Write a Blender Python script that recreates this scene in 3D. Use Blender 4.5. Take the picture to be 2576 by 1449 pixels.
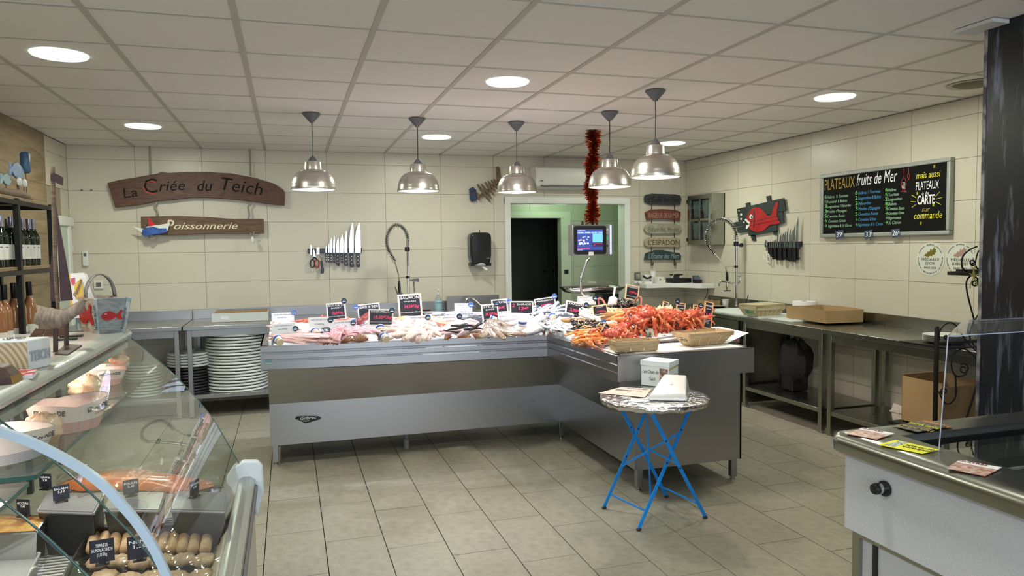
import bpy, bmesh, math, random
from mathutils import Vector, Matrix
random.seed(7)
for o in list(bpy.data.objects): bpy.data.objects.remove(o, do_unlink=True)
SC = bpy.context.scene
COL = SC.collection
H = 2.5326            # ceiling height
XR, XL, YB = 4.631, -1.97, 7.82   # right, left, back wall planes
# ---------------------------------------------------------------- camera
F, CAMZ = 1822.0, 1.52
def _basis():
    pitch, roll, yaw = -0.0564, -0.0125, -0.2991
    cy, sy = math.cos(yaw), math.sin(yaw)
    fw = Vector((-sy, cy, 0)); rt = Vector((cy, sy, 0)); up = Vector((0, 0, 1))
    cp, sp = math.cos(pitch), math.sin(pitch)
    fw2 = fw*cp + up*sp; up2 = up*cp - fw*sp
    cr, sr = math.cos(roll), math.sin(roll)
    return rt*cr + up2*sr, up2*cr - rt*sr, fw2
RT, UP, FW = _basis()
CAM = Vector((0, 0, CAMZ))
cam = bpy.data.cameras.new('camera'); co = bpy.data.objects.new('camera', cam); COL.objects.link(co)
cam.sensor_width = 36.0; cam.lens = F/2576*36.0; cam.clip_start = 0.05
M = Matrix((RT, UP, -FW)).transposed().to_4x4(); M.translation = CAM
co.matrix_world = M
SC.camera = co
# ---------------------------------------------------------------- world, lights, exposure
SC.view_settings.view_transform = 'Standard'; SC.view_settings.look = 'None'
SC.view_settings.gamma = 1.0; SC.view_settings.use_curve_mapping = False
SC.view_settings.exposure = 0.32
wd = bpy.data.worlds.new('world'); SC.world = wd; wd.use_nodes = True
wd.node_tree.nodes['Background'].inputs[0].default_value = (0.8, 0.9, 1, 1)
wd.node_tree.nodes['Background'].inputs[1].default_value = 0.3
def light(kind, name, loc, energy, color, size=0.1, rot=(0, 0, 0), **kw):
    l = bpy.data.lights.new(name, kind); l.energy = energy; l.color = color
    o = bpy.data.objects.new(name, l); COL.objects.link(o); o.location = loc; o.rotation_euler = rot
    if kind == 'AREA':
        l.shape = kw.get('shape', 'RECTANGLE'); l.size = size
        if 'size_y' in kw: l.size_y = kw['size_y']
    else: l.shadow_soft_size = size
    if kind == 'SPOT': l.spot_size = kw['cone']; l.spot_blend = kw['blend']
    return o
# daylight through the shop front behind the photographer
light('AREA', 'shop_front_daylight', (0.6, -2.3, 1.45), 98, (0.80, 0.89, 1.0), 4.6, (math.radians(-90), 0, math.pi), size_y=2.0)
DOWN = [(-1.09, 4.286), (-1.09, 6.542), (1.32, 4.32), (1.33, 6.6), (3.67, 4.216), (3.69, 6.5), (1.32, 2.0), (-1.09, 2.0)]
for (x, y) in DOWN:
    light('AREA', 'downlight_lamp', (x, y, H-0.012), 15, (0.98, 1.0, 0.84), 0.24, (0, 0, 0), shape='DISK')
PEND = [(0.197, 5.66, (0.80, 0.84, 1.0)), (0.993, 5.68, (0.84, 0.86, 1.0)), (1.806, 5.68, (0.95, 0.9, 1.0)),
        (2.361, 5.09, (1.0, 0.78, 0.68)), (2.333, 4.32, (1.0, 0.75, 0.64))]
PENDW = 31
for (x, y, c) in PEND:
    light('SPOT', 'pendant_bulb_light', (x, y, 2.03), PENDW*4.2, c, 0.04, (0, 0, 0), cone=math.radians(112), blend=0.25)
light('AREA', 'case_deck_fill_light', (-0.62, 2.0, 1.08), 2.6, (1.0, 0.93, 0.85), 0.03, (0, 0, 0), size_y=1.2)  # added fill light that brightens the case deck, not a real tube
light('AREA', 'case_tube_light', (-0.60, 1.85, 1.225), 5, (1.0, 0.86, 0.76), 0.03, (0, math.radians(25), 0), size_y=1.4)
light('POINT', 'back_room_light', (3.2, 8.35, 2.1), 8, (0.72, 1.0, 0.66), 0.15)
# ---------------------------------------------------------------- helpers
def ray(px, py): return FW*F + RT*(px-1288) + UP*(724.5-py)
def W(px, py, ax, v):
    """point where the sight line through (px, py) of the survey photo meets a real plane of the shop"""
    d = ray(px, py); i = 'xyz'.index(ax); t = (v-CAM[i])/d[i]
    return CAM + d*t
def WP(pts, ax, v): return [W(x, y, ax, v) for x, y in pts]
def localM(o):
    m = Matrix.Translation(o.location) @ o.rotation_euler.to_matrix().to_4x4() @ Matrix.Diagonal((*o.scale, 1))
    return localM(o.parent) @ m if o.parent else m
class MB:
    def __init__(s): s.v = []; s.f = []
    def add(s, vs, fs):
        n = len(s.v); s.v += [Vector(v) for v in vs]; s.f += [tuple(i+n for i in f) for f in fs]; return s
    def box(s, a, b, R=None, c=None):
        x0, y0, z0 = a; x1, y1, z1 = b
        vs = [Vector(p) for p in ((x0,y0,z0),(x1,y0,z0),(x1,y1,z0),(x0,y1,z0),(x0,y0,z1),(x1,y0,z1),(x1,y1,z1),(x0,y1,z1))]
        if R is not None:
            c = Vector(c) if c is not None else (Vector(a)+Vector(b))/2
            vs = [R@(v-c)+c for v in vs]
        return s.add(vs, [(0,3,2,1),(4,5,6,7),(0,1,5,4),(1,2,6,5),(2,3,7,6),(3,0,4,7)])
    def prism(s, pts, d):
        """closed outline pts (3D) extruded by vector d"""
        n = len(pts); d = Vector(d); P = [Vector(p) for p in pts]
        nr = Vector((0, 0, 0))
        for i in range(n): nr += P[i].cross(P[(i+1) % n])
        if nr.dot(d) > 0: P.reverse()
        return s.add(P+[p+d for p in P], [tuple(range(n)), tuple(range(2*n-1, n-1, -1))]+[(i, i+n, (i+1) % n+n, (i+1) % n) for i in range(n)])
    def loft(s, rings, cap=True, closed=True):
        n = len(rings[0]); base = len(s.v); s.v += [Vector(p) for r in rings for p in r]
        m = n if closed else n-1
        for k in range(len(rings)-1):
            for i in range(m):
                a = base+k*n+i; b = base+k*n+(i+1) % n
                s.f.append((a, b, b+n, a+n))
        if cap and closed:
            s.f.append(tuple(base+i for i in range(n-1, -1, -1)))
            s.f.append(tuple(base+(len(rings)-1)*n+i for i in range(n)))
        return s
    def lathe(s, prof, c=(0,0,0), n=24, axis='z', cap=True):
        c = Vector(c); rings = []
        for r, h in prof:
            ring = []
            for i in range(n):
                a = 2*math.pi*i/n; u, w = r*math.cos(a), r*math.sin(a)
                p = (u, w, h) if axis == 'z' else ((h, u, w) if axis == 'x' else (w, h, u))
                ring.append(c+Vector(p))
            rings.append(ring)
        return s.loft(rings, cap)
    def tube(s, path, r, n=8, cap=True):
        P = [Vector(p) for p in path]; rs = r if isinstance(r, (list, tuple)) else [r]*len(P)
        rings = []; t0 = (P[1]-P[0]).normalized()
        u = t0.orthogonal().normalized()
        for i, p in enumerate(P):
            if i == 0: t = P[1]-P[0]
            elif i == len(P)-1: t = P[-1]-P[-2]
            else: t = (P[i+1]-P[i]).normalized()+(P[i]-P[i-1]).normalized()
            t = t.normalized() if t.length > 1e-9 else t0
            u = (u-t*u.dot(t)); u = u.normalized() if u.length > 1e-6 else t.orthogonal().normalized()
            w = t.cross(u)
            rings.append([p+(u*math.cos(2*math.pi*k/n)+w*math.sin(2*math.pi*k/n))*rs[i] for k in range(n)])
        return s.loft(rings, cap)
    def ellip(s, c, r, nu=12, nv=8, R=None, fn=None):
        c = Vector(c); rings = []
        for j in range(1, nv):
            t = math.pi*j/nv; ring = []
            for i in range(nu):
                a = 2*math.pi*i/nu
                v = Vector((r[0]*math.sin(t)*math.cos(a), r[1]*math.sin(t)*math.sin(a), -r[2]*math.cos(t)))
                if fn: v = fn(v, a, t)
                if R is not None: v = R@v
                ring.append(c+v)
            rings.append(ring)
        return s.loft(rings)
    def grid(s, fn, nu, nv):
        b = len(s.v); s.v += [Vector(fn(i/nu, j/nv)) for j in range(nv+1) for i in range(nu+1)]
        for j in range(nv):
            for i in range(nu):
                a = b+j*(nu+1)+i; s.f.append((a, a+1, a+nu+2, a+nu+1))
        return s
    def build(s, name, m, parent=None, world=True, bevel=0, smooth=True, sharp=0.6, solid=0, fix=False):
        vs = s.v
        if parent is not None and world:
            inv = localM(parent).inverted(); vs = [inv@v for v in vs]
        me = bpy.data.meshes.new(name); me.from_pydata([tuple(v) for v in vs], [], s.f)
        if fix:
            bm = bmesh.new(); bm.from_mesh(me); bmesh.ops.recalc_face_normals(bm, faces=bm.faces); bm.to_mesh(me); bm.free()
        if smooth:
            me.polygons.foreach_set('use_smooth', [True]*len(me.polygons))
            me.set_sharp_from_angle(angle=sharp)
        me.materials.append(m); me.update()
        o = bpy.data.objects.new(name, me); COL.objects.link(o); o.parent = parent
        if bevel:
            b = o.modifiers.new('bevel', 'BEVEL'); b.width = bevel; b.segments = 2; b.limit_method = 'ANGLE'
        if solid:
            b = o.modifiers.new('solidify', 'SOLIDIFY'); b.thickness = solid
        return o
def thing(name, label, cat, loc=(0,0,0), rz=0, group=None):
    o = bpy.data.objects.new(name, None); COL.objects.link(o); o.empty_display_size = 0.05
    o.location = loc; o.rotation_euler = (0, 0, rz); o['label'] = label; o['category'] = cat
    if group: o['group'] = group
    return o
def tag(o, label, cat, group=None, kind=None):
    o['label'] = label; o['category'] = cat
    if group: o['group'] = group
    if kind: o['kind'] = kind
    return o
def struct(o, label=None):
    o['kind'] = 'structure'
    if label: o['label'] = label
    return o
KIDS = {}
def copy_tree(o, parent=None):
    c = o.copy(); COL.objects.link(c); c.parent = parent
    for ch in list(o.children): copy_tree(ch, c)
    return c
def relabel(o, label=None, group=None):
    if label: o['label'] = label
    if group: o['group'] = group
    return o
def copy_mesh_obj(o, loc, parent, rot=None):
    c = o.copy(); COL.objects.link(c); c.parent = parent; c.location = loc
    if rot: c.rotation_euler = rot
    return c
def rotM(x=0, y=0, z=0): return Matrix.Rotation(z, 3, 'Z')@Matrix.Rotation(y, 3, 'Y')@Matrix.Rotation(x, 3, 'X')
def spline(pts, n=6):
    P = [Vector(p) for p in pts]; out = []
    for i in range(len(P)-1):
        a = P[max(i-1, 0)]; b = P[i]; c = P[i+1]; d = P[min(i+2, len(P)-1)]
        for k in range(n):
            t = k/n
            out.append(0.5*((2*b)+(c-a)*t+(2*a-5*b+4*c-d)*t*t+(3*b-a-3*c+d)*t**3))
    out.append(P[-1]); return out
# ---------------------------------------------------------------- text
TEXTS = []
def text(s, origin, right, up, size, m, parent=None, width=None, align='LEFT', shear=0.0, bold=0.0, name='lettering', height=None, space=None):
    cu = bpy.data.curves.new(name, 'FONT'); cu.body = s; cu.size = size; cu.align_x = align; cu.shear = shear
    cu.extrude = 0.0004; cu.offset = bold; cu.resolution_u = 2
    if space: cu.space_line = space
    cu.materials.append(m)
    o = bpy.data.objects.new(name, cu); COL.objects.link(o)
    r = Vector(right).normalized(); u = Vector(up); u = (u-r*u.dot(r)).normalized(); n = r.cross(u)
    mm = Matrix((r, u, n)).transposed().to_4x4(); mm.translation = Vector(origin)+n*0.0008
    if parent is not None:
        o.parent = parent; mm = localM(parent).inverted()@mm
    o.matrix_basis = mm
    if width: TEXTS.append((o, width, height))
    return o
def text_local(s, parent, x, z, size, m, width=None, align='CENTER', shear=0.0, bold=0.0, y=0.0, height=None, space=None):
    """lettering on a card whose face looks along local -y"""
    cu = bpy.data.curves.new('lettering', 'FONT'); cu.body = s; cu.size = size; cu.align_x = align; cu.shear = shear
    cu.extrude = 0.0003; cu.offset = bold; cu.resolution_u = 2
    if space: cu.space_line = space
    cu.materials.append(m)
    o = bpy.data.objects.new('lettering', cu); COL.objects.link(o); o.parent = parent
    o.location = (x, y-0.0008, z); o.rotation_euler = (math.pi/2, 0, 0)
    if width: TEXTS.append((o, width, height))
    return o
def fit_texts():
    bpy.context.view_layer.update()
    dg = bpy.context.evaluated_depsgraph_get()
    SH = {}
    for o in bpy.data.objects:
        if o.type == 'FONT': SH.setdefault(o.data.name, []).append(o)
    for o, w, h in TEXTS:
        ev = o.evaluated_get(dg); bb = ev.bound_box
        dx = max(b[0] for b in bb)-min(b[0] for b in bb); dy = max(b[1] for b in bb)-min(b[1] for b in bb)
        if dx > 1e-6:
            sx = w/dx; sy = (h/dy) if (h and dy > 1e-6) else 1.0
            for q in (SH.get(o.data.name) or [o]): q.scale = (q.scale[0]*sx, q.scale[1]*sy, q.scale[2])
    for o in [o for o in bpy.data.objects if o.type == 'FONT']:
        me = bpy.data.meshes.new_from_object(o.evaluated_get(dg))
        n = bpy.data.objects.new('lettering', me); COL.objects.link(n)
        n.parent = o.parent; n.matrix_basis = o.matrix_basis.copy()
        cu = o.data; bpy.data.objects.remove(o)
        if cu.users == 0: bpy.data.curves.remove(cu)
# ---------------------------------------------------------------- materials
def mat(name, col, rough=0.5, metal=0.0, noise=None, bump=None, spec=0.5, emit=None, trans=0.0, alpha=1.0, coat=0.0, ior=1.45, sss=0.0, stretch=None):
    """noise=(scale, colour2, low, high); bump=(scale, strength)"""
    m = bpy.data.materials.new(name); m.use_nodes = True; nt = m.node_tree; b = nt.nodes['Principled BSDF']
    b.inputs['Base Color'].default_value = (*col, 1); b.inputs['Roughness'].default_value = rough
    b.inputs['Metallic'].default_value = metal; b.inputs['Specular IOR Level'].default_value = spec
    b.inputs['Transmission Weight'].default_value = trans; b.inputs['IOR'].default_value = ior
    b.inputs['Coat Weight'].default_value = coat
    if sss: b.inputs['Subsurface Weight'].default_value = sss; b.inputs['Subsurface Radius'].default_value = (0.01, 0.005, 0.004)
    if emit: b.inputs['Emission Color'].default_value = (*emit[0], 1); b.inputs['Emission Strength'].default_value = emit[1]
    if noise or bump:
        tc = nt.nodes.new('ShaderNodeTexCoord'); mp = nt.nodes.new('ShaderNodeMapping')
        nt.links.new(tc.outputs['Object'], mp.inputs[0])
        if stretch: mp.inputs['Scale'].default_value = stretch
    if noise:
        n = nt.nodes.new('ShaderNodeTexNoise'); n.inputs['Scale'].default_value = noise[0]; n.inputs['Detail'].default_value = 4
        nt.links.new(mp.outputs[0], n.inputs['Vector'])
        r = nt.nodes.new('ShaderNodeValToRGB'); r.color_ramp.elements[0].position = noise[2]; r.color_ramp.elements[1].position = noise[3]
        r.color_ramp.elements[0].color = (*col, 1); r.color_ramp.elements[1].color = (*noise[1], 1)
        nt.links.new(n.outputs['Fac'], r.inputs[0]); nt.links.new(r.outputs[0], b.inputs['Base Color'])
    if bump:
        n2 = nt.nodes.new('ShaderNodeTexNoise'); n2.inputs['Scale'].default_value = bump[0]; n2.inputs['Detail'].default_value = 3
        nt.links.new(mp.outputs[0], n2.inputs['Vector'])
        bn = nt.nodes.new('ShaderNodeBump'); bn.inputs['Strength'].default_value = bump[1]; bn.inputs['Distance'].default_value = 0.002
        nt.links.new(n2.outputs['Fac'], bn.inputs['Height']); nt.links.new(bn.outputs[0], b.inputs['Normal'])
    return m
def wood(name, c1, c2, scale=8, rough=0.6, stretch=(1, 1, 8), dist=3.0):
    m = bpy.data.materials.new(name); m.use_nodes = True; nt = m.node_tree; b = nt.nodes['Principled BSDF']
    b.inputs['Roughness'].default_value = rough
    tc = nt.nodes.new('ShaderNodeTexCoord'); mp = nt.nodes.new('ShaderNodeMapping'); nt.links.new(tc.outputs['Object'], mp.inputs[0])
    mp.inputs['Scale'].default_value = stretch
    n = nt.nodes.new('ShaderNodeTexNoise'); n.inputs['Scale'].default_value = scale; n.inputs['Detail'].default_value = 6; n.inputs['Distortion'].default_value = dist
    nt.links.new(mp.outputs[0], n.inputs['Vector'])
    r = nt.nodes.new('ShaderNodeValToRGB'); r.color_ramp.elements[0].position = 0.35; r.color_ramp.elements[1].position = 0.65
    r.color_ramp.elements[0].color = (*c1, 1); r.color_ramp.elements[1].color = (*c2, 1)
    nt.links.new(n.outputs['Fac'], r.inputs[0]); nt.links.new(r.outputs[0], b.inputs['Base Color'])
    bn = nt.nodes.new('ShaderNodeBump'); bn.inputs['Strength'].default_value = 0.25; bn.inputs['Distance'].default_value = 0.003
    nt.links.new(n.outputs['Fac'], bn.inputs['Height']); nt.links.new(bn.outputs[0], b.inputs['Normal'])
    return m
def glassmat(name, col=(0.9, 1, 0.95), rough=0.0, tint=0.85, ior=1.5):
    """thin clear sheet: fresnel reflection over see-through"""
    m = bpy.data.materials.new(name); m.use_nodes = True; nt = m.node_tree
    for n in list(nt.nodes): nt.nodes.remove(n)
    out = nt.nodes.new('ShaderNodeOutputMaterial'); mix = nt.nodes.new('ShaderNodeMixShader')
    f0 = ((ior-1)/(ior+1))**2
    lw = nt.nodes.new('ShaderNodeLayerWeight'); lw.inputs['Blend'].default_value = 0.5
    pw = nt.nodes.new('ShaderNodeMath'); pw.operation = 'POWER'; nt.links.new(lw.outputs['Facing'], pw.inputs[0]); pw.inputs[1].default_value = 5.0
    fr = nt.nodes.new('ShaderNodeMath'); fr.operation = 'MULTIPLY_ADD'; nt.links.new(pw.outputs[0], fr.inputs[0]); fr.inputs[1].default_value = 1-f0; fr.inputs[2].default_value = f0
    tr = nt.nodes.new('ShaderNodeBsdfTransparent'); tr.inputs[0].default_value = (col[0]*tint, col[1]*tint, col[2]*tint, 1)
    gl = nt.nodes.new('ShaderNodeBsdfGlossy'); gl.inputs['Roughness'].default_value = rough; gl.inputs[0].default_value = (1, 1, 1, 1)
    nt.links.new(fr.outputs[0], mix.inputs[0]); nt.links.new(tr.outputs[0], mix.inputs[1]); nt.links.new(gl.outputs[0], mix.inputs[2])
    nt.links.new(mix.outputs[0], out.inputs[0]); return m
def plain(name, col, rough=0.6, **k): return mat(name, col, rough, **k)
m_tile = mat('cream_wall_tile', (0.60, 0.56, 0.46), 0.32, noise=(1.3, (0.63, 0.585, 0.485), 0.3, 0.7), bump=(30, 0.04))
m_grout = mat('wall_grout', (0.36, 0.31, 0.22), 0.9)
m_ftile = mat('floor_tile', (0.255, 0.237, 0.182), 0.42, noise=(22, (0.335, 0.312, 0.245), 0.3, 0.72), bump=(60, 0.15))
m_fgrout = mat('floor_grout', (0.06, 0.06, 0.055), 0.9)
m_ceil = mat('ceiling_panel', (0.76, 0.735, 0.70), 0.9, noise=(160, (0.79, 0.765, 0.73), 0.3, 0.7), bump=(300, 0.1))
m_rail = mat('ceiling_rail', (0.50, 0.475, 0.43), 0.6)
m_plaster = mat('plaster', (0.55, 0.56, 0.54), 0.8)
m_white = mat('white_paint', (0.74, 0.75, 0.72), 0.4)
m_offwhite = mat('off_white_plastic', (0.72, 0.71, 0.66), 0.35)
m_black = mat('black_plastic', (0.012, 0.012, 0.014), 0.3)
m_blackmat = mat('black_rubber', (0.02, 0.02, 0.02), 0.7)
def steel(name, col=(0.52, 0.53, 0.56), rough=0.34, stretch=(1, 1, 30), amt=0.12):
    m = bpy.data.materials.new(name); m.use_nodes = True; nt = m.node_tree; b = nt.nodes['Principled BSDF']
    b.inputs['Base Color'].default_value = (*col, 1); b.inputs['Metallic'].default_value = 1.0
    tc = nt.nodes.new('ShaderNodeTexCoord'); mp = nt.nodes.new('ShaderNodeMapping'); nt.links.new(tc.outputs['Object'], mp.inputs[0])
    mp.inputs['Scale'].default_value = stretch
    n = nt.nodes.new('ShaderNodeTexNoise'); n.inputs['Scale'].default_value = 6; n.inputs['Detail'].default_value = 5
    nt.links.new(mp.outputs[0], n.inputs['Vector'])
    mr = nt.nodes.new('ShaderNodeMapRange'); mr.inputs['To Min'].default_value = rough-amt/2; mr.inputs['To Max'].default_value = rough+amt/2
    nt.links.new(n.outputs['Fac'], mr.inputs['Value']); nt.links.new(mr.outputs[0], b.inputs['Roughness'])
    return m
m_steel = steel('brushed_steel', (0.40, 0.405, 0.425), 0.33)
m_steel_d = steel('worktop_steel', (0.33, 0.34, 0.30), 0.27, (1, 1, 1), 0.04)
m_chrome = mat('chrome', (0.62, 0.62, 0.62), 0.14, 1.0)
m_alu = mat('spun_aluminium', (0.66, 0.63, 0.59), 0.30, 1.0, bump=None)
m_grey = mat('grey_plastic', (0.13, 0.13, 0.14), 0.5)
m_ink_w = mat('white_chalk', (0.9, 0.9, 0.92), 0.8)
m_ink_k = mat('black_ink', (0.05, 0.05, 0.07), 0.6)
m_ink_b = mat('blue_black_ink', (0.12, 0.13, 0.22), 0.6)
m_pink = mat('pink_chalk', (0.85, 0.06, 0.16), 0.7)
m_chalk = mat('blackboard', (0.014, 0.016, 0.028), 0.45)
m_paper = mat('white_card', (0.80, 0.81, 0.86), 0.5)
m_paper2 = mat('white_paper', (0.80, 0.80, 0.80), 0.7)
# ================================================================ ROOM
# floor ----------------------------------------------------------
fl = struct(MB().box((XL-0.1, -2.6, -0.10), (XR+0.1, 9.9, -0.012)).build('floor', m_fgrout, smooth=False))
FWD, FLN = 0.297, 0.5572
tm = MB().box((0.0024, 0.002, -0.012), (FWD-0.0024, FLN-0.002, 0)).build('tile', m_ftile, fl, world=False, smooth=False)
first = True
for c in range(-3, 17):
    x = -0.1547+FWD*c
    s = 4.5547-0.1857*((c) % 3)
    n0 = int(math.floor((s-7.83)/FLN)); k = 0
    y = s-FLN*n0
    while y > 1.3:
        if y-FLN < 7.80 and x+FWD < XR+0.3:
            if first: o = tm; first = False
            else: o = tm.copy(); COL.objects.link(o)
            o.parent = fl; o.location = (x, y-FLN, random.uniform(-0.0005, 0.0003))
        y -= FLN
MB().box((XL, -2.6, -0.011), (XR, 1.2, -0.001)).build('tile_bed', m_ftile, fl, smooth=False)
MB().box((XL, 1.2, -0.011), (-1.05, 7.82, -0.001)).build('tile_bed', m_ftile, fl, smooth=False)
# walls ----------------------------------------------------------
Z0 = 2.406; TW, TH = 0.6, 0.3; G = 0.0015
DX0, DX1, DZ = 2.40, 3.815, 2.015        # doorway
bw = MB()
bw.box((XL-0.15, YB+0.008, 0), (DX0, YB+0.16, H)); bw.box((DX1, YB+0.008, 0), (XR+0.15, YB+0.16, H)); bw.box((DX0, YB+0.008, DZ), (DX1, YB+0.16, H))
wall_back = struct(bw.build('wall_back', m_grout, smooth=False))
def tile_piece(parent, name, a, b, cache={}):
    key = (parent.name, tuple(round(b[i]-a[i], 4) for i in range(3)))
    if key in cache:
        o = cache[key].copy(); COL.objects.link(o); o.parent = parent; o.location = a
    else:
        d = [b[i]-a[i] for i in range(3)]
        o = MB().box((0, 0, 0), d).build(name, m_tile, parent, world=False, smooth=False); o.location = a; cache[key] = o
    return o
zs = [H, Z0]+[Z0-TH*k for k in range(1, 9)]+[0.0]
zs = [z for i, z in enumerate(zs) if i == 0 or zs[i-1]-z > 0.01]
xs = [XL]+[-1.9896+TW*i for i in range(1, 12)]+[XR]
xs = [x for i, x in enumerate(xs) if x <= XR+1e-6 and (i == 0 or x-xs[i-1] > 0.01)]
for j in range(len(zs)-1):
    zt, zb = zs[j]-G, zs[j+1]+G
    for i in range(len(xs)-1):
        a, b = xs[i]+G, xs[i+1]-G
        rects = [(a, b, zb, zt)]
        if a < DX1 and b > DX0 and zb < DZ:
            rects = []
            if a < DX0: rects.append((a, DX0, zb, zt))
            if b > DX1: rects.append((DX1, b, zb, zt))
            if zt > DZ+0.02: rects.append((max(a, DX0), min(b, DX1), DZ, zt))
        for (p, q, r, t) in rects:
            if q-p > 0.01: tile_piece(wall_back, 'tile', (p, YB, r), (q, YB+0.0085, t))
wall_right = struct(MB().box((XR+0.008, 2.6, 0), (XR+0.16, YB, H)).build('wall_right', m_grout, smooth=False))
ys = [YB]+[YB-1.0762-0.564*i for i in range(-1, 9)]
ys = [y for i, y in enumerate(ys) if i == 0 or ys[i-1]-y > 0.01]
ys = [y for y in ys if y > 2.55]+[2.6] if ys[-1] < 2.6 else ys+[2.6]
zr = [H, 2.414]+[2.414-TH*k for k in range(1, 9)]+[0.0]
for j in range(len(zr)-1):
    for i in range(len(ys)-1):
        if ys[i]-ys[i+1] < 0.02: continue
        tile_piece(wall_right, 'tile', (XR, ys[i+1]+G, zr[j+1]+G), (XR+0.0085, ys[i]-G, zr[j]-G))
wall_left = struct(MB().box((XL-0.16, -2.6, 0), (XL-0.008, YB, H)).build('wall_left', m_grout, smooth=False))
for j in range(len(zs)-1):
    for (p, q) in ((7.10+G, 7.60-G), (7.60+G, YB-G)):
        if zs[j+1] < 1.85 and p < 7.3 : continue
        if zs[j+1] < 1.75: continue
        tile_piece(wall_left, 'tile', (XL-0.0085, p, zs[j+1]+G), (XL, q, zs[j]-G))
MB().box((XL-0.008, -2.6, 0), (XL, 3.0, H)).build('plaster_face', m_plaster, wall_left, smooth=False)
MB().box((XL-0.008, 7.1, 0), (XL, 7.82, 1.75)).build('plaster_face', m_tile, wall_left, smooth=False)
m_panel = wood('pale_oak_panel', (0.16, 0.115, 0.06), (0.27, 0.20, 0.115), 3.0, 0.5, (1, 0.6, 5), 1.0)
pn = struct(MB().box((XL, 3.0, 0), (XL+0.015, 7.1, H)).build('trim_1', m_grout, smooth=False))
for k, (z0, z1) in enumerate([(0, .42), (.42, .84), (.84, 1.26), (1.26, 1.68), (1.68, 2.10), (2.10, H)]):
    MB().box((XL+0.016, 3.0, z0+.001), (XL+0.02, 7.1, z1-.001)).build('panel', m_panel, pn, smooth=False)
# left wall doorway (pale frame seen behind the boat sculpture)
dl = struct(MB().box((XL, 7.12, 1.765), (XL+0.05, 7.78, 1.85)).build('door_1', m_white, bevel=.004))
MB().box((XL, 7.12, 0), (XL+0.03, 7.62, 1.765)).build('door_leaf', mat('pale_green_paint', (0.52, 0.58, 0.50), .4), dl)
MB().box((XL, 7.62, 0), (XL+0.045, 7.70, 1.765)).build('door_post', m_white, dl)
tk = thing('cable_trunking', 'short white cable cover running down the left corner behind the wooden boat', 'trunking', (XL+.02, 7.76, 1.0))
MB().box((XL+.002, 7.74, 1.0), (XL+.02, 7.765, 1.7)).build('cover', m_white, tk); MB().box((XL+.002, 7.73, 1.52), (XL+.035, 7.79, 1.60)).build('junction_box', m_white, tk, bevel=.004)
wf = struct(MB().box((XL-0.15, -2.75, 0), (XR+0.15, -2.6, H)).build('wall_front', m_plaster, smooth=False))
# black painted wall beside the freezer
def paint_black():
    m = bpy.data.materials.new('streaked_black_paint'); m.use_nodes = True; nt = m.node_tree; b = nt.nodes['Principled BSDF']
    tc = nt.nodes.new('ShaderNodeTexCoord'); mp = nt.nodes.new('ShaderNodeMapping'); nt.links.new(tc.outputs['Object'], mp.inputs[0])
    mp.inputs['Scale'].default_value = (1, 13, 1.5)
    n = nt.nodes.new('ShaderNodeTexNoise'); n.inputs['Scale'].default_value = 1.6; n.inputs['Detail'].default_value = 7; n.inputs['Roughness'].default_value = .65
    nt.links.new(mp.outputs[0], n.inputs['Vector'])
    r = nt.nodes.new('ShaderNodeValToRGB'); e = r.color_ramp.elements
    e[0].position = .53; e[0].color = (0.006, 0.007, 0.011, 1); e[1].position = .68; e[1].color = (0.17, 0.18, 0.24, 1)
    nt.links.new(n.outputs['Fac'], r.inputs[0]); nt.links.new(r.outputs[0], b.inputs['Base Color'])
    b.inputs['Roughness'].default_value = .33; return m
XP = 3.183
wb = struct(MB().box((XP, -2.6, 0), (XP+0.12, 2.66, H)).build('wall_black', paint_black(), smooth=False))
MB().box((XP-0.003, 2.655, 0), (XP+0.002, 2.672, H-0.001)).build('edge_strip', mat('worn_paint_edge', (0.35, 0.34, 0.33), .6, noise=(14, (0.08, 0.08, 0.1), .4, .6)), wb)
struct(MB().box((XP+0.12, 2.5, 0), (XR+0.15, 2.6, H)).build('wall_side', m_plaster, smooth=False))
MB().box((XP-0.10, 2.55, H-0.018), (XP+0.02, 2.75, H-0.001)).build('trim_2', m_plaster)['kind'] = 'structure'
# ceiling ----------------------------------------------------------
ce = struct(MB().box((XL-0.15, -2.75, H+0.02), (XR+0.15, YB+0.2, H+0.06)).build('ceiling', m_plaster, smooth=False))
cxs = [XL]+[-1.9916+0.6004*i for i in range(1, 12)]+[XR]
cxs = [x for x in cxs if x <= XR]
cys = [YB]+[YB-0.4472-0.5602*j for j in range(0, 13)]
panel_cache = {}
def hole_panel(x0, x1, y0, y1, cx, cy, r, n=24):
    mb = MB(); inner = []; outer = []
    for i in range(n):
        a = 2*math.pi*i/n; dx, dy = math.cos(a), math.sin(a)
        inner.append((cx+r*dx, cy+r*dy))
        t = min((x1-cx)/dx if dx > 1e-9 else ((x0-cx)/dx if dx < -1e-9 else 9e9), (y1-cy)/dy if dy > 1e-9 else ((y0-cy)/dy if dy < -1e-9 else 9e9))
        outer.append([cx+t*dx, cy+t*dy])
    for X in (x0, x1):
        for Y in (y0, y1):
            i = min(range(n), key=lambda k: (outer[k][0]-X)**2+(outer[k][1]-Y)**2); outer[i] = [X, Y]
    vs = [(*p, H+0.004) for p in inner]+[(*p, H+0.004) for p in outer]+[(*p, H+0.02) for p in inner]
    fs = [(i, (i+1) % n, (i+1) % n+n, i+n) for i in range(n)]+[(i, i+2*n, (i+1) % n+2*n, (i+1) % n) for i in range(n)]
    return mb.add(vs, fs)
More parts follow.
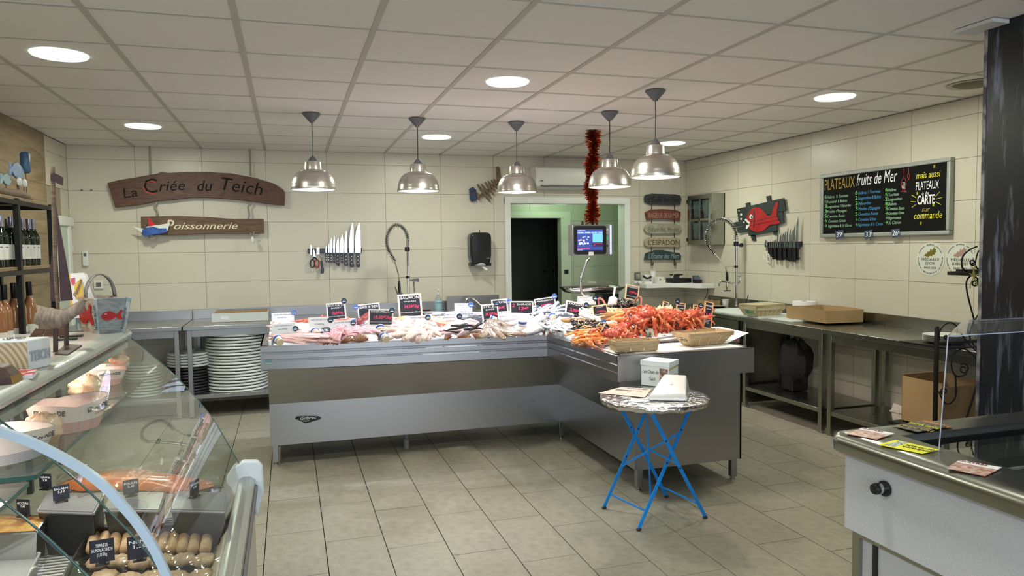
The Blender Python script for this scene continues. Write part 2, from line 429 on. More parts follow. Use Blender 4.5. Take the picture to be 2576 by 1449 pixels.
for i in range(len(cxs)-1):
    for j in range(len(cys)-1):
        x0, x1, y0, y1 = cxs[i]+0.004, cxs[i+1]-0.004, cys[j+1]+0.004, cys[j]-0.004
        if x1-x0 < 0.03 or y1-y0 < 0.03: continue
        key = (round(x1-x0, 3), round(y1-y0, 3))
        if key in panel_cache:
            o = panel_cache[key].copy(); COL.objects.link(o); o.parent = ce; o.location = (x0, y0, H+0.004)
        else:
            o = MB().box((0, 0, 0), (x1-x0, y1-y0, 0.012)).build('panel', m_ceil, ce, world=False, smooth=False); o.location = (x0, y0, H+0.004); panel_cache[key] = o
MB().box((XL, -2.6, H+0.003), (XR, cys[-1]-.01, H+0.015)).build('plain_panel', m_ceil, ce, smooth=False)
for x in cxs[1:-1]: MB().box((x-0.014, cys[-1], H-0.001), (x+0.014, YB, H+0.018)).build('rail', m_rail, ce, smooth=False)
for y in cys[1:]: MB().box((XL, y-0.012, H+0.0005), (XR, y+0.012, H+0.017)).build('rail', m_rail, ce, smooth=False)
MB().box((XR-.02, 2.6, H-.001), (XR, YB, H+.018)).build('edge_rail', m_rail, ce, smooth=False)
MB().box((XL, YB-.02, H-.001), (XR, YB, H+.018)).build('edge_rail', m_rail, ce, smooth=False)
# doorway frame and back room -------------------------------------
fr = MB(); f0, f1, ft = 2.335, 3.88, 2.085
fr.box((f0, YB-0.02, 0), (DX0+.004, YB+0.17, ft)); fr.box((DX1-.004, YB-0.02, 0), (f1, YB+0.17, ft)); fr.box((f0, YB-0.021, DZ-.004), (f1, YB+0.17, ft))
struct(fr.build('door_2', m_white, bevel=.005))
m_gt = mat('back_room_tile', (0.46, 0.50, 0.40), .35); m_gg = mat('back_room_joint', (.2, .22, .17), .8)  # green cast of the fluorescent light put into tile, joint and frame colours
YK = 8.9
kb = MB(); dx0, dx1, dzz = 2.60, 3.43, 1.90
kb.box((1.2, YK+.008, 0), (dx0, YK+.1, 2.6)); kb.box((dx1, YK+.008, 0), (5.2, YK+.1, 2.6)); kb.box((dx0, YK+.008, dzz), (dx1, YK+.1, 2.6))
wk = struct(kb.build('wall_back_room', m_gg, smooth=False))
for k in range(9):
    for i in range(7):
        a, b = 1.2+.6*i+G, 1.8+.6*i-G; zb, zt = 2.45-.3*(k+1)+G, 2.45-.3*k-G
        zb = max(zb, 0)
        for (p, q, r, t) in ([(a, min(b, dx0), zb, zt), (max(a, dx1), b, zb, zt), (max(a, dx0), min(b, dx1), max(zb, dzz), zt)] if a < dx1 and b > dx0 else [(a, b, zb, zt)]):
            if q-p > .01 and t-r > .01: MB().box((p, YK, r), (q, YK+.0085, t)).build('tile', m_gt, wk, smooth=False)
f2 = MB(); f2.box((dx0-.07, YK-.02, 0), (dx0+.01, YK+.12, dzz+.08)); f2.box((dx1-.01, YK-.02, 0), (dx1+.13, YK+.12, dzz+.08)); f2.box((dx0-.07, YK-.021, dzz-.01), (dx1+.13, YK+.12, dzz+.08))
d3 = struct(f2.build('door_3', mat('back_room_frame', (.55, .60, .50), .4), bevel=.004))
MB().box((dx1+.03, YK-.025, 1.16), (dx1+.085, YK-.018, 1.215)).build('lock_plate', m_black, d3)
m_dark = mat('dark_store_room', (.05, .055, .045), .7)  # darkness of the unlit room put into the wall and cupboard colour
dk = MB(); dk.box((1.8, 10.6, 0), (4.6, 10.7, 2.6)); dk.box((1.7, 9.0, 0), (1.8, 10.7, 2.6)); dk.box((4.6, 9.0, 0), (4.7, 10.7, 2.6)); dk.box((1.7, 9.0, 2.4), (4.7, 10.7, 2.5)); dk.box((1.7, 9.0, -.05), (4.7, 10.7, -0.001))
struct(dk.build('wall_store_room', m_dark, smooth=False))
cb = thing('tall_cupboard', 'tall dark two door cupboard in the unlit store room behind the doorway', 'cupboard', (3.5, 10.5, 0))
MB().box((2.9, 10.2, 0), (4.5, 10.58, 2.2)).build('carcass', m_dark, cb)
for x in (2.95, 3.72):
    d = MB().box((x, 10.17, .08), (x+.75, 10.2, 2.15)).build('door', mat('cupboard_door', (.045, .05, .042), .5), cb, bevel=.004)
    hx = x+.68 if x < 3 else x+.04
    MB().box((hx, 10.14, 1.14), (hx+.03, 10.17, 1.17)).build('handle', m_black, d)
bx = MB(); bx.box((1.1, 7.99, 0), (1.2, 8.98, 2.6)); bx.box((4.25, 7.99, 0), (4.35, 8.98, 2.6)); bx.box((1.1, 7.99, 2.45), (4.35, 8.98, 2.5))
struct(bx.build('wall_passage', m_gt, smooth=False))
MB().box((1.1, 7.8, -.05), (4.7, 9.0, 0.0)).build('floor_passage', m_ftile, smooth=False)['kind'] = 'structure'
# window wall behind the photographer
wn = struct(MB().box((-1.8, -2.6, .5), (3.0, -2.52, .58)).build('window_1', m_white))
for z in (2.36,): MB().box((-1.8, -2.6, z), (3.0, -2.52, z+.08)).build('window_rail', m_white, wn)
for x in (-1.8, -.25, 1.35, 2.92): MB().box((x, -2.6, .5), (x+.08, -2.52, 2.44)).build('window_post', m_white, wn)
# ---------------------------------------------------------------- downlights
m_glow = mat('downlight_diffuser', (.9, 1, .92), .5, emit=((0.78, 1.0, 0.84), 7.5))
m_ring = mat('downlight_trim', (.8, .85, .8), .3, emit=((0.75, 1.0, 0.85), .9))
lab = ['large round ceiling downlight at the far left front of the tiled ceiling', 'round ceiling downlight above the hanging wooden shop sign', 'round ceiling downlight above the middle of the fish counter', 'small round ceiling downlight between the second and third pendant lamps', 'round ceiling downlight above the menu blackboard', 'round ceiling downlight just behind the nearest pendant lamp', 'round ceiling downlight over the shop floor in front', 'round ceiling downlight over the glass case']
for (x, y), l in zip(DOWN[:6], lab):
    t = thing('downlight', l, 'ceiling light', (x, y, H), 0, 'recessed ceiling downlights')
    MB().lathe([(.098, .0035), (.104, -.004), (.128, -.006), (.134, .001)], (x, y, H), 40, cap=False).build('trim_ring', m_ring, t)
    MB().lathe([(.001, -.001), (.099, -.001), (.099, .003), (.001, .003)], (x, y, H), 40, cap=False).build('diffuser', m_glow, t)
vt = thing('smoke_detector_vent', 'round dark ceiling vent next to the black wall', 'vent', (4.26, 3.65, H))
MB().lathe([(.001, -.012), (.09, -.012), (.12, 0)], (4.26, 3.65, H), 28, cap=False).build('grille', mat('vent_brown', (.12, .1, .06), .5), vt)
MB().lathe([(.12, -.001), (.15, -.006), (.155, 0)], (4.26, 3.65, H), 28, cap=False).build('rim', m_rail, vt)
# ---------------------------------------------------------------- pendants
m_in = mat('shade_inside', (.8, .8, .85), .3, 0.6)
def pendant(x, y, label, c):
    t = thing('pendant_lamp', label, 'pendant lamp', (x, y, H), 0, 'spun metal pendant lamps over the fish counter')
    B = (x, y, 0)
    MB().lathe([(.001, H), (.065, H), (.067, H-.006), (.012, H-.068), (.001, H-.07)], B, 28, cap=False).build('ceiling_cap', m_grey, t)
    MB().tube([(x, y, H-.06), (x+.002, y, 2.4), (x, y, 2.21)], .0035, 8).build('cord', m_black, t)
    MB().lathe([(.001, 2.222), (.008, 2.22), (.022, 2.205), (.033, 2.186), (.036, 2.172), (.001, 2.172)], B, 24, cap=False).build('socket_cover', m_grey, t)
    MB().lathe([(.001, 2.176), (.058, 2.176), (.060, 2.172), (.064, 2.115), (.001, 2.112)], B, 32, cap=False).build('collar', m_alu, t)
    prof = [(.05, 2.118), (.068, 2.116)]
    R, z0, z1 = .163, 1.972, 2.112
    for k in range(0, 13):
        a = math.radians(8+82*k/12); rr = .058+(R-.058)*math.sin(a)**.85; zz = z0+(z1-z0)*math.cos(a)
        prof.append((rr, zz)); 
        if k % 2: prof.append((rr+.0012, zz-.004))
    prof += [(R+.004, z0-.002), (R+.004, z0-.006), (R-.002, z0-.006)]
    MB().lathe(prof, B, 56, cap=False).build('shade', m_alu, t, sharp=1.0)
    MB().lathe([(r-.004, z-.003) for r, z in reversed(prof[1:-3])], B, 48, cap=False).build('reflector', m_in, t, sharp=1.0)
    MB().ellip((x, y, 2.05), (.038, .038, .05), 16, 10).build('bulb', mat('bulb_glow', (1, 1, 1), .4, emit=(c, 30)), t)
for (x, y, c), l in zip(PEND, ['leftmost metal pendant lamp, hanging right of the wooden shop sign', 'second metal pendant lamp from the left, over the salmon', 'third metal pendant lamp, hanging in front of the wooden fish skeleton',
        'metal pendant lamp just right of the red tinsel garland', 'nearest and highest metal pendant lamp, farthest right, over the crabs']):
    pendant(x, y, l, c)
# ================================================================ FISH COUNTER (L shaped steel stand)
RZ = 0.865
fc = thing('fish_counter', 'long L-shaped brushed steel fish counter with stepped rim, in the middle of the shop', 'counter', (1.2, 5.5, 0))
ya, yb_ = 5.20, 5.08            # front rim line of the long wing (left end, inner corner)
xi, yi, ye, xe, yr = 1.835, 5.08, 3.93, 2.815, 5.95
# rim profile: (outward offset, z)
RP = [(-.035, RZ-.012), (-.035, RZ), (0, RZ), (.004, RZ-.004), (.004, RZ-.040), (-.006, RZ-.050), (-.006, RZ-.054), (.002, RZ-.062), (.002, RZ-.092),
      (-.006, RZ-.100), (-.006, RZ-.104), (.0, RZ-.110), (.0, RZ-.165), (-.01, RZ-.172), (-.03, RZ-.172)]
def rim_strip(P0, P1, out0, out1):
    mb = MB(); r0 = [Vector(P0)+Vector(out0)*o+Vector((0, 0, z)) for o, z in RP]; r1 = [Vector(P1)+Vector(out1)*o+Vector((0, 0, z)) for o, z in RP]
    return mb.loft([r0, r1], closed=False)
rim_strip((-.20, ya, 0), (xi, yi, 0), (0, -1, 0), (-1, -1, 0)).build('front_rim', m_steel, fc, sharp=.3, fix=False)
rim_strip((xi, yi, 0), (xi+.03, ye, 0), (-1, -1, 0), (-1, 0, 0)).build('front_rim', m_steel, fc, sharp=.3)
e = MB(); e.box((xi-.002+.03, ye-.012, RZ-.16), (xe, ye, RZ)); e.box((xi+.03, ye-.012, RZ-.006), (xe, ye+.05, RZ))
e.build('end_panel', m_steel, fc, bevel=.002)
e = MB(); e.box((xe-.012, ye, RZ-.16), (xe, yr, RZ)); e.box((xe-.05, ye+.01, RZ-.006), (xe, yr, RZ)); e.build('back_rim', m_steel, fc, bevel=.002)
e = MB(); e.box((-.20, ya-.0, RZ-.17), (-.19, yr, RZ)); e.box((-.20, ya, RZ-.008), (-.15, yr, RZ)); e.box((-.20, yr-.03, RZ-.17), (xe, yr, RZ))
e.build('side_rim', m_steel, fc)
MB().box((-.18, 5.22, RZ-.09), (xe-.02, yr-.01, RZ-.07)).build('tray_floor', m_steel, fc); MB().box((xi+.05, ye+.02, RZ-.09), (xe-.02, 5.22, RZ-.07)).build('tray_floor', m_steel, fc)
# body: upper part leans outward
kz, bz, tz = .44, .145, RZ-.165
def wall_panel(P0, P1, n0, n1, name, z0, z1, o0, o1, th=.012):
    a = [Vector(P0)+Vector(n0)*o0+Vector((0, 0, z0)), Vector(P1)+Vector(n1)*o0+Vector((0, 0, z0)), Vector(P1)+Vector(n1)*o1+Vector((0, 0, z1)), Vector(P0)+Vector(n0)*o1+Vector((0, 0, z1))]
    nn = (a[1]-a[0]).cross(a[3]-a[0]).normalized()
    return MB().prism(a, -nn*th).build(name, m_steel, fc, fix=True)
A, B_, C_ = (-.155, 5.30, 0), (2.0, 5.28, 0), (1.995, 3.95, 0)
wall_panel(A, B_, (0, -1, 0), (-1, -1, 0), 'lower_panel', bz, kz, 0, 0); wall_panel(A, B_, (0, -1, 0), (-1, -1, 0), 'upper_panel', kz, tz, 0, .115)
wall_panel(B_, C_, (-1, -1, 0), (-1, 0, 0), 'lower_panel', bz, kz, 0, 0); wall_panel(B_, C_, (-1, -1, 0), (-1, 0, 0), 'upper_panel', kz, tz, 0, .115)
MB().prism([(1.99, 3.95, bz), (2.745, 3.95, bz), (2.745, 3.95, tz), (1.88, 3.95, tz), (1.99, 3.95, kz)], (0, .012, 0)).build('side_panel', m_steel, fc)
MB().prism([(-.155, 5.30, bz), (-.155, 5.9, bz), (-.155, 5.9, tz), (-.155, 5.185, tz), (-.155, 5.30, kz)], (.012, 0, 0)).build('side_panel', m_steel, fc)
MB().box((2.733, 3.95, bz), (2.745, 5.9, tz)).build('back_panel', m_steel, fc)
MB().box((-.15, 5.9, bz), (2.74, 5.912, tz)).build('back_panel', m_steel, fc)
def leg(x, y, top, m, parent, w=.04):
    l = MB().box((x-w/2, y-w/2, .02), (x+w/2, y+w/2, top)).build('leg', m, parent, bevel=.003)
    MB().lathe([(.001, 0), (w*.42, 0), (w*.42, .008), (w*.28, .012), (w*.28, .024), (.001, .024)], (x, y, 0), 12, cap=False).build('foot', m_chrome, l)
for x, y in ((-.125, 5.34), (2.035, 5.33), (2.04, 4.0), (2.715, 4.0), (2.715, 5.85), (-.125, 5.85)): leg(x, y, .2, m_steel, fc)
MB().lathe([(.001, 0), (.022, 0), (.022, .07), (.025, .075), (.016, .085), (.014, .2), (.001, .2)], (.82, 5.43, 0), 16, cap=False).build('drain_pipe', mat('grey_pvc', (.2, .2, .21), .5), fc)
# badge and stickers
o = Vector((0, -.001, 0))
bp = [W(x, y, 'y', 5.295) for x, y in ((742, 1053), (747, 1047), (785, 1046), (800, 1046.5), (808, 1050), (806, 1054), (790, 1059), (769, 1065), (758, 1060))]
bd = MB().prism(bp, (0, -.004, 0)).build('maker_badge', m_black, fc)
text('Gilbrac', W(753, 1056.5, 'y', 5.29), (1, 0, 0), (0, 0, 1), .03, m_ink_w, bd, width=.115, shear=.4)
text('FRANCE', W(763, 1060.5, 'y', 5.29), (1, 0, 0), (0, 0, 1), .011, m_ink_w, bd, width=.04)
sp = [W(x, y, 'y', 5.285) for x, y in ((1336, 1006), (1365, 1005), (1365, 1016), (1336, 1017))]
st = MB().prism(sp, (0, -.001, 0)).build('sticker', m_paper2, fc)
text('FROID SERVICE\ninstallation maintenance', sp[0]+Vector((.004, -.002, -.012)), (1, 0, 0), (0, 0, 1), .008, m_ink_k, st, width=.08)
sp = [W(x, y, 'y', ya+.005) for x, y in ((667, 906), (682, 905), (682, 916), (667, 917))]
st = MB().prism(sp, (0, -.012, 0)).build('sticker', mat('teal_sticker', (.12, .25, .28), .3), fc)
text('BIARR', sp[3]+Vector((.003, -.014, .004)), (1, 0, 0), (0, 0, 1), .012, m_ink_w, st, width=.035)
# ================================================================ STEEL WORK BENCHES
def bench(name, label, x0, x1, y0, y1, front, zt=.845, shelf=.2, splash=None, m=m_steel_d, legs=(1, 1), side=None):
    """front: 'y' faces -y (back wall), 'x' faces -x (right wall)"""
    t = thing(name, label, 'work table', ((x0+x1)/2, (y0+y1)/2, 0), 0, 'steel work tables along the walls')
    MB().box((x0+.002, y0+.002, zt-.035), (x1-.002, y1, zt)).build('table_top', m, t, bevel=.003)
    if front == 'y':
        MB().box((x0+.002, y1-.015, zt), (x1-.002, y1, zt+.095)).build('backsplash', m, t, bevel=.002)
        MB().box((x0+.04, y0+.05, zt-.10), (x1-.04, y0+.07, zt-.035)).build('apron', m, t)
    else:
        MB().box((x1-.015, y0+.002, zt), (x1, y1-.002, zt+.095)).build('backsplash', m, t, bevel=.002)
        MB().box((x0+.05, y0+.04, zt-.10), (x0+.07, y1-.04, zt-.035)).build('apron', m, t)
    for x in (x0+.05, x1-.05):
        for y in (y0+.05, y1-.05): leg(x, y, zt-.036, m, t)
    if shelf: MB().box((x0+.035, y0+.035, shelf-.035), (x1-.035, y1-.035, shelf)).build('lower_shelf', m, t, bevel=.002)
    return t
bench('steel_work_table', 'left steel table at the back wall, ending behind the glass case', -1.95, -.925, 7.02, 7.81, 'y', m=m_steel, shelf=.2)
bench('steel_work_table', 'steel table holding the white stacked lids below its top', -.92, .42, 7.02, 7.81, 'y', m=m_steel, shelf=.215)
bs = bench('sink_table', 'steel table behind the fish counter carrying the left spray tap', .425, 1.95, 7.02, 7.81, 'y', m=m_steel, shelf=.2)
MB().box((1.62, 7.62, .845), (2.2, 7.66, 1.0)).build('splash_guard', m_steel, bs)
yb1 = W(1857, 803, 'x', 4.0).y; yb2 = W(2067, 828, 'x', 4.0).y
bench('steel_work_table', 'steel table under the brown cardboard tray box on the right wall', 4.0, 4.628, yb2, yb1, 'x')
bench('steel_work_table', 'nearest steel table on the right wall with white tubs on its shelf', 4.0, 4.628, 2.95, yb2, 'x')
sk = bench('sink_table', 'steel sink unit in the right corner below the coiled spray tap', 4.0, 4.628, yb1, 7.3, 'x', shelf=None)
MB().box((4.02, yb1+.03, .52), (4.04, 7.27, .80)).build('front_panel', m_steel_d, sk)
MB().box((4.08, yb1+.03, .02), (4.6, yb1+.05, .80)).build('side_panel', m_steel_d, sk)
bn = thing('waste_bin_bag', 'black bin bag hanging in the dark under the right sink table', 'bin bag', (4.35, 5.45, 0))
MB().ellip((4.33, 5.42, .47), (.13, .16, .20), 14, 10, fn=lambda v, a, t: v*(1+.12*math.sin(5*a+3*t))).build('bag', m_blackmat, bn)
MB().box((4.25, 5.36, .205), (4.42, 5.52, .42)).build('bin', m_black, bn, bevel=.01)
# ================================================================ CORNER SHELF + DEVICES
cs = thing('corner_shelf', 'white corner shelf carrying card terminals, wrapping both walls behind the crabs', 'shelf', (4.2, 7.6, 1.03))
zc = 1.075
pl = [(3.93, 7.82), (3.93, 7.50), (4.20, 7.50), (4.31, 7.45), (4.40, 7.33), (4.45, 7.18), (4.63, 7.18), (4.63, 7.82)]
MB().prism([(x, y, zc-.05) for x, y in pl], (0, 0, .05)).build('board', m_white, cs, bevel=.004)
def dev(name, label, cat, px, py, y, z=zc):
    p = W(px, py, 'y', y); return thing(name, label, cat, (p.x, y, z)), p.x
t, x = dev('wall_socket', 'grey wall socket box above the left end of the corner shelf', 'socket', 1603, 700, 7.81, 1.1)
o = MB().box((x-.035, 7.79, 1.11), (x+.035, 7.82, 1.20)).build('frame', m_grey, t, bevel=.004); MB().box((x-.024, 7.782, 1.125), (x+.024, 7.79, 1.185)).build('flap', m_alu, t, bevel=.002)
t, x = dev('card_reader_dock', 'small white charging plug beside the left end of the corner shelf', 'charger', 1602, 712, 7.7)
MB().box((x-.05, 7.66, zc), (x-.01, 7.72, zc+.03)).build('plug', m_offwhite, t, bevel=.004); MB().box((x, 7.66, zc), (x+.05, 7.73, zc+.025)).build('body', m_offwhite, t, bevel=.004)
t, x = dev('receipt_bundle', 'pile of white receipts with a black wrap on the corner shelf', 'papers', 1625, 700, 7.68)
MB().box((x-.04, 7.62, zc), (x+.05, 7.74, zc+.02)).build('papers', m_paper2, t); MB().tube(spline([(x-.05, 7.66, zc+.09), (x, 7.66, zc+.06), (x+.06, 7.66, zc+.075)], 5), [.012]*11, 8).build('wrap', m_blackmat, t); MB().box((x-.01, 7.7, zc+.02), (x+.06, 7.76, zc+.10)).build('note', m_paper2, t)
t, x = dev('printer_roll', 'white receipt roll standing behind the white card terminal', 'paper roll', 1643, 690, 7.72)
MB().lathe([(.001, 0), (.035, 0), (.035, .06), (.001, .06)], (x, 7.72, zc+.08), 20, cap=False).build('roll', m_paper2, t); MB().box((x-.04, 7.68, zc), (x+.04, 7.76, zc+.079)).build('holder', m_offwhite, t, bevel=.006)
t, x = dev('card_terminal', 'white card terminal with a red dot on the corner shelf', 'card terminal', 1661, 704, 7.58)
MB().prism([(x-.05, 7.55, zc), (x+.055, 7.55, zc), (x+.055, 7.55, zc+.045), (x+.03, 7.55, zc+.075), (x-.03, 7.55, zc+.08), (x-.05, 7.55, zc+.05)], (0, .10, 0)).build('body', m_offwhite, t, bevel=.006)
MB().lathe([(.001, 7.548), (.009, 7.548), (.009, 7.551)], (x-.015, 0, zc+.045), 14, 'y', cap=False).build('knob', m_grey, t); MB().lathe([(.001, 7.548), (.006, 7.548), (.006, 7.551)], (x+.03, 0, zc+.05), 12, 'y', cap=False).build('red_dot', mat('red_plastic', (.6, .02, .02), .4), t)
t, x = dev('till_box', 'wide black till box with a lid and cables on the corner shelf', 'till', 1712, 704, 7.6)
MB().box((x-.12, 7.55, zc), (x+.12, 7.74, zc+.055)).build('body', m_black, t, bevel=.008); MB().box((x-.09, 7.6, zc+.085), (x+.05, 7.7, zc+.10)).build('lid', m_blackmat, t, bevel=.004)
MB().box((x-.05, 7.64, zc+.055), (x+.01, 7.68, zc+.085)).build('stand', m_grey, t); MB().tube(spline([(x+.0, 7.6, zc+.06), (x+.04, 7.58, zc+.10), (x+.09, 7.6, zc+.085), (x+.10, 7.62, zc+.055)], 6), .003, 6).build('cable', m_offwhite, t)
MB().tube(spline([(x-.12, 7.6, zc+.06), (x-.07, 7.6, zc+.115), (x, 7.62, zc+.12)], 6), .003, 6).build('cable', m_offwhite, t)
t, x = dev('card_terminal', 'small dark card terminal at the right end of the corner shelf', 'card terminal', 1754, 705, 7.45)
MB().box((x-.035, 7.40, zc), (x+.035, 7.5, zc+.04)).build('keypad', m_black, t, bevel=.005)
MB().prism([(x-.035, 7.44, zc+.04), (x-.035, 7.50, zc+.04), (x-.035, 7.50, zc+.085), (x-.035, 7.47, zc+.085)], (.07, 0, 0)).build('screen', mat('lcd', (.08, .1, .14), .2), t)
cbp = WP([(1768, 712), (1779, 724), (1778, 742), (1770, 757), (1773, 768)], 'y', 7.32)
tag(MB().tube(spline(cbp, 6), .0035, 6).build('power_cable', m_black), 'thin black cable dropping from the corner shelf to the sink', 'cable')
# ================================================================ THINGS ON THE RIGHT BENCH
t = thing('cutting_board', 'long white cutting board beside the right sink', 'cutting board', (4.3, 5.9, .845))
MB().box((4.04, 5.55, .8455), (4.46, 6.45, .865)).build('board', mat('white_poly', (.72, .76, .74), .35), t, bevel=.003)
t = thing('cutting_board', 'second white cutting board lying under the brown cardboard box', 'cutting board', (4.25, 5.4, .845))
MB().box((4.10, 5.20, .8455), (4.52, 5.52, .860)).build('board', bpy.data.materials['white_poly'], t, bevel=.003)
m_card = mat('brown_cardboard', (.36, .23, .11), .8, noise=(5, (.42, .28, .14), .3, .7)); m_card_in = mat('cardboard_inside', (.27, .17, .08), .85)
t = thing('cardboard_tray_box', 'open shallow brown cardboard box on the right steel table', 'cardboard box', (4.3, 5.25, .86))
cb_ = WP([(2078, 813), (2171, 811), (2047, 779), (1979, 795)], 'z', .862)
P = [Vector((4.11, 5.03, .862)), Vector((4.47, 4.86, .862)), Vector((4.60, 5.45, .862)), Vector((4.17, 5.62, .862))]
P = [W(2078, 814, 'z', .862), W(2171, 810, 'z', .862), None, W(1979, 799, 'z', .862)]
P[2] = P[1]+(P[3]-P[0])*.98
hh = .105
for k, nm in enumerate(('side', 'side', 'side', 'side')):
    a, b = P[k], P[(k+1) % 4]; n = (b-a).cross(Vector((0, 0, 1))).normalized()
    MB().prism([a, b, b+Vector((0, 0, hh))+n*.006, (a+b)/2+Vector((0, 0, hh+(.006 if k % 2 else -.004)))+n*.01, a+Vector((0, 0, hh))+n*.006], -n*.005).build(nm, m_card, t, fix=True)
MB().prism(P, (0, 0, .004)).build('bottom', m_card_in, t)
t = thing('paper_roll', 'big white paper roll standing behind the brown cardboard box', 'paper roll', (4.5, 5.52, .845))
cx, cy = 4.515, W(2034, 790, 'x', 4.515).y+.06
MB().lathe([(.02, .846), (.10, .846), (.102, .85), (.102, .985), (.10, .99), (.02, .99)], (cx, cy, 0), 32).build('paper', m_paper2, t)
MB().lathe([(.018, .9901), (.022, .9925), (.014, .9925), (.014, .97)], (cx, cy, 0), 18, cap=False).build('core', m_card, t)
m_pun = wood('poplar_veneer', (.42, .30, .16), (.55, .42, .25), 10, .6, (1, 1, 6), 1.0)
m_pun_pale = wood('pale_poplar_veneer', (.50, .42, .24), (.62, .54, .34), 10, .6, (1, 1, 6), 1.0)
def punnet(name, label, c, L, Wd, h, rz, m, lab=None, group='wooden punnets', flare=.03, tiltx=0, slats=(3, 6)):
    t = thing(name, label, 'punnet', c, rz, group)
    a, b, A2, B2 = L/2-flare, Wd/2-flare, L/2, Wd/2
    def q(p0, p1, p2, p3, nm, mm=m, th=.003):
        n = (Vector(p1)-Vector(p0)).cross(Vector(p3)-Vector(p0)).normalized()
        return MB().prism([p0, p1, p2, p3], n*th).build(nm, mm, t, world=False, fix=True)
    MB().box((-a, -b, 0), (a, b, .003)).build('base', m, t, world=False)
    for s in (-1, 1):
        for k in range(slats[1]):
            u0, u1 = -1+2*k/slats[1]+.015, -1+2*(k+1)/slats[1]-.015
            q((a*u0, s*b, 0), (a*u1, s*b, 0), (A2*u1, s*B2, h*.8), (A2*u0, s*B2, h*.8), 'slat')
        for k in range(slats[0]):
            u0, u1 = -1+2*k/slats[0]+.02, -1+2*(k+1)/slats[0]-.02
            q((s*a, b*u0, 0), (s*a, b*u1, 0), (s*A2, B2*u1, h*.8), (s*A2, B2*u0, h*.8), 'slat')
        q((-A2, s*(B2+.002), h*.68), (A2, s*(B2+.002), h*.68), (A2+.001, s*(B2+.006), h), (-A2-.001, s*(B2+.006), h), 'rim_band', th=.004)
        q((s*(A2+.002), -B2, h*.68), (s*(A2+.002), B2, h*.68), (s*(A2+.006), B2, h), (s*(A2+.006), -B2, h), 'rim_band', th=.004)
    if lab:
        d = Vector((-A2, 0, h*.8))-Vector((-a, 0, 0)); f = lambda u, v: Vector((-a, b*u, 0))+d*v+Vector((-.004, 0, 0))
        lb = MB().prism([f(-.75, .25), f(.45, .25), f(.45, .95), f(-.75, .95)], (-.001, 0, 0)).build('paper_label', lab, t, world=False, fix=True)
        text('Aquitaine\ncoquillages vivants\nlot 12   FR', localM(t)@f(.4, .75)+localM(t).to_3x3()@Vector((-.0025, 0, 0)), localM(t).to_3x3()@Vector((0, -1, 0)), localM(t).to_3x3()@d.normalized(), .014, m_ink_k, lb, width=Wd*.42)
    return t
m_glab = mat('green_label', (.30, .55, .32), .6)
pp = W(1916, 795, 'z', .867)
st2 = punnet('oyster_punnet', 'stack of flat lidded wooden punnets with green label, beside the right sink', (pp.x+.06, pp.y+.08, .866), .34, .22, .085, math.radians(80)-math.pi, m_pun_pale, m_glab, None)
st2.rotation_euler.z = math.radians(8)
for k in range(6):
    zz = .086+.0035*k
    MB().box((-.17, -.112, zz), (.17, .112, zz+.003), Matrix.Rotation(math.radians(random.uniform(-3, 3)), 3, 'Z'), (0, 0, zz)).build('lid_board', m_pun_pale, st2, world=False)
MB().tube(spline([(.15, -.118, .10), (.13, -.125, .05), (.15, -.10, .02)], 4), .002, 5).build('string', m_pun_pale, st2, world=False)
t = thing('low_cardboard_tray', 'low brown cardboard tray behind the paper cup at the right sink', 'cardboard tray', (4.4, 6.9, .845))
a = W(1768, 778, 'y', 7.1); 
MB().box((a.x, 7.05, .846), (a.x+.30, 7.20, .85)).build('base', m_card, t)
for q in (((a.x, 7.05, .85), (a.x+.30, 7.055, .895)), ((a.x, 7.195, .85), (a.x+.30, 7.20, .895)), ((a.x, 7.055, .85), (a.x+.005, 7.195, .895)), ((a.x+.295, 7.055, .85), (a.x+.30, 7.195, .895))): MB().box(*q).build('side', m_card, t)
c = W(1825, 778, 'y', 6.75)
t = thing('paper_cup', 'small white paper cup beside the right sink', 'cup', (c.x, 6.75, .846))
MB().lathe([(.001, .848), (.026, .846), (.036, .925), (.038, .928), (.035, .925), (.024, .852), (.001, .852)], (c.x, 6.75, 0), 24, cap=False).build('cup', m_paper2, t)
t = thing('sink_bowl', 'shallow steel bowl at the corner of the right sink', 'bowl', (c.x-.15, 6.7, .846))
MB().lathe([(.001, .847), (.05, .846), (.10, .872), (.103, .872), (.05, .85), (.001, .85)], (c.x-.13, 6.68, 0), 28, cap=False).build('bowl', m_chrome, t)
c = W(1879, 768, 'y', 6.5)
t = thing('thin_brush', 'thin dark brush leaning behind the green labelled punnet', 'brush', (c.x, 6.5, .846))
MB().tube([(c.x-.03, 6.5, .846), (c.x+.03, 6.52, .99)], .004, 6).build('handle', m_black, t)
# ================================================================ WALL DECOR: SHOP SIGN
m_sign = wood('dark_stained_oak', (.055, .022, .012), (.13, .055, .03), 5, .55, (1.2, 1, 9), 2.5)
m_sign2 = wood('brown_plank', (.08, .042, .02), (.16, .09, .045), 5, .55, (1.2, 1, 9), 2.0)
m_rope = mat('rope', (.30, .28, .24), .9, bump=(60, .6))
YS = 7.745
t = thing('shop_sign', 'long arched dark wooden sign with carved black letters, hanging by ropes', 'sign', (.0, YS, 1.9))
top = [(270, 460), (300, 453), (330, 448), (395, 437), (405, 433), (425, 435), (470, 433), (520, 433), (580, 436), (640, 447), (690, 462), (713, 478), (717, 486)]
bot = [(716, 517), (690, 515), (640, 508), (600, 503), (560, 499), (520, 497), (480, 497), (450, 500), (430, 503), (400, 505), (350, 515), (290, 522)]
MB().prism(WP(top+bot, 'y', YS), (0, .045, 0)).build('plank', m_sign, t, bevel=.004)
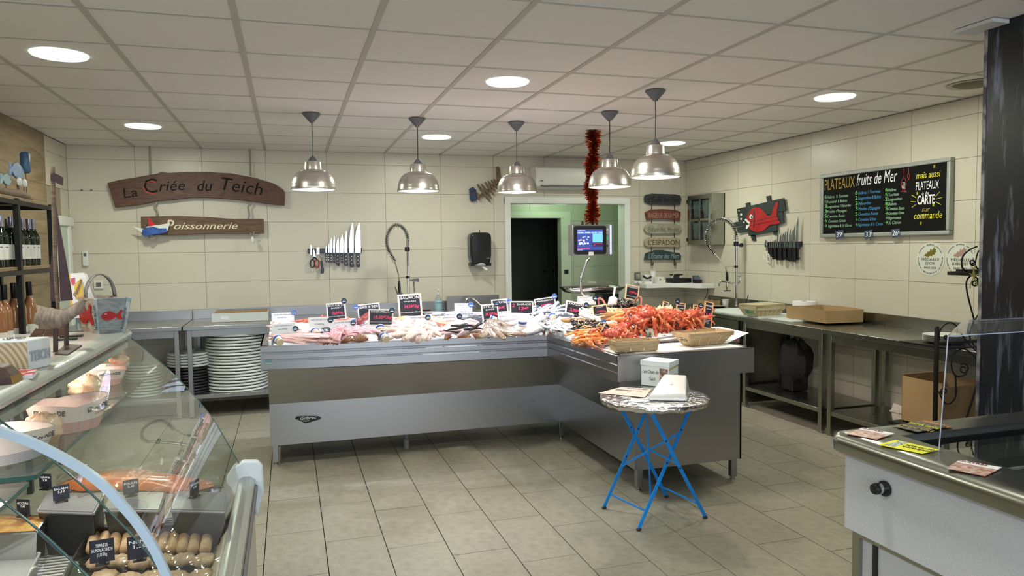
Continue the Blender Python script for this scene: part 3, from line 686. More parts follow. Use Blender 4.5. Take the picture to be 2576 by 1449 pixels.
def tx(s, x0, y0, x1, y1, size, m, par, shear=0, bold=.0, val=YS, ax='y', h=None):
    a, b = W(x0, y0, ax, val), W(x1, y1, ax, val); r = b-a
    return text(s, a, r, (0, 0, 1), size, m, par, width=r.length, shear=shear, bold=bold, height=h)
m_burn = mat('burnt_black', (.006, .005, .005), .9); m_redpaint = mat('red_paint', (.45, .03, .02), .5)
tx('La', 309, 499, 345, 494, .13, m_burn, t, .1); tx('C', 358, 489, 392, 488, .20, m_redpaint, t, 0, .0, YS+.0003); tx('C', 360, 486, 394, 485, .20, m_burn, t, 0, .0, YS-.001)
tx('riée', 398, 481, 465, 478, .14, m_burn, t, .25); tx('du', 492, 480, 532, 480, .15, m_burn, t, .25); tx('Teich', 548, 476, 655, 491, .18, m_burn, t, .15)
t2 = thing('lower_sign', 'smaller brown plank sign with cream handwriting, hanging below the arched sign', 'sign', (.0, YS, 1.6))
MB().prism(WP([(354, 545), (400, 544), (450, 543), (520, 546), (590, 551), (663, 551), (664, 587), (600, 589), (540, 588), (480, 590), (420, 592), (357, 590)], 'y', YS), (0, .04, 0)).build('plank', m_sign2, t2, bevel=.004)
m_cream = mat('cream_paint', (.75, .66, .48), .6)
tx('P', 416, 580, 437, 580, .15, m_cream, t2, .2, .002); tx('oissonnerie', 434, 577, 597, 576, .10, m_cream, t2, .35, .001)
t3 = thing('painted_boat_ornament', 'small red white and blue driftwood boat fixed on the lower plank sign', 'ornament', tuple(W(395, 575, 'y', 7.68)))
Yb = 7.70
MB().prism(WP([(371, 545), (392, 566), (374, 570)], 'y', Yb), (0, .012, 0)).build('red_sail', mat('red_sail', (.55, .015, .02), .5), t3)
MB().prism(WP([(333, 570), (360, 575), (368, 582), (356, 584)], 'y', Yb), (0, .012, 0)).build('white_fin', m_white, t3)
MB().prism(WP([(368, 571), (380, 566), (398, 566), (428, 561), (420, 582), (395, 580), (372, 580)], 'y', Yb+.002), (0, .02, 0)).build('white_deck', m_white, t3)
MB().prism(WP([(357, 578), (368, 573), (385, 570), (400, 575), (418, 574), (421, 584), (400, 589), (385, 590), (366, 596), (358, 590)], 'y', Yb-.012), (0, .02, 0)).build('blue_hull', mat('blue_hull', (.02, .07, .30), .5, noise=(18, (.04, .12, .42), .4, .6)), t3, bevel=.004)
for (x0, y0, x1, y1) in ((376, 366, 378, 440), (628, 374, 630, 442)):
    a = W(x0, y0, 'y', YS+.02); b = W(x1, y1, 'y', YS+.02); a.z = H
    tag(MB().tube([a, b], .008, 8).build('hanging_rope', m_rope), 'grey rope from the ceiling to the %s end of the arched shop sign' % ('left' if x0 < 500 else 'right'), 'rope')
for (x0, y0, x1, y1) in ((389, 500, 393, 545), (625, 503, 624, 552)):
    pts = spline(WP([(x0, y0), (x0+5, y0+10), (x0-1, y0+18), (x1+3, y1-12), (x1, y1)], 'y', YS+.02), 4)
    tag(MB().tube(pts, .009, 8).build('knotted_rope', m_rope), 'knotted rope joining the two wooden signs at their %s end' % ('left' if x0 < 500 else 'right'), 'rope')
t = thing('small_float', 'tiny white float tied under the right end of the lower sign', 'float', tuple(W(635, 602, 'y', YS)))
p = W(635, 604, 'y', YS-.03); MB().ellip(p, (.02, .02, .036), 14, 10).build('float', m_white, t)
MB().tube(spline(WP([(640, 582), (636, 590), (630, 587), (634, 598)], 'y', YS-.02), 4), .006, 6).build('string', m_rope, t)
p = W(383, 598, 'y', YS-.01); MB().tube(spline([p+Vector((-.03, 0, .01)), p+Vector((0, -.02, -.015)), p+Vector((.03, 0, .01)), p+Vector((0, .01, .03))], 4), .008, 6).build('rope_knot', m_rope, t)
# wall switch, socket
p = W(214, 650, 'y', 7.79)
t = thing('remote_control', 'white slim remote control in a holder on the back wall, left side', 'remote', tuple(p))
MB().box((p.x-.025, 7.79, p.z-.075), (p.x+.025, 7.82, p.z+.075)).build('body', m_offwhite, t, bevel=.008); MB().box((p.x-.012, 7.786, p.z+.02), (p.x+.012, 7.79, p.z+.05)).build('button', m_grey, t, bevel=.002)
p = W(247, 716, 'y', 7.79)
t = thing('wall_socket', 'grey wall socket behind the handle of the painted wooden basket', 'socket', tuple(p))
MB().box((p.x-.04, 7.80, p.z-.04), (p.x+.04, 7.82, p.z+.04)).build('plate', m_offwhite, t, bevel=.004); MB().box((p.x-.02, 7.795, p.z-.02), (p.x+.02, 7.80, p.z+.02)).build('insert', m_grey, t)
for k, px in enumerate((205, 229)):
    p = W(px, 478, 'y', 7.81); tag(MB().lathe([(.001, -.012), (.008, -.01), (.01, 0)], (p.x, 7.82, p.z), 10, 'y', cap=False).build('wall_screw', m_grey), ('left' if k == 0 else 'right')+' of two small dark screws in the wall left of the arched sign', 'screw')
# ================================================================ FISH SKELETON
m_drift = wood('driftwood', (.10, .065, .04), (.22, .15, .095), 12, .8, (1, 1, 5), 2)
p0 = W(1225, 470, 'y', 7.78)
t = thing('wooden_fish_skeleton', 'driftwood fish skeleton with blue head on the back wall', 'wall ornament', tuple(p0))
Yf = 7.78
MB().prism(WP([(1181, 475), (1190, 470), (1198, 477), (1200, 505), (1186, 507), (1183, 498)], 'y', Yf-.01), (0, .03, 0)).build('head', mat('navy_wood', (.012, .03, .075), .6, noise=(14, (.03, .06, .13), .4, .6)), t, bevel=.004)
MB().lathe([(.001, -.004), (.016, -.003), (.018, 0)], W(1190, 486, 'y', Yf-.012), 14, 'y', cap=False).build('eye', m_sign, t)
MB().prism(WP([(1198, 494), (1215, 484), (1258, 452), (1262, 457), (1220, 492), (1200, 500)], 'y', Yf), (0, .02, 0)).build('spine', m_drift, t, bevel=.003)
for (x0, y0, x1, y1, w) in ((1201, 463, 1234, 508, 7), (1211, 462, 1237, 500, 6), (1221, 458, 1244, 492, 6), (1228, 455, 1248, 483, 5.5), (1236, 452, 1253, 476, 5), (1243, 450, 1258, 471, 5), (1201, 484, 1206, 504, 6)):
    dx, dy = x1-x0, y1-y0; L = math.hypot(dx, dy); nx, ny = -dy/L, dx/L; pts = []
    for u, w_ in ((0, .35), (.2, .8), (.5, 1), (.8, .8), (1, .25)): pts.append((x0+dx*u+nx*w*w_*.5, y0+dy*u+ny*w*w_*.5))
    for u, w_ in ((1, .25), (.8, .8), (.5, 1), (.2, .8), (0, .35)): pts.append((x0+dx*u-nx*w*w_*.5, y0+dy*u-ny*w*w_*.5))
    MB().prism(WP(pts, 'y', Yf-.02), (0, .018, 0)).build('rib', m_drift, t, bevel=.002)
MB().prism(WP([(1249, 420), (1254, 418), (1258, 424), (1262, 455), (1256, 460), (1251, 458), (1250, 440)], 'y', Yf-.01), (0, .02, 0)).build('tail', m_drift, t, bevel=.004)
# ================================================================ AIR CONDITIONER
a = W(1347, 418, 'y', 7.62); b = W(1347, 473, 'y', 7.62)
t = thing('air_conditioner', 'white wall air conditioner above the doorway behind the tinsel', 'air conditioner', (3.1, 7.7, b.z))
x0, x1 = a.x, a.x+.86
pr = [(7.82, a.z), (7.64, a.z), (7.615, a.z-.02), (7.60, a.z-.12), (7.63, b.z+.02), (7.67, b.z), (7.82, b.z)]
MB().prism([(x0, y, z) for y, z in pr], (x1-x0, 0, 0)).build('housing', m_offwhite, t, bevel=.006, fix=True)
for k in range(2): MB().box((x0+.06, 7.612+.012*k, b.z+.028-.012*k), (x1-.06, 7.70, b.z+.034-.012*k)).build('air_flap', m_black if k == 0 else m_grey, t)
for k in range(9): MB().box((x0+.04+k*.09, 7.67, a.z), (x0+.115+k*.09, 7.80, a.z+.004)).build('top_grille', m_grey, t)
MB().box((x0+.05, 7.598, b.z+.075), (x0+.085, 7.603, b.z+.085)).build('logo_plate', m_grey, t)
# ================================================================ SIGN LADDER (five boat name boards)
names = [('L\'Étoile des Flots', [(1625, 490), (1640, 487), (1700, 489), (1712, 492), (1715, 501), (1711, 515), (1690, 516), (1634, 514), (1623, 508), (1622, 497)], (.032, .037, .038), m_burn, 'slate grey', 508, .35),
 ('ANGELUS DE LA MER', [(1624, 534), (1638, 527), (1668, 526), (1700, 528), (1713, 533), (1710, 555), (1690, 553), (1665, 551), (1640, 552), (1628, 554)], (.14, .04, .028), mat('pale_pink_paint', (.40, .24, .18), .6), 'rust red', 548, 0),
 ('Enfant des Houles', [(1624, 568), (1632, 562), (1660, 562), (1700, 563), (1712, 567), (1715, 577), (1709, 586), (1680, 588), (1640, 588), (1626, 585), (1621, 576)], (.30, .27, .20), mat('grey_green_paint', (.14, .16, .12), .6), 'beige', 583, 0),
 ("L'ESPADON", [(1625, 601), (1633, 597), (1660, 598), (1700, 598), (1711, 602), (1712, 615), (1708, 622), (1670, 621), (1630, 621), (1623, 617), (1622, 606)], (.32, .27, .18), mat('brown_paint', (.11, .085, .05), .6), 'cream', 616, 0),
 ("L'Écume des Mers", [(1625, 637), (1640, 632), (1648, 629), (1668, 629), (1690, 634), (1710, 637), (1714, 644), (1713, 654), (1670, 653), (1622, 654), (1623, 645)], (.022, .045, .048), mat('pale_blue_paint', (.30, .36, .38), .6), 'dark teal', 650, .35)]
pz = []
for s, pl, c, mi, cn, ty, sh in names:
    pts = WP(pl, 'y', 7.775); z0 = min(p.z for p in pts)
    t = thing('boat_name_board', '%s wooden boat name board reading %s, right of the doorway' % (cn, s), 'name board', (pts[0].x, 7.78, z0), 0, 'boat name boards hanging in a column')
    b_ = MB().prism(pts, (0, .022, 0)).build('plank', mat('board_paint', c, .75, noise=(20, tuple(v*1.5 for v in c), .4, .65), stretch=(1, 1, 5), bump=(12, .5)), t, bevel=.003, fix=True)
    tx(s, 1630, ty, 1708, ty, .085, mi, t, sh, .001 if sh == 0 else 0, val=7.775)
for k, x in enumerate((1640, 1697)):
    pts = WP([(x, 492), (x-1, 665)], 'y', 7.80)
    tag(MB().tube(pts, .005, 6).build('board_cord', m_blackmat), ('left' if k == 0 else 'right')+' dark cord carrying the five boat name boards', 'cord')
    p = W(x+1, 663, 'y', 7.785); tag(MB().ellip(p, (.02, .02, .024), 10, 8, fn=lambda v, a, t_: v*(1+.2*math.sin(4*a))).build('rope_knot', mat('brown_knot', (.12, .065, .03), .9)), 'brown knot under the %s end of the lowest boat name board' % ('left' if k == 0 else 'right'), 'knot')
# ================================================================ TOWEL DISPENSER
a = W(1183, 585, 'y', 7.66); b = W(1238, 668, 'y', 7.66)
t = thing('paper_towel_dispenser', 'black glossy paper towel dispenser left of the doorway', 'towel dispenser', ((a.x+b.x)/2, 7.7, b.z))
cx = (a.x+b.x)/2; w = (b.x-a.x)/2; 
pr = [(cx+w*u, 7.66, b.z+(a.z-b.z)*v) for u, v in ((-.82, .04), (-.98, .3), (-1, .85), (-.9, .97), (-.6, 1), (.6, 1), (.9, .97), (1, .85), (.98, .3), (.82, .04))]
MB().prism(pr, (0, .16, 0)).build('cover', mat('glossy_black', (.02, .02, .022), .12), t, bevel=.022)
MB().box((cx-.004, 7.72, a.z), (cx+.004, 7.73, a.z+.03)).build('key', m_black, t)
for s in (-1, 1): MB().box((cx+s*w*.8-.02, 7.67, b.z-.004), (cx+s*w*.8+.02, 7.8, b.z+.03)).build('foot', m_black, t, bevel=.004)
MB().ellip((cx, 7.70, b.z+.012), (w*.48, .05, .03), 16, 8).build('outlet', mat('clear_grey', (.45, .46, .46), .2), t)
pts = [(cx+.0, 7.68, b.z), (cx+.05, 7.66, b.z-.02), (cx+.07, 7.65, b.z-.045), (cx+.05, 7.66, b.z-.05), (cx+.005, 7.68, b.z-.015)]
MB().prism(pts, (0, .006, 0)).build('paper', m_paper2, t, fix=True)
text('tork', (cx+.055, 7.655, b.z+.075), (1, 0, 0), (0, 0, 1), .022, m_alu, t, shear=.2)
# ================================================================ KNIVES, LEFT RACK
m_blade = mat('knife_steel', (.62, .65, .75), .22, 1.0)
C3 = lambda x, y: (660+x/3.15, 360+y/3.15)
YR = 7.775
a = W(*C3(362, 837), 'y', 7.78); b = W(*C3(790, 868), 'y', 7.78)
tag(MB().box((a.x, 7.79, b.z), (b.x, 7.82, a.z)).build('magnetic_knife_bar', m_black, bevel=.003), 'black magnetic bar on the back wall holding ten tools', 'knife rack')
def knife(label, x, top, guard, hb, bw, hw, yy, C, par_axis='y', val=YR, lean=0, curve=.6, group='knives on the back wall rack', dot=True):
    V = (0, .003, 0) if par_axis == 'y' else (.003, 0, 0); Hd = (0, .016, 0) if par_axis == 'y' else (.016, 0, 0); back = Vector((0, -.008, 0)) if par_axis == 'y' else Vector((-.008, 0, 0))
    t = thing('knife', label, 'knife', tuple(W(*C(x, hb), par_axis, val)), 0, group)
    L = guard-top
    pl = [(x-bw/2, guard), (x-bw/2, top+L*curve), (x-bw*.30, top+L*curve*.45), (x+bw*.12+lean, top+4), (x+bw*.25+lean, top), (x+bw*.45+lean*.6, top+L*.25), (x+bw/2, guard)]
    MB().prism(WP([C(*p) for p in pl], par_axis, val), V).build('blade', m_blade, t, fix=True)
    hl = hb-guard
    pl = [(x-hw*.5, guard), (x+hw*.5, guard), (x+hw*.55, guard+hl*.3), (x+hw*.5, guard+hl*.7), (x+hw*.75, guard+hl*.9), (x+hw*.5, hb), (x-hw*.2, hb), (x-hw*.5, hb-hl*.12), (x-hw*.35, guard+hl*.6), (x-hw*.5, guard+hl*.3)]
    MB().prism([p+back for p in WP([C(*p) for p in pl], par_axis, val)], Hd).build('handle', m_black, t, bevel=.002, fix=True)
    if dot:
        for q in (.25, .5, .75):
            p = W(*C(x, guard+hl*q), par_axis, val)+back
            MB().lathe([(.001, -.001), (.003, -.001), (.003, .001)] if par_axis == 'y' else [(.001, -.001), (.003, -.001), (.003, .001)], p, 8, par_axis, cap=False).build('rivet', m_chrome, t)
    return t
kn = [(506, 808, 945, 11, 12, 'smallest'), (527, 790, 945, 12, 13, 'second'), (545, 748, 950, 14, 14, 'third'), (568, 735, 950, 15, 15, 'fourth'), (597, 750, 972, 24, 22, 'fifth'), (628, 722, 950, 28, 17, 'sixth'), (662, 692, 978, 24, 25, 'seventh'), (707, 630, 985, 34, 28, 'eighth'), (757, 630, 985, 46, 26, 'widest')]
for x, tp, hb, bw, hw, nm in kn: knife('%s kitchen knife from the left on the back wall rack' % nm if nm not in ('widest',) else 'widest kitchen knife at the right end of the back wall rack', x, tp, 868, hb, bw, hw, 0, C3)
t = thing('scissors', 'kitchen scissors with red and black loops hanging on the knife bar', 'scissors', tuple(W(*C3(415, 930), 'y', YR)))
MB().prism(WP([C3(*p) for p in ((404, 905), (400, 860), (406, 840), (412, 850), (424, 905), (414, 912))], 'y', YR), (0, .004, 0)).build('blade', m_blade, t, fix=True)
for s, cx_ in ((-1, 397), (1, 433)):
    ring = [W(*C3(cx_+17*math.cos(a), 955+32*math.sin(a)), 'y', YR-.006) for a in [2*math.pi*k/16 for k in range(17)]]
    MB().tube(ring, .007, 6, cap=False).build('loop', m_black if s < 0 else mat('red_loop', (.35, .02, .02), .4), t)
    MB().tube([W(*C3(412, 900), 'y', YR-.004), W(*C3(cx_, 925), 'y', YR-.006)], .008, 6).build('shank', m_black, t)
t = thing('hook_knife', 'cranked fishmonger knife with black grip hanging lowest on the bar', 'knife', tuple(W(*C3(473, 1035), 'y', YR)))
MB().tube(WP([C3(*p) for p in ((455, 895), (468, 918), (470, 935))], 'y', YR), .004, 6).build('blade', m_blade, t)
MB().prism(WP([C3(*p) for p in ((458, 937), (478, 935), (484, 985), (490, 1000), (486, 1032), (464, 1036), (462, 1015), (466, 990))], 'y', YR-.01), (0, .02, 0)).build('handle', m_black, t, bevel=.003, fix=True)
t = thing('steel_clip', 'square steel clip on the knife bar beside the scissors', 'clip', tuple(W(*C3(440, 870), 'y', YR)))
MB().prism(WP([C3(*p) for p in ((430, 826), (452, 826), (452, 882), (430, 882))], 'y', YR-.02), (0, .02, 0)).build('plate', m_chrome, t, fix=True)
MB().prism(WP([C3(*p) for p in ((434, 850), (450, 850), (450, 868), (434, 868))], 'y', YR-.022), (0, .004, 0)).build('slot', m_steel, t, fix=True)
tag(MB().prism(WP([C3(*p) for p in ((381, 806), (390, 806), (390, 886), (381, 886))], 'y', YR-.005), (0, .01, 0)).build('short_blade_tool', m_blade, fix=True), 'short narrow blade at the left end of the magnetic bar', 'blade')
# ================================================================ SPRAY TAPS
def coil(path, R, r, turns, n=5, seg=10):
    P = [Vector(p) for p in path]; Ls = [0]
    for i in range(1, len(P)): Ls.append(Ls[-1]+(P[i]-P[i-1]).length)
    out = []; N = turns*seg; j = 0; u = None
    for k in range(N+1):
        s = Ls[-1]*k/N
        while j < len(P)-2 and Ls[j+1] < s: j += 1
        f = (s-Ls[j])/max(Ls[j+1]-Ls[j], 1e-9); c = P[j].lerp(P[j+1], min(f, 1)); t = (P[j+1]-P[j]).normalized()
        if u is None: u = t.orthogonal().normalized()
        u = (u-t*u.dot(t)).normalized(); w = t.cross(u); a = 2*math.pi*k/seg
        out.append(c+(u*math.cos(a)+w*math.sin(a))*R)
    return MB().tube(out, r, n)
def spray_tap(label, C, Y, riser, arc, hose, spray, clamp, bracket, base_z, sc, extra):
    p = W(*C(*riser[0]), 'y', Y)
    t = thing('spray_tap', label, 'tap', (p.x, Y, base_z))
    r0 = Vector((p.x, Y, base_z)); r1 = W(*C(*riser[1]), 'y', Y); r1.x = (r1.x+p.x)/2
    MB().tube([r0, r1], .013*sc, 12).build('riser_pipe', m_chrome, t)
    MB().lathe([(.03, 0), (.03, .012), (.016, .02), (.015, .05)], r0, 18, cap=False).build('base_flange', m_chrome, t)
    ap = spline(WP([C(*q) for q in arc], 'y', Y), 6)
    coil(ap, .021*sc, .0032*sc, 44).build('spring', m_chrome, t)
    MB().tube(ap, .010*sc, 8).build('inner_hose', m_blackmat, t)
    MB().tube(spline(WP([C(*q) for q in hose], 'y', Y), 5), .008*sc, 8).build('hose', m_chrome, t)
    s0, s1 = WP([C(*q) for q in spray], 'y', Y)
    g = MB().tube([s0, s0.lerp(s1, .2), s0.lerp(s1, .6), s1], [.009*sc, .014*sc, .014*sc, .011*sc], 12).build('spray_grip', m_black, t)
    c0 = W(*C(*clamp), 'y', Y)
    MB().lathe([(.001, -.022), (.026, -.022), (.026, .022), (.001, .022)], c0, 16, cap=False).build('clamp', m_black, t)
    b0, b1 = WP([C(*q) for q in bracket], 'y', Y)
    MB().tube([b0, b1], .005*sc, 8).build('bracket', m_chrome, t)
    MB().lathe([(.001, -.012), (.02, -.012), (.02, .012), (.001, .012)], (c0.x, Y, b1.z), 14, cap=False).build('bracket_clamp', m_black, t)
    extra(t, Y); return t
def exL(t, Y):
    C = C3
    a = W(*C(1160, 1085), 'y', Y); MB().tube([a, W(*C(1200, 1085), 'y', Y)], .012, 10).build('valve_body', m_chrome, t)
    MB().prism(WP([C(*q) for q in ((1195, 1075), (1238, 1070), (1243, 1085), (1240, 1102), (1200, 1095))], 'y', Y-.012), (0, .024, 0)).build('valve_knob', m_grey, t, bevel=.003, fix=True)
    MB().tube(spline(WP([C(*q) for q in ((1195, 1090), (1203, 1110), (1204, 1140), (1208, 1180))], 'y', Y), 4), .010, 10).build('spout', m_chrome, t)
    MB().prism(WP([C(*q) for q in ((1050, 1140), (1057, 1138), (1075, 1185), (1108, 1180), (1115, 1190), (1108, 1200), (1068, 1200))], 'y', Y-.01), (0, .02, 0)).build('spray_lever', m_grey, t, bevel=.003, fix=True)
spray_tap('tall chrome spray tap with coiled hose behind the salmon price card', C3, 7.35, ((1160, 1290), (1152, 760)), ((1155, 775), (1148, 735), (1120, 680), (1065, 648), (1020, 675), (992, 730), (985, 790), (1000, 850), (1030, 905), (1052, 940)),
          ((1045, 930), (1062, 990), (1078, 1045), (1083, 1100)), ((1083, 1095), (1088, 1195)), (1148, 840), (((1078, 1064), (1158, 1062))), .845, 1, exL)
C4 = lambda x, y: (1580+x/3.623, 440+y/3.623)
def exR(t, Y):
    C = C4
    p = W(*C(1030, 640), 'y', Y); MB().lathe([(.001, -.012), (.022, -.010), (.022, .010), (.001, .012)], p, 16, 'y', cap=False).build('tension_knob', m_black, t)
    MB().tube(WP([C(*q) for q in ((990, 915), (1040, 915))], 'y', Y), .012, 10).build('valve_body', m_chrome, t)
    MB().prism(WP([C(*q) for q in ((1025, 900), (1045, 898), (1055, 915), (1045, 930), (1025, 930))], 'y', Y-.012), (0, .024, 0)).build('valve_knob', m_chrome, t, bevel=.003, fix=True)
    MB().tube(spline(WP([C(*q) for q in ((1020, 925), (1018, 965), (1000, 990), (960, 990), (900, 975), (850, 968), (836, 985), (832, 1012))], 'y', Y), 5), .011, 10).build('spout', m_chrome, t)
    MB().tube(WP([C(*q) for q in ((905, 965), (903, 1010), (904, 1050))], 'y', Y), [.008, .012, .009], 12).build('spray_nozzle', m_chrome, t)
    MB().box(*[tuple(v) for v in (W(*C(884, 1062), 'y', Y-.012), W(*C(928, 1050), 'y', Y+.012))]).build('spray_disc', m_black, t)
    MB().tube(WP([C(*q) for q in ((975, 1160), (1000, 1200), (985, 1215), (965, 1225))], 'y', Y), .012, 8).build('mixer_lever', m_chrome, t)
spray_tap('chrome spray tap with large coiled loop at the right corner sink', C4, 6.6, ((988, 1200), (986, 560)), ((985, 590), (982, 530), (958, 468), (915, 425), (865, 405), (812, 408), (760, 440), (722, 500), (710, 570), (728, 640), (785, 718)),
          ((785, 712), (840, 775), (885, 830), (898, 880)), ((900, 880), (905, 968)), (985, 627), ((890, 836), (990, 836)), .86, 1, exR)
a = W(1170, 760, 'y', 7.5)
tp = spline(WP([(1245, 790), (1215, 770), (1195, 753), (1183, 749), (1174, 752), (1172, 765), (1172, 790)], 'y', 7.5), 4)
t = thing('swan_neck_tap', 'low bent dark steel tap behind the white merlus card', 'tap', (a.x, 7.5, .9)); MB().tube(tp, .011, 10).build('spout', m_chrome, t)
# ================================================================ RIGHT KNIFE RACK
XK = 4.60
a = W(*C4(1243, 612), 'x', XK); b = W(*C4(1565, 655), 'x', XK)
tag(MB().box((XK, b.y, b.z), (XR, a.y, a.z)).build('magnetic_knife_bar', m_black, bevel=.003), 'black magnetic bar on the right wall crowded with knives', 'knife rack')
kr = [(1287, 600, 725, 7, 16), (1306, 602, 745, 7, 15), (1325, 590, 770, 8, 17), (1342, 580, 765, 8, 14), (1362, 500, 778, 10, 26), (1385, 535, 778, 11, 24), (1410, 520, 778, 10, 26), (1428, 505, 760, 9, 22), (1450, 480, 778, 12, 28), (1472, 490, 790, 13, 28), (1490, 500, 780, 12, 24), (1512, 450, 792, 15, 28), (1540, 378, 775, 17, 30)]
words = ['first', 'second', 'third', 'fourth', 'fifth', 'sixth', 'seventh', 'eighth', 'ninth', 'tenth', 'eleventh', 'twelfth', 'longest']
for i, (x, tp_, hb, bw, hw) in enumerate(kr):
    knife(('%s knife from the left on the right wall rack' % words[i]) if i < 12 else 'longest knife at the right end of the right wall rack', x, tp_, 662, hb, bw, hw, 0, C4, 'x', XK-.02*(i % 2)-.003, lean=8, group='knives on the right wall rack', dot=False)
t = thing('scissors', 'white handled scissors at the left end of the right wall rack', 'scissors', tuple(W(*C4(1265, 760), 'x', XK)))
MB().prism(WP([C4(*p) for p in ((1255, 690), (1258, 610), (1264, 590), (1268, 610), (1275, 690))], 'x', XK-.01), (.004, 0, 0)).build('blade', m_blade, t, fix=True)
MB().prism(WP([C4(*p) for p in ((1247, 640), (1248, 600), (1252, 590), (1256, 600), (1262, 640))], 'x', XK-.014), (.004, 0, 0)).build('blade', m_blade, t, fix=True)
for s, (cx_, cy_, ry) in enumerate(((1252, 738, 34), (1278, 758, 36))):
    MB().tube([W(*C4(cx_+14*math.cos(a), cy_+ry*math.sin(a)), 'x', XK-.01) for a in [2*math.pi*k/16 for k in range(17)]], .006, 6, cap=False).build('loop', m_offwhite, t)
# ================================================================ STEEL CABINET WITH CURTAINED DOOR
t = thing('wall_cabinet', 'small steel wall cabinet with curtained glass door in the right corner', 'cabinet', (4.5, 7.2, 1.52))
y0c, y1c, x0c = 6.99, 7.49, 4.46
cz0, cz1 = 1.52, 2.085
mb = MB(); mb.box((x0c+.02, y0c, cz0), (XR, y0c+.012, cz1)); mb.box((x0c+.02, y1c-.012, cz0), (XR, y1c, cz1)); mb.box((x0c+.02, y0c+.012, cz0), (XR, y1c-.012, cz0+.012)); mb.box((x0c+.02, y0c+.012, cz1-.012), (XR, y1c-.012, cz1)); mb.box((XR-.01, y0c, cz0), (XR, y1c, cz1))
mb.build('carcass', m_steel_d, t)
d = MB(); fwid = .05
d.box((x0c, y0c, cz0), (x0c+.02, y0c+fwid, cz1)); d.box((x0c, y1c-fwid, cz0), (x0c+.02, y1c, cz1)); d.box((x0c, y0c+fwid, cz0), (x0c+.02, y1c-fwid, cz0+fwid)); d.box((x0c, y0c+fwid, cz1-fwid), (x0c+.02, y1c-fwid, cz1)); d.box((x0c+.004, y0c+fwid, (cz0+cz1)/2-.012), (x0c+.014, y1c-fwid, (cz0+cz1)/2+.012)); d.box((x0c+.004, (y0c+y1c)/2-.008, cz0+fwid), (x0c+.014, (y0c+y1c)/2+.008, cz1-fwid))
dd = d.build('door', m_steel_d, t)
MB().box((x0c+.010, y0c+fwid, cz0+fwid), (x0c+.012, y1c-fwid, cz1-fwid)).build('pane', glassmat('cabinet_glass', tint=.7), dd)
MB().tube([(x0c-.015, y0c+.02, 1.70), (x0c-.015, y0c+.02, 1.86)], .008, 8).build('handle', m_chrome, dd)
m_cur = mat('lace_curtain', (.35, .36, .42), .8)
for s in (0, 1):
    for lv in (0, 1):
        ya_, yb2_ = (y0c+.06, (y0c+y1c)/2-.01) if s == 0 else ((y0c+y1c)/2+.01, y1c-.06); zt = cz1-.06 if lv == 0 else (cz0+cz1)/2-.03; zb = (cz0+cz1)/2+.02 if lv == 0 else cz0+.06
        MB().grid(lambda u, v: (x0c+.03+.01*math.sin(u*22), ya_+(yb2_-ya_)*(u*(1-.45*v)+.22*v), zt+(zb-zt)*v), 16, 5).build('curtain', m_cur, t, solid=.001)
for z in (1.58, 2.02): MB().box((x0c-.008, y1c-.01, z-.02), (x0c+.01, y1c+.012, z+.02)).build('hinge', m_black, t)
# ================================================================ RED FISH PLAQUE
m_plk = mat('black_green_plank', (.018, .028, .026), .7, noise=(10, (.03, .042, .04), .4, .6), stretch=(1, 1, 4))
m_red = mat('red_fish_paint', (.42, .014, .016), .5, noise=(9, (.34, .012, .014), .4, .6))
X1 = 4.60
t = thing('red_fish_plaque', 'red cartoon-like fish painted on crooked black planks, on the right wall', 'wall ornament', tuple(W(*C4(1200, 400), 'x', X1)))
for pl in ([(990, 310), (1415, 210), (1435, 325), (1005, 425)], [(950, 437), (1405, 335), (1415, 385), (1418, 395), (955, 470)], [(985, 480), (1410, 390), (1418, 437), (1000, 530)], [(1090, 520), (1350, 455), (1358, 510), (1098, 555)]):
    MB().prism(WP([C4(*p) for p in pl], 'x', X1), (.015, 0, 0)).build('plank', m_plk, t, bevel=.003, fix=True)
for pl in ([(1070, 258), (1105, 250), (1160, 600), (1128, 600)], [(1258, 195), (1292, 188), (1362, 540), (1328, 548)]):
    MB().prism(WP([C4(*p) for p in pl], 'x', X1+.016), (.014, 0, 0)).build('batten', m_plk, t, fix=True)
fish = [(1085, 440), (1078, 400), (1095, 350), (1125, 312), (1165, 293), (1200, 300), (1235, 330), (1262, 365), (1285, 378), (1305, 365), (1318, 330), (1330, 280), (1345, 250), (1372, 245), (1362, 290), (1355, 340), (1355, 375), (1370, 410), (1387, 440), (1345, 450), (1305, 450), (1275, 470), (1250, 495), (1215, 515), (1170, 522), (1125, 505), (1100, 480), (1112, 455)]
fc_ = (sum(p[0] for p in fish)/len(fish), sum(p[1] for p in fish)/len(fish))
big = [(x+(x-fc_[0])*.03+(5 if x > fc_[0] else -4), y+(y-fc_[1])*.04) for x, y in fish]
MB().prism(WP([C4(*p) for p in big], 'x', X1-.0015), (.0015, 0, 0)).build('fish_outline', m_black, t, fix=True)
MB().prism(WP([C4(*p) for p in fish], 'x', X1-.003), (.0015, 0, 0)).build('fish_body', m_red, t, fix=True)
for pl in ([(1085, 432), (1390, 372), (1390, 376), (1085, 437)], [(1090, 465), (1385, 405), (1385, 409), (1090, 470)], [(1140, 320), (1150, 325), (1158, 400), (1148, 480), (1140, 485), (1150, 400)]):
    MB().prism(WP([C4(*p) for p in pl], 'x', X1-.0035), (.001, 0, 0)).build('painted_line', m_black, t, fix=True)
def disc(C, x, y, rx, ry, ax, val, m, name, par, n=20):
    return MB().prism([W(*C(x+rx*math.cos(2*math.pi*k/n), y+ry*math.sin(2*math.pi*k/n)), ax, val) for k in range(n)], (.001, 0, 0) if ax == 'x' else (0, .001, 0)).build(name, m, par, fix=True)
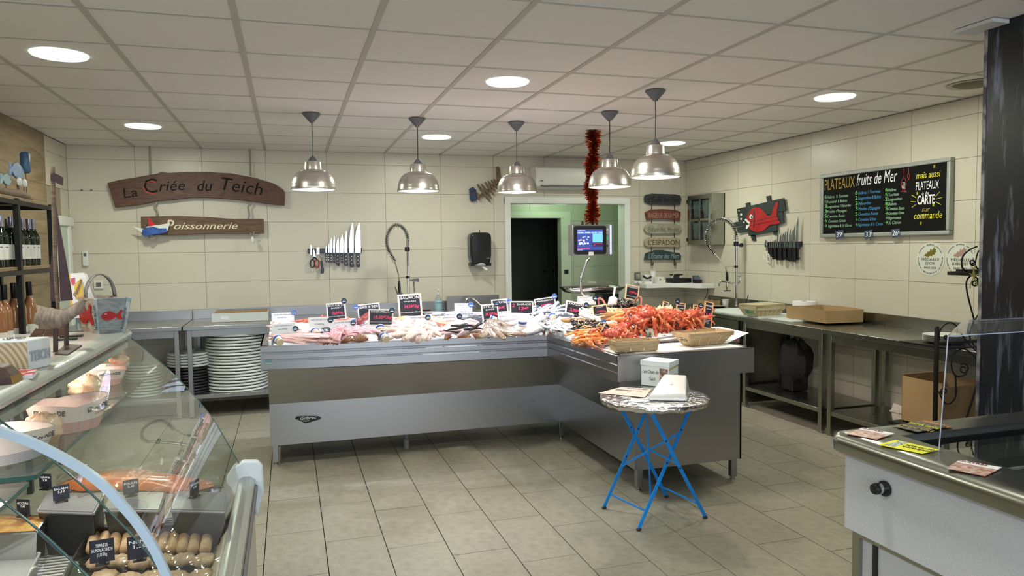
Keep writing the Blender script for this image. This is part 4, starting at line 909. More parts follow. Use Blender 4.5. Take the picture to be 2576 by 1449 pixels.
disc(C4, 1122, 383, 19, 26, 'x', X1-.004, m_black, 'eye_ring', t); disc(C4, 1121, 383, 16, 22, 'x', X1-.0045, m_white, 'eye', t); disc(C4, 1126, 388, 8, 12, 'x', X1-.005, m_black, 'pupil', t)
for pl in ([(1062, 412), (1072, 398), (1112, 435), (1100, 448)], [(1072, 490), (1078, 455), (1112, 450), (1095, 480), (1082, 494)]):
    MB().prism(WP([C4(*p) for p in pl], 'x', X1-.006), (.003, 0, 0)).build('lip', m_white, t, fix=True)
for x, y, r in ((1010, 326, 5), (1030, 360, 9), (1030, 402, 8), (1056, 432, 6)): disc(C4, x, y, r, r*1.2, 'x', X1-.0016, m_white, 'bubble', t)
# ================================================================ MENU BLACKBOARD
XB = 4.595
C5 = lambda x, y: (2040+x/2.898, 360+y/2.898)
zt, zb_ = 2.132, 1.571; yl, yr2 = 5.44, 4.10
t = thing('menu_blackboard', 'large framed blackboard with coloured chalk menu of seafood platters', 'blackboard', (XB, 4.77, zb_))
MB().box((XB+.004, yr2+.02, zb_+.02), (XR, yl-.02, zt-.02)).build('board', mat('menu_board_black', (.004, .004, .004), .75, spec=.2), t)
fw_ = .032
for nm, a, b in (('frame_rail', (XB-.006, yr2, zt-fw_), (XR, yl, zt)), ('frame_rail', (XB-.006, yr2, zb_), (XR, yl, zb_+fw_)), ('frame_rail', (XB-.006, yr2, zb_+fw_), (XR, yr2+fw_, zt-fw_)), ('frame_rail', (XB-.006, yl-fw_, zb_+fw_), (XR, yl, zt-fw_))):
    MB().box(a, b).build(nm, mat('frame_grey', (.38, .41, .38), .35, .3), t, bevel=.006)
def bt(s, x0, y0, x1, size, m, shear=0, bold=0, h=None):
    """lettering on the board: start (x0,y0) .. x1 in the close-up survey frame"""
    a = W(*C5(x0, y0), 'x', XB+.004); b = W(*C5(x1, y0), 'x', XB+.004); w = abs(a.y-b.y)
    return text(s, a, (0, -1, 0), (0, 0, 1), size, m, t, width=w, shear=shear, bold=bold, height=h)
mg = mat('chalk_green', (.25, .8, .2), .8); mb_ = mat('chalk_blue', (.08, .32, .62), .8); my = mat('chalk_yellow', (.75, .68, .06), .8); mo = mat('chalk_gold', (.45, .30, .07), .8); mr = mat('chalk_red', (.65, .06, .08), .8); mp_ = mat('chalk_pale_green', (.38, .62, .42), .8)
bt('PLATEAUX', 98, 345, 316, .09, mo, h=.095); bt('fruits de Mer', 330, 312, 625, .1, m_ink_w, .25, h=.10)
c1 = [('6', 'Huîtres  ½ Tourteau'), ('½', 'Homard  8 Bulots'), ('3', 'Langoustines 3 Palourdes'), ('3', "Moules d'Espagne"), ('5', 'Crevettes Roses'), ('→', 'Crevettes Grises'), ('→', 'Bigorneaux & ½ Citron')]
ex = [270, 262, 290, 260, 245, 252, 296]
for k, (a, b) in enumerate(c1):
    y = 405+k*35-(0 if k < 1 else 0); bt(a, 98, y, 114, .045, mg); bt(b, 118+(8 if k > 4 else 0), y, ex[k], .036, mp_, .2)
c2 = [('6', 'Huîtres 1 Tourteau'), ('2', 'Langoustines 8 Bulots'), ('3', 'Palourdes'), ('3', "Moules d'Espagne"), ('5', 'Crevettes Roses'), ('→', 'Crevettes Grises'), ('→', 'Bigorneaux & ½ Citron')]
ex = [505, 510, 436, 504, 488, 474, 522]
for k, (a, b) in enumerate(c2):
    y = 376+k*38.5; bt(a, 322, y, 338, .045, mg); bt(b, 344, y, ex[k], .038, mb_, .2)
c3 = [('6', 'Huîtres'), ('½', 'Tourteau'), ('2', 'Langoustines'), ('8', 'Bulots'), ('5', 'Crevettes Roses'), ('→', 'Crevettes Grises'), ('→', 'Bigorneaux'), ('→', '½ Citron')]
ex = [620, 637, 662, 622, 680, 680, 658, 655]
for k, (a, b) in enumerate(c3):
    y = 354+k*34; bt(a, 541, y, 557, .042, mg); bt(b, 563, y, ex[k], .035, mp_, .2)
bt('mais aussi', 766, 262, 942, .07, my, .2); bt('PLATEAUX', 764, 344, 930, .075, m_ink_w, h=.062); bt('à la', 806, 378, 858, .035, m_ink_w, .2); bt('CARTE', 774, 448, 900, .085, m_ink_w, 0, .0015, h=.068); bt('sur', 806, 500, 866, .05, mo, .3); bt('commande', 748, 555, 955, .075, my, .2)
for (x0, y0, x1, y1) in ((735, 380, 768, 398), (727, 427, 763, 429), (735, 469, 768, 446), (908, 388, 942, 353), (912, 408, 955, 397), (910, 428, 950, 448)):
    MB().tube(WP([C5(x0, y0), C5(x1, y1)], 'x', XB+.003), .0025, 5).build('chalk_ray', my, t)
for x, y in ((900, 185), (775, 380), (893, 465), (801, 597)): bt('*', x-8, y+16, x+8, .06, my)
MB().tube(spline(WP([C5(*q) for q in ((678, 185), (680, 230), (676, 250), (662, 275), (659, 310), (672, 345), (655, 355), (676, 352), (698, 356), (684, 343), (694, 310), (692, 275), (680, 252))], 'x', XB+.003), 4), .0018, 5).build('lobster_drawing', mr, t)
MB().tube(spline(WP([C5(*q) for q in ((711, 180), (712, 222), (704, 232), (706, 245), (713, 268), (718, 245), (719, 230), (712, 222))], 'x', XB+.003), 4), .0016, 5).build('lobster_drawing', mr, t)
for k in (668, 676, 684): MB().tube(spline(WP([C5(k, 285), C5(k+3, 300), C5(k-2, 315), C5(k+2, 335)], 'x', XB+.003), 4), .0014, 5).build('chalk_squiggle', m_ink_w, t)
m_tag = mat('navy_price_tag', (.05, .07, .14), .5)
for s, x in (('39', 208), ('33', 420), ('26', 618)):
    yy = {208: 668, 420: 667, 618: 658}[x]
    tg = thing('price_tag', '%s of the small navy tags taped on the blackboard frame, reading %s euro' % ({'39': 'left', '33': 'middle', '26': 'right'}[s], s), 'price tag', tuple(W(*C5(x, yy+35), 'x', XB-.01)), 0, 'price tags on the blackboard frame')
    MB().prism(WP([C5(*q) for q in ((x-33, yy-28), (x+28, yy-36), (x+32, yy+22), (x-26, yy+36))], 'x', XB-.009), (.002, 0, 0)).build('card', m_tag, tg, fix=True)
    a = W(*C5(x-24, yy+16), 'x', XB-.0095); b = W(*C5(x+14, yy+16), 'x', XB-.0095)
    text(s, a, (0, -1, 0), (0, 0, 1), .06, m_ink_w, tg, width=a.y-b.y); text('€', W(*C5(x+15, yy), 'x', XB-.0095), (0, -1, 0), (0, 0, 1), .03, m_ink_w, tg)
# ================================================================ MEDAL STICKERS
for k, (x, leaf, s2, nm) in enumerate(((2340, (.20, .17, .02), "D'OR", 'gold'), (2415, (.45, .28, .24), "D'ARGENT", 'pinkish silver'))):
    c = W(x, 652+(k*1), 'x', XR-.002); R = .125
    t = thing('medal_sticker', 'round white medal sticker with %s oak leaf on the right wall' % nm, 'sticker', tuple(c), 0, 'medal stickers on the right wall')
    MB().lathe([(.001, XR-.002), (R, XR-.002), (R, XR)], (0, c.y, c.z), 48, 'x', cap=False).build('disc', mat('sticker_white', (.66, .68, .60), .4), t)
    def ms(s, dy, dz, w, size, bold=0):
        text(s, (XR-.0025, c.y+w/2, c.z+dz), (0, -1, 0), (0, 0, 1), size, mat('sticker_ink', (.07, .08, .05), .6), t, width=w, bold=bold)
    ms('MÉDAILLE', 0, -.012, .155, .03); ms(s2, 0, -.042, .085 if k == 0 else .13, .032); ms('PARIS 2022', 0, -.072, .105, .022)
    for s, a0, a1, rr in (('CONCOURS GÉNÉRAL AGRICOLE', 155, 25, .105), ("MINISTÈRE DE L'AGRICULTURE ET DE L'ALIMENTATION", 175, 365, .112)):
        n = len(s)
        for i, ch in enumerate(s):
            if ch == ' ': continue
            a = math.radians(a0+(a1-a0)*i/(n-1)); cyx = -math.cos(a)*rr
            up = Vector((0, -math.cos(a), math.sin(a))) if a1 < a0 else Vector((0, math.cos(a), -math.sin(a)))
            rt_ = Vector((0, -math.sin(a), -math.cos(a))) if a1 < a0 else Vector((0, math.sin(a), math.cos(a)))
            text(ch, Vector((XR-.0025, c.y-math.cos(a)*rr, c.z+math.sin(a)*rr))-rt_*.004, rt_, up, .014, m_ink_k, t)
    lf = [(-.055, .025), (-.04, .045), (-.035, .035), (-.02, .062), (-.012, .05), (.005, .082), (.012, .065), (.035, .092), (.038, .075), (.052, .08), (.046, .062), (.056, .055), (.04, .048), (.042, .035), (.02, .034), (.015, .022), (-.005, .026), (-.012, .014), (-.03, .02)]
    MB().prism([(XR-.003, c.y-a_*1.0, c.z+b_) for a_, b_ in lf], (.001, 0, 0)).build('oak_leaf', mat('leaf_ink', leaf, .4, .3), t, fix=True)
# ================================================================ ICE BED
def zl(x, y): return .868+.135*max(0, y-5.17)
def zr_(x, y): return .868+.055*max(0, x-1.9)+.045*max(0, y-4.2)
def bedz(x, y):
    if y < 5.17: return zr_(x, y)
    f = min(max((x-1.75)/.35, 0), 1); return zl(x, y)*(1-f)+max(zl(x, y), zr_(x, y))*f
def onbed(px, py, h=0.0):
    """point of the sloping ice bed (raised by h) met by the sight line"""
    d = ray(px, py); lo, hi = 3.5/d.y, 6.3/d.y
    for _ in range(400):
        t = lo+(hi-lo)*_/400; p = CAM+d*t
        if p.z <= bedz(p.x, p.y)+h: return p
    return CAM+d*hi
m_ice = mat('crushed_ice', (.68, .72, .78), .25, noise=(60, (.82, .85, .9), .35, .65), bump=(80, .8))
def jit(x, y): return .006*math.sin(x*61+y*37)+.005*math.sin(x*97-y*71)
ib = MB()
def yfr(x): return max(5.235-.0575*(x+.2), 5.12) if x < 1.85 else 5.10
def ibf(u, v):
    x = -.13+2.87*u; y = yfr(x)+(5.90-yfr(x))*v
    return (x, y, (bedz(x, max(y, 5.17))+jit(u*3, v)) if 0 < v < 1 and 0 < u < 1 else .82)
ib.grid(ibf, 90, 24)
ib.grid(lambda u, v: (1.885+.86*u, 4.40+.80*v, (bedz(1.885+.86*u, 4.40+.80*v)-.004+jit(u, v*2)) if 0 < u < 1 else .82), 34, 26)
ib.grid(lambda u, v: (1.875+.13*u, 4.0+.42*v, (.862+jit(u, v*2)) if 0 < u < 1 else .82), 8, 12)
tag(ib.build('crushed_ice', m_ice, smooth=True, sharp=3), 'white crushed ice bed filling the steel fish counter', 'ice', kind='stuff')
m_poly = mat('white_polystyrene', (.80, .80, .80), .6, bump=(200, .1))
t = thing('polystyrene_side_board', 'upright white polystyrene board at the left end of the fish display', 'board', (-.14, 5.5, .87))
MB().prism([(-.145, 5.235, .80), (-.145, 5.92, .80), (-.145, 5.92, .965), (-.145, 5.235, .895)], (.014, 0, 0)).build('board', m_poly, t, fix=True)
t = thing('polystyrene_crab_box', 'white polystyrene box wall holding the crab pile back, behind the punnets', 'box', (2.4, 4.4, .87))
A0, A1 = W(1575, 864, 'y', 4.31), W(1798, 829, 'y', 4.31)
MB().prism([(1.98, 4.34, .865), (2.72, 4.34, .865), (A1.x, 4.31, A1.z), (A0.x-.2, 4.31, A0.z)], (0, .02, 0)).build('front_wall', m_poly, t, fix=True)
MB().prism([(2.06, 4.326, .875), (2.70, 4.326, .875), (A1.x-.03, 4.298, A1.z-.02), (A0.x-.1, 4.298, A0.z-.02)], (0, .005, 0)).build('recessed_panel', mat('polystyrene_inner', (.70, .68, .66), .6), t, fix=True)
q0, q1 = W(1805, 823, 'y', 4.9), W(1872, 838, 'y', 4.15)
MB().prism([(2.75, 4.12, .87), (2.75, 4.90, .87), (max(q0.x, 2.80), 4.90, q0.z), (q1.x, 4.12, q1.z)], (.016, 0, .004)).build('side_wall', m_poly, t, fix=True)
t = thing('polystyrene_liner', 'flat white polystyrene sheet under the two wooden punnets', 'board', (2.4, 4.2, .84))
MB().box((2.01, 3.965, .84), (2.76, 4.30, .866)).build('sheet', m_poly, t)
# ================================================================ PRICE CARDS
m_frame_w = mat('worn_white_frame', (.62, .62, .60), .6, noise=(20, (.75, .73, .68), .4, .6)); m_frame_o = wood('orange_wood_frame', (.55, .32, .14), (.66, .42, .22), 14, .6)
m_frame_y = wood('pale_wood_frame', (.62, .48, .26), (.72, .58, .36), 14, .6)
m_clipd = mat('dark_badge', (.012, .014, .022), .35); m_clipb = mat('blue_badge', (.10, .16, .42), .35); m_badge_blue = mat('badge_blue_fish', (.03, .16, .45), .5)
def card(name_, label, px, py, w, h, roll, Y, kind, lines, badge=None, frame=None, tilt=.15, yaw=0.0, tall=1.0):
    """px,py: bottom centre; w,h: size in survey pixels; lines: (text, x, z, size, width, ink) in card units 0..1"""
    p = W(px, py, 'y', Y); s = (p-CAM).dot(FW)/F
    t = thing('price_card', label, 'price card', tuple(p), yaw, 'handwritten price cards on the fish display')
    t.rotation_euler = (-tilt, math.radians(roll), yaw)
    w, h = w*s, h*s/math.cos(tilt)
    if kind == 'white':
        MB().box((-w/2, 0, 0), (w/2, .002, h)).build('card', m_paper, t, world=False, bevel=.0008); fy = 0
    else:
        fw2 = .055*min(w, h)+.004
        MB().box((-w/2+fw2*.6, 0, fw2*.6), (w/2-fw2*.6, .003, h-fw2*.6)).build('slate', m_chalk if kind != 'grey' else mat('dusty_blackboard', (.10, .11, .15), .5), t, world=False)
        fm = frame or m_frame_w
        for a, b in (((-w/2, -.004, 0), (w/2, .006, fw2)), ((-w/2, -.004, h-fw2), (w/2, .006, h)), ((-w/2, -.0038, fw2), (-w/2+fw2, .0058, h-fw2)), ((w/2-fw2, -.0038, fw2), (w/2, .0058, h-fw2))):
            MB().box(a, b).build('frame_bar', fm, t, world=False, bevel=.001)
    MB().tube([(0, .008, h*.5), (0, .012, -.05)], .0015, 5).build('spike', m_chrome, t, world=False)
    ink = {'w': m_ink_w, 'p': m_pink, 'b': m_ink_b, 'k': m_ink_k, 'd': m_ink_b}
    for (s_, x, z, sz, wd, ic) in lines:
        if not s_.strip(): continue
        text_local(s_, t, x*w, z*h, sz*h, ink[ic], width=wd*w, align='CENTER', shear=.15, y=0, bold=.0005 if ic in 'wp' and sz*h > .022 else 0, height=sz*h*.8 if '\n' not in s_ else None)
    if badge:
        bxp, bzp, dark = badge; r = 7.0*s
        b = MB().lathe([(.001, -.006), (r, -.006), (r, -.002), (.001, -.002)], (bxp*w, 0, bzp*h), 24, 'y', cap=False).build('round_badge', m_clipd if dark else m_clipb, t, world=False)
        MB().prism([(bxp*w-r*.55, -.007, bzp*h+r*.05), (bxp*w+r*.6, -.007, bzp*h+r*.1), (bxp*w+r*.3, -.007, bzp*h+r*.55), (bxp*w-r*.4, -.007, bzp*h+r*.5)], (0, -.0004, 0)).build('fish_print', m_badge_blue, b, world=False, fix=True)
        MB().box((bxp*w-r*.6, -.0072, bzp*h-r*.35), (bxp*w+r*.6, -.0066, bzp*h-r*.12)).build('print_line', m_ink_w, b, world=False)
    return t
def std(title, price, foot=None, tc='w', pc='p', t2=None, tz=.80, pz=.45, tw=.8, pw=.55, ts=.14, ps=.24):
    L = [(title, 0, tz, ts, tw, tc), (price, .05, pz, ps, pw, pc)]
    if t2: L.append((t2, 0, tz-.13, ts*.7, tw*.65, tc))
    if foot: L.append((foot, 0, .22, .07, .85, tc))
    return L
def wst(title, price, foot='pêché en Atlantique'): return [(title, -.02, .78, .12, .75, 'b'), (price, -.05, .50, .15, .42, 'b'), (foot, -.05, .12, .06, .7, 'b')]
cardL = [
 (712, 813, 54, 26, 0, 5.80, 'white', wst('FILET DE MERLAN', '22,50€/kg'), (.5, .98, False), None, 'white card Filet de merlan, farthest left at the back of the display'),
 (715, 844, 56, 30, -2, 5.30, 'white', wst('FILET DE JULIENNE', '26,50€/kg'), (.50, .50, True), None, 'white card reading 26,50 at the front left corner of the display'),
 (806, 836, 56, 38, 0, 5.40, 'white', wst('FILET DE LIEU NOIR', '15,50€/kg'), (.46, .78, True), None, 'white card reading 15,50 in front of the red mullets'),
 (864, 836, 56, 30, -2, 5.40, 'white', wst('AILE DE RAIE', '24,50€/kg'), (.46, .72, True), None, 'white card Aile de raie above the pink skate wings'),
 (848, 806, 48, 44, -3, 5.74, 'slate', std('ROUGETS', '24,50€/kg', 'pêché en Atlantique', t2='BARBET', pz=.36), (.44, 1.06, True), None, 'black slate card Rougets barbet reading 24,50'),
 (930, 800, 56, 36, -4, 5.84, 'slate', [('LONGE DE THON', 0, .70, .20, .82, 'w')], (-.56, .86, False), None, 'black slate card Longe de thon behind the dark tuna loin'),
 (958, 820, 62, 42, 3, 5.42, 'slate', std('DOS DE CABILLAUD', '18,50€/kg', 'Atlantique Nord Est pêché au filet', pz=.44, ps=.30, pw=.72), (.44, .92, True), None, 'black slate card reading 18,50 between tuna and salmon'),
 (1034, 800, 60, 60, -2, 5.72, 'slate', std('SAUMON', '34,50€/kg', 'élevé dans les eaux d\'Ecosse', t2='Norvège (fumé)', pz=.42, ps=.23, pw=.62), None, mat('peach_white_frame', (.68, .56, .46), .6, noise=(10, (.68, .68, .66), .4, .6)), 'large black slate card Saumon reading 34,50, tallest on the display'),
 (1053, 822, 50, 27, 2, 5.48, 'white', wst('DOS DE CABILLAUD', '27,50€/kg'), (.48, .86, True), None, 'white card reading 27,50 standing before the salmon fillets'),
 (1166, 788, 46, 25, 2, 5.84, 'white', wst('MERLUS', '15,50€/kg'), (.42, .86, False), None, 'white card Merlus reading 15,50 at the back below the swan neck tap'),
 (1135, 822, 52, 28, -1, 5.46, 'white', wst('QUEUE DE LOTTE', '32,50€/kg'), (.44, .88, True), None, 'white card Queue de lotte reading 32,50 in the middle of the display'),
 (1236, 813, 44, 48, -3, 5.52, 'slate', std('SOLES', '28,50€/kg', 'Golfe de Gascogne', t2='BLONDE', pz=.42, pw=.72), (.42, .98, True), None, 'black slate card Soles reading 28,50 above the brown flatfish'),
 (1259, 789, 42, 36, -2, 5.84, 'slate', [('2 TRUITES', .05, .72, .18, .75, 'w'), ('9€', .05, .30, .26, .45, 'p'), ('pièce', .05, .10, .07, .5, 'w')], (.60, .80, False), None, 'black slate card reading 9€ behind the Soles card'),
 (1313, 796, 62, 38, 2, 5.60, 'slate', [('2', -.36, .62, .28, .12, 'p'), ('DAURADES', .10, .74, .15, .6, 'w'), ('12€', .04, .42, .26, .4, 'p'), ('élevage Grèce', .05, .16, .09, .8, 'w')], None, None, 'slate card reading 12€ with a pink 2 for the sea bream'),
 (1374, 777, 56, 28, -6, 5.72, 'slate', std('MAQUEREAUX', '6,90€/kg', None, tz=.68, pz=.28, ps=.30, pw=.55, ts=.2), (.48, 1.0, False), None, 'slate card Maquereaux reading 6,90 at the back centre'),
 (1447, 802, 60, 42, 12, 5.48, 'slate', std('SARDINE', '3,95€/kg', 'pêchée port de Quiberon', pz=.42, ps=.27, pw=.7), (.42, .92, True), None, 'tilted slate card Sardine reading 3,95 above the sardines'),
 (1476, 766, 50, 20, 3, 5.85, 'white', wst('ENCORNETS', '21,50€/kg', ' '), (.46, .80, True), None, 'white card lying back at the scale foot, farthest back white card'),
 (1512, 797, 42, 30, -5, 5.14, 'slate', std('COQUES', '12,50€/kg', 'Arcachon', pz=.42, ps=.2, tw=.45), None, m_frame_y, 'yellow wood framed slate card Coques reading 12,50'),
 (1588, 755, 38, 38, 12, 5.72, 'slate', std('MOULES DE BOUCHOT', '7,30€/kg', 'élevées sur bouchot', pz=.46, ps=.22), None, m_frame_y, 'pale framed slate card reading 7,30 behind the mussel basket'),
 (1440, 835, 19, 30, 4, 4.95, 'slate', [('BIGORN', 0, .68, .12, .6, 'w'), ('16,50', 0, .45, .14, .6, 'w')], None, None, 'small narrow slate card beside the little wicker basket'),
 (1580, 812, 34, 24, 14, 4.72, 'grey', [('BOUQUET', 0, .70, .14, .75, 'w'), ('29,50', 0, .42, .2, .6, 'w')], None, None, 'dusty blue slate card leaning in the orange prawns below the mussel basket'),
 (1502, 826, 36, 20, 2, 4.85, 'grey', [('MOULES', 0, .62, .2, .7, 'w'), ('9,50', 0, .25, .25, .5, 'w')], (.5, .8, False), None, 'grey slate card behind the tilted crab card, near the black open mussels'),
 (1516, 841, 18, 30, 38, 4.35, 'slate', [('TOURTEAU', 0, .62, .16, .8, 'w'), ('15,50', 0, .35, .2, .7, 'w')], None, m_frame_o, 'strongly tilted small slate card stuck in the front langoustines'),
 (1673, 778, 16, 19, 14, 4.92, 'slate', [('BULOTS', 0, .65, .16, .8, 'w'), ('12,50', 0, .35, .16, .7, 'w')], None, m_frame_o, 'smallest orange framed slate card behind the pale whelks'),
 (1712, 787, 26, 25, 10, 4.66, 'slate', [('BULOTS CUITS', 0, .68, .16, .75, 'w'), ('14,50€', 0, .40, .18, .6, 'w')], (-.44, 1.1, True), m_frame_o, 'orange framed slate card behind the white scoop, right part'),
 (1752, 795, 20, 28, 8, 4.60, 'slate', [('TOURTEAU', 0, .72, .12, .8, 'w'), ('8,50', 0, .50, .16, .7, 'w'), ('vivant ou cuit', 0, .25, .1, .8, 'w')], (.52, .95, True), m_frame_o, 'slim orange framed slate card behind the pink rope basket handle'),
 (1778, 827, 25, 68, 12, 4.50, 'slate', [('ARAIGNÉES', 0, .82, .10, .75, 'w'), ('(cuites)', 0, .72, .06, .5, 'w'), ('6,90', .08, .48, .15, .7, 'p'), ('pêche locale\nGolfe de\nGascogne', -.1, .30, .05, .65, 'w')], None, m_frame_o, 'tall narrow slate card Araignées at the right end of the crab pile'),
]
for (px, py, w, h, roll, Y, kind, lines, badge, frame, lab) in cardL:
    card('price_card', lab, px, py, w, h, roll, Y, kind, lines, badge, frame, tilt=.16)
# ================================================================ FISH
def ramp_mat(name, stops, axis='Z', rough=.25, scale=1.0, off=0.0, coat=.4, nz=(40, .15), metal=0.0):
    m = bpy.data.materials.new(name); m.use_nodes = True; nt = m.node_tree; b = nt.nodes['Principled BSDF']
    b.inputs['Roughness'].default_value = rough; b.inputs['Coat Weight'].default_value = coat; b.inputs['Coat Roughness'].default_value = .12; b.inputs['Metallic'].default_value = metal
    tc = nt.nodes.new('ShaderNodeTexCoord'); sp = nt.nodes.new('ShaderNodeSeparateXYZ'); nt.links.new(tc.outputs['Object'], sp.inputs[0])
    n = nt.nodes.new('ShaderNodeTexNoise'); n.inputs['Scale'].default_value = nz[0]; n.inputs['Detail'].default_value = 3; nt.links.new(tc.outputs['Object'], n.inputs['Vector'])
    ma = nt.nodes.new('ShaderNodeMath'); ma.operation = 'MULTIPLY_ADD'; nt.links.new(sp.outputs[axis], ma.inputs[0]); ma.inputs[1].default_value = scale; ma.inputs[2].default_value = off
    m2 = nt.nodes.new('ShaderNodeMath'); m2.operation = 'MULTIPLY_ADD'; nt.links.new(n.outputs['Fac'], m2.inputs[0]); m2.inputs[1].default_value = nz[1]; nt.links.new(ma.outputs[0], m2.inputs[2])
    r = nt.nodes.new('ShaderNodeValToRGB'); nt.links.new(m2.outputs[0], r.inputs[0])
    e = r.color_ramp.elements; e[0].position, e[0].color = stops[0][0], (*stops[0][1], 1); e[1].position, e[1].color = stops[-1][0], (*stops[-1][1], 1)
    for p, c in stops[1:-1]: q = e.new(p); q.color = (*c, 1)
    nt.links.new(r.outputs[0], b.inputs['Base Color'])
    bn = nt.nodes.new('ShaderNodeBump'); bn.inputs['Strength'].default_value = .3; bn.inputs['Distance'].default_value = .002; nt.links.new(n.outputs['Fac'], bn.inputs['Height']); nt.links.new(bn.outputs[0], b.inputs['Normal'])
    return m
# a fish lies on its side: length along x, body height along y, thickness along z
def fish_proto(name, label, cat, group, L, Hh, T, m, m_fin, bend=.0, eye=True):
    t = thing(name, label, cat, (0, 0, -5), 0, group)
    rings = []; N = 9
    for k, u in enumerate((0.0, .04, .12, .25, .42, .58, .72, .84, .90)):
        prof = {0: .06, .04: .42, .12: .72, .25: .95, .42: 1, .58: .86, .72: .58, .84: .28, .90: .18}[u]
        x = (u-.45)*L; yb2 = bend*math.sin(math.pi*u)
        rings.append([(x, yb2+Hh/2*prof*math.cos(a), T/2*(prof**.7)*math.sin(a)+T*.45) for a in [2*math.pi*i/10 for i in range(10)]])
    MB().loft(rings).build('body', m, t, world=False, sharp=3)
    xt = .43*L; yt = bend*math.sin(math.pi*.9)
    MB().prism([(xt, yt-Hh*.08, T*.42), (xt+.12*L, yt-Hh*.5, T*.42), (xt+.085*L, yt, T*.42), (xt+.12*L, yt+Hh*.5, T*.42), (xt, yt+Hh*.08, T*.42)], (0, 0, T*.06)).build('tail_fin', m_fin, t, world=False, fix=True)
    MB().prism([(-.1*L, Hh*.44, T*.42), (.05*L, Hh*.62, T*.42), (.16*L, Hh*.40+bend*.2, T*.42)], (0, 0, T*.06)).build('back_fin', m_fin, t, world=False, fix=True)
    if eye: MB().ellip((-.40*L, Hh*.10, T*.78), (Hh*.085, Hh*.085, T*.12), 8, 5).build('eye', m_black, t, world=False)
    return t
def put(proto, used, px, py, rz, h=.0, s=1.0, tilt=(0, 0), label=None):
    p = onbed(px, py, h)
    if p.y < 4.56 and p.x > 2.12: p = W(px, py-5, 'y', 4.56+.03*((px*.37+py) % 1))
    o = proto if not used else copy_tree(proto)
    o.location = p; o.rotation_euler = (Matrix.Rotation(tilt[0], 3, 'X')@Matrix.Rotation(rz, 3, 'Z')@Matrix.Rotation(tilt[1], 3, 'Y')).to_euler(); o.scale = (s, s, s)
    if label: o['label'] = label
    used.append(o); return o
Rr = random.Random(5)
J = lambda a: Rr.uniform(-a, a)
SLOPE = .34
m_mack = ramp_mat('mackerel_skin', [(.30, (.85, .87, .9)), (.66, (.70, .73, .78)), (.74, (.08, .11, .15)), (.9, (.05, .07, .10))], 'Y', .22, 9, .42, .6, (70, .25))
m_fin = mat('grey_fin', (.22, .23, .25), .5)
m_sard = ramp_mat('sardine_skin', [(.35, (.88, .90, .93)), (.62, (.75, .78, .82)), (.72, (.06, .08, .11))], 'Y', .2, 14, .42, .6, (90, .15))
m_bass = ramp_mat('sea_bass_skin', [(.25, (.88, .88, .90)), (.62, (.70, .71, .74)), (.85, (.22, .23, .25))], 'Y', .25, 5, .42, .6, (120, .2))
m_hake = ramp_mat('hake_skin', [(.25, (.85, .86, .88)), (.55, (.42, .43, .47)), (.75, (.07, .07, .09))], 'Y', .25, 6, .40, .6, (50, .35))
m_mull = ramp_mat('red_mullet_skin', [(.25, (.78, .50, .44)), (.5, (.62, .20, .15)), (.7, (.50, .10, .07))], 'Y', .25, 8, .42, .6, (60, .3))
m_finr = mat('red_fin', (.5, .16, .10), .5)
# hakes at the back
used = []; pr = fish_proto('hake', 'long dark-backed whole hake lying at the back beneath the Merlus card', 'fish', 'whole hakes at the back', .42, .075, .055, m_hake, m_fin)
for k in range(8): put(pr, used, 1105+k*15+J(4), 806-4*(k % 3)-J(2), math.radians(170+J(14)), .012*(k % 3), 1+J(.08), (SLOPE, 0))
# mackerel
used = []; pr = fish_proto('mackerel', 'silver mackerel with dark striped back in the heap below the Maquereaux card', 'fish', 'mackerel heap', .26, .055, .045, m_mack, m_fin, .01)
for k in range(20): put(pr, used, 1345+(k % 7)*12+J(4), 797-8*(k//7)+J(2), math.radians(200+J(30)), .012+.016*(k//7), 1+J(.08), (SLOPE, J(.15)))
# sea bream / bass arcs
used = []; pr = fish_proto('sea_bream', 'silver sea bream lying fanned between the 12€ card and the scallop shells', 'fish', 'silver bream fan', .34, .10, .05, m_bass, m_fin, .02)
for k, (x, y, r) in enumerate(((1335, 836, 205), (1322, 829, 200), (1328, 821, 196), (1312, 815, 190), (1322, 808, 186), (1300, 806, 176), (1290, 800, 170), (1340, 815, 215), (1270, 798, 170))): put(pr, used, x, y, math.radians(r+J(4)), .014*(k % 4), 1+J(.05), (SLOPE, 0))
# trout
used = []; pr = fish_proto('trout', 'shiny whole trout at the back behind the Soles card', 'fish', 'trout at the back', .30, .07, .05, m_bass, m_fin)
for k in range(5): put(pr, used, 1250+k*16, 800-3*(k % 2), math.radians(175+J(10)), .01*(k % 2), 1, (SLOPE, 0))
# sardines
used = []; pr = fish_proto('sardine', 'small silver sardine in the loose heap in front of the Sardine card', 'fish', 'sardine heap', .13, .027, .022, m_sard, m_fin, .004)
for k in range(64):
    u = Rr.random(); v = Rr.random()
    put(pr, used, 1372+72*u, 836-34*v*(1-.25*abs(u-.4)), Rr.uniform(0, 6.28), .008+.035*Rr.random()*(1-abs(u-.5)), 1+J(.1), (SLOPE+J(.5), J(.4)))
# red mullets
used = []; pr = fish_proto('red_mullet', 'pinkish red mullet in the heap left of the Rougets card', 'fish', 'red mullets', .17, .045, .035, m_mull, m_finr)
for k in range(11): put(pr, used, (760+(k % 4)*10 if k < 7 else 835+(k-7)*12)+J(3), (822-8*(k//4) if k < 7 else 809)+J(2), math.radians(180+J(40)), .01+.014*(k//4 if k < 7 else 0), 1+J(.1), (SLOPE+J(.2), J(.2)))
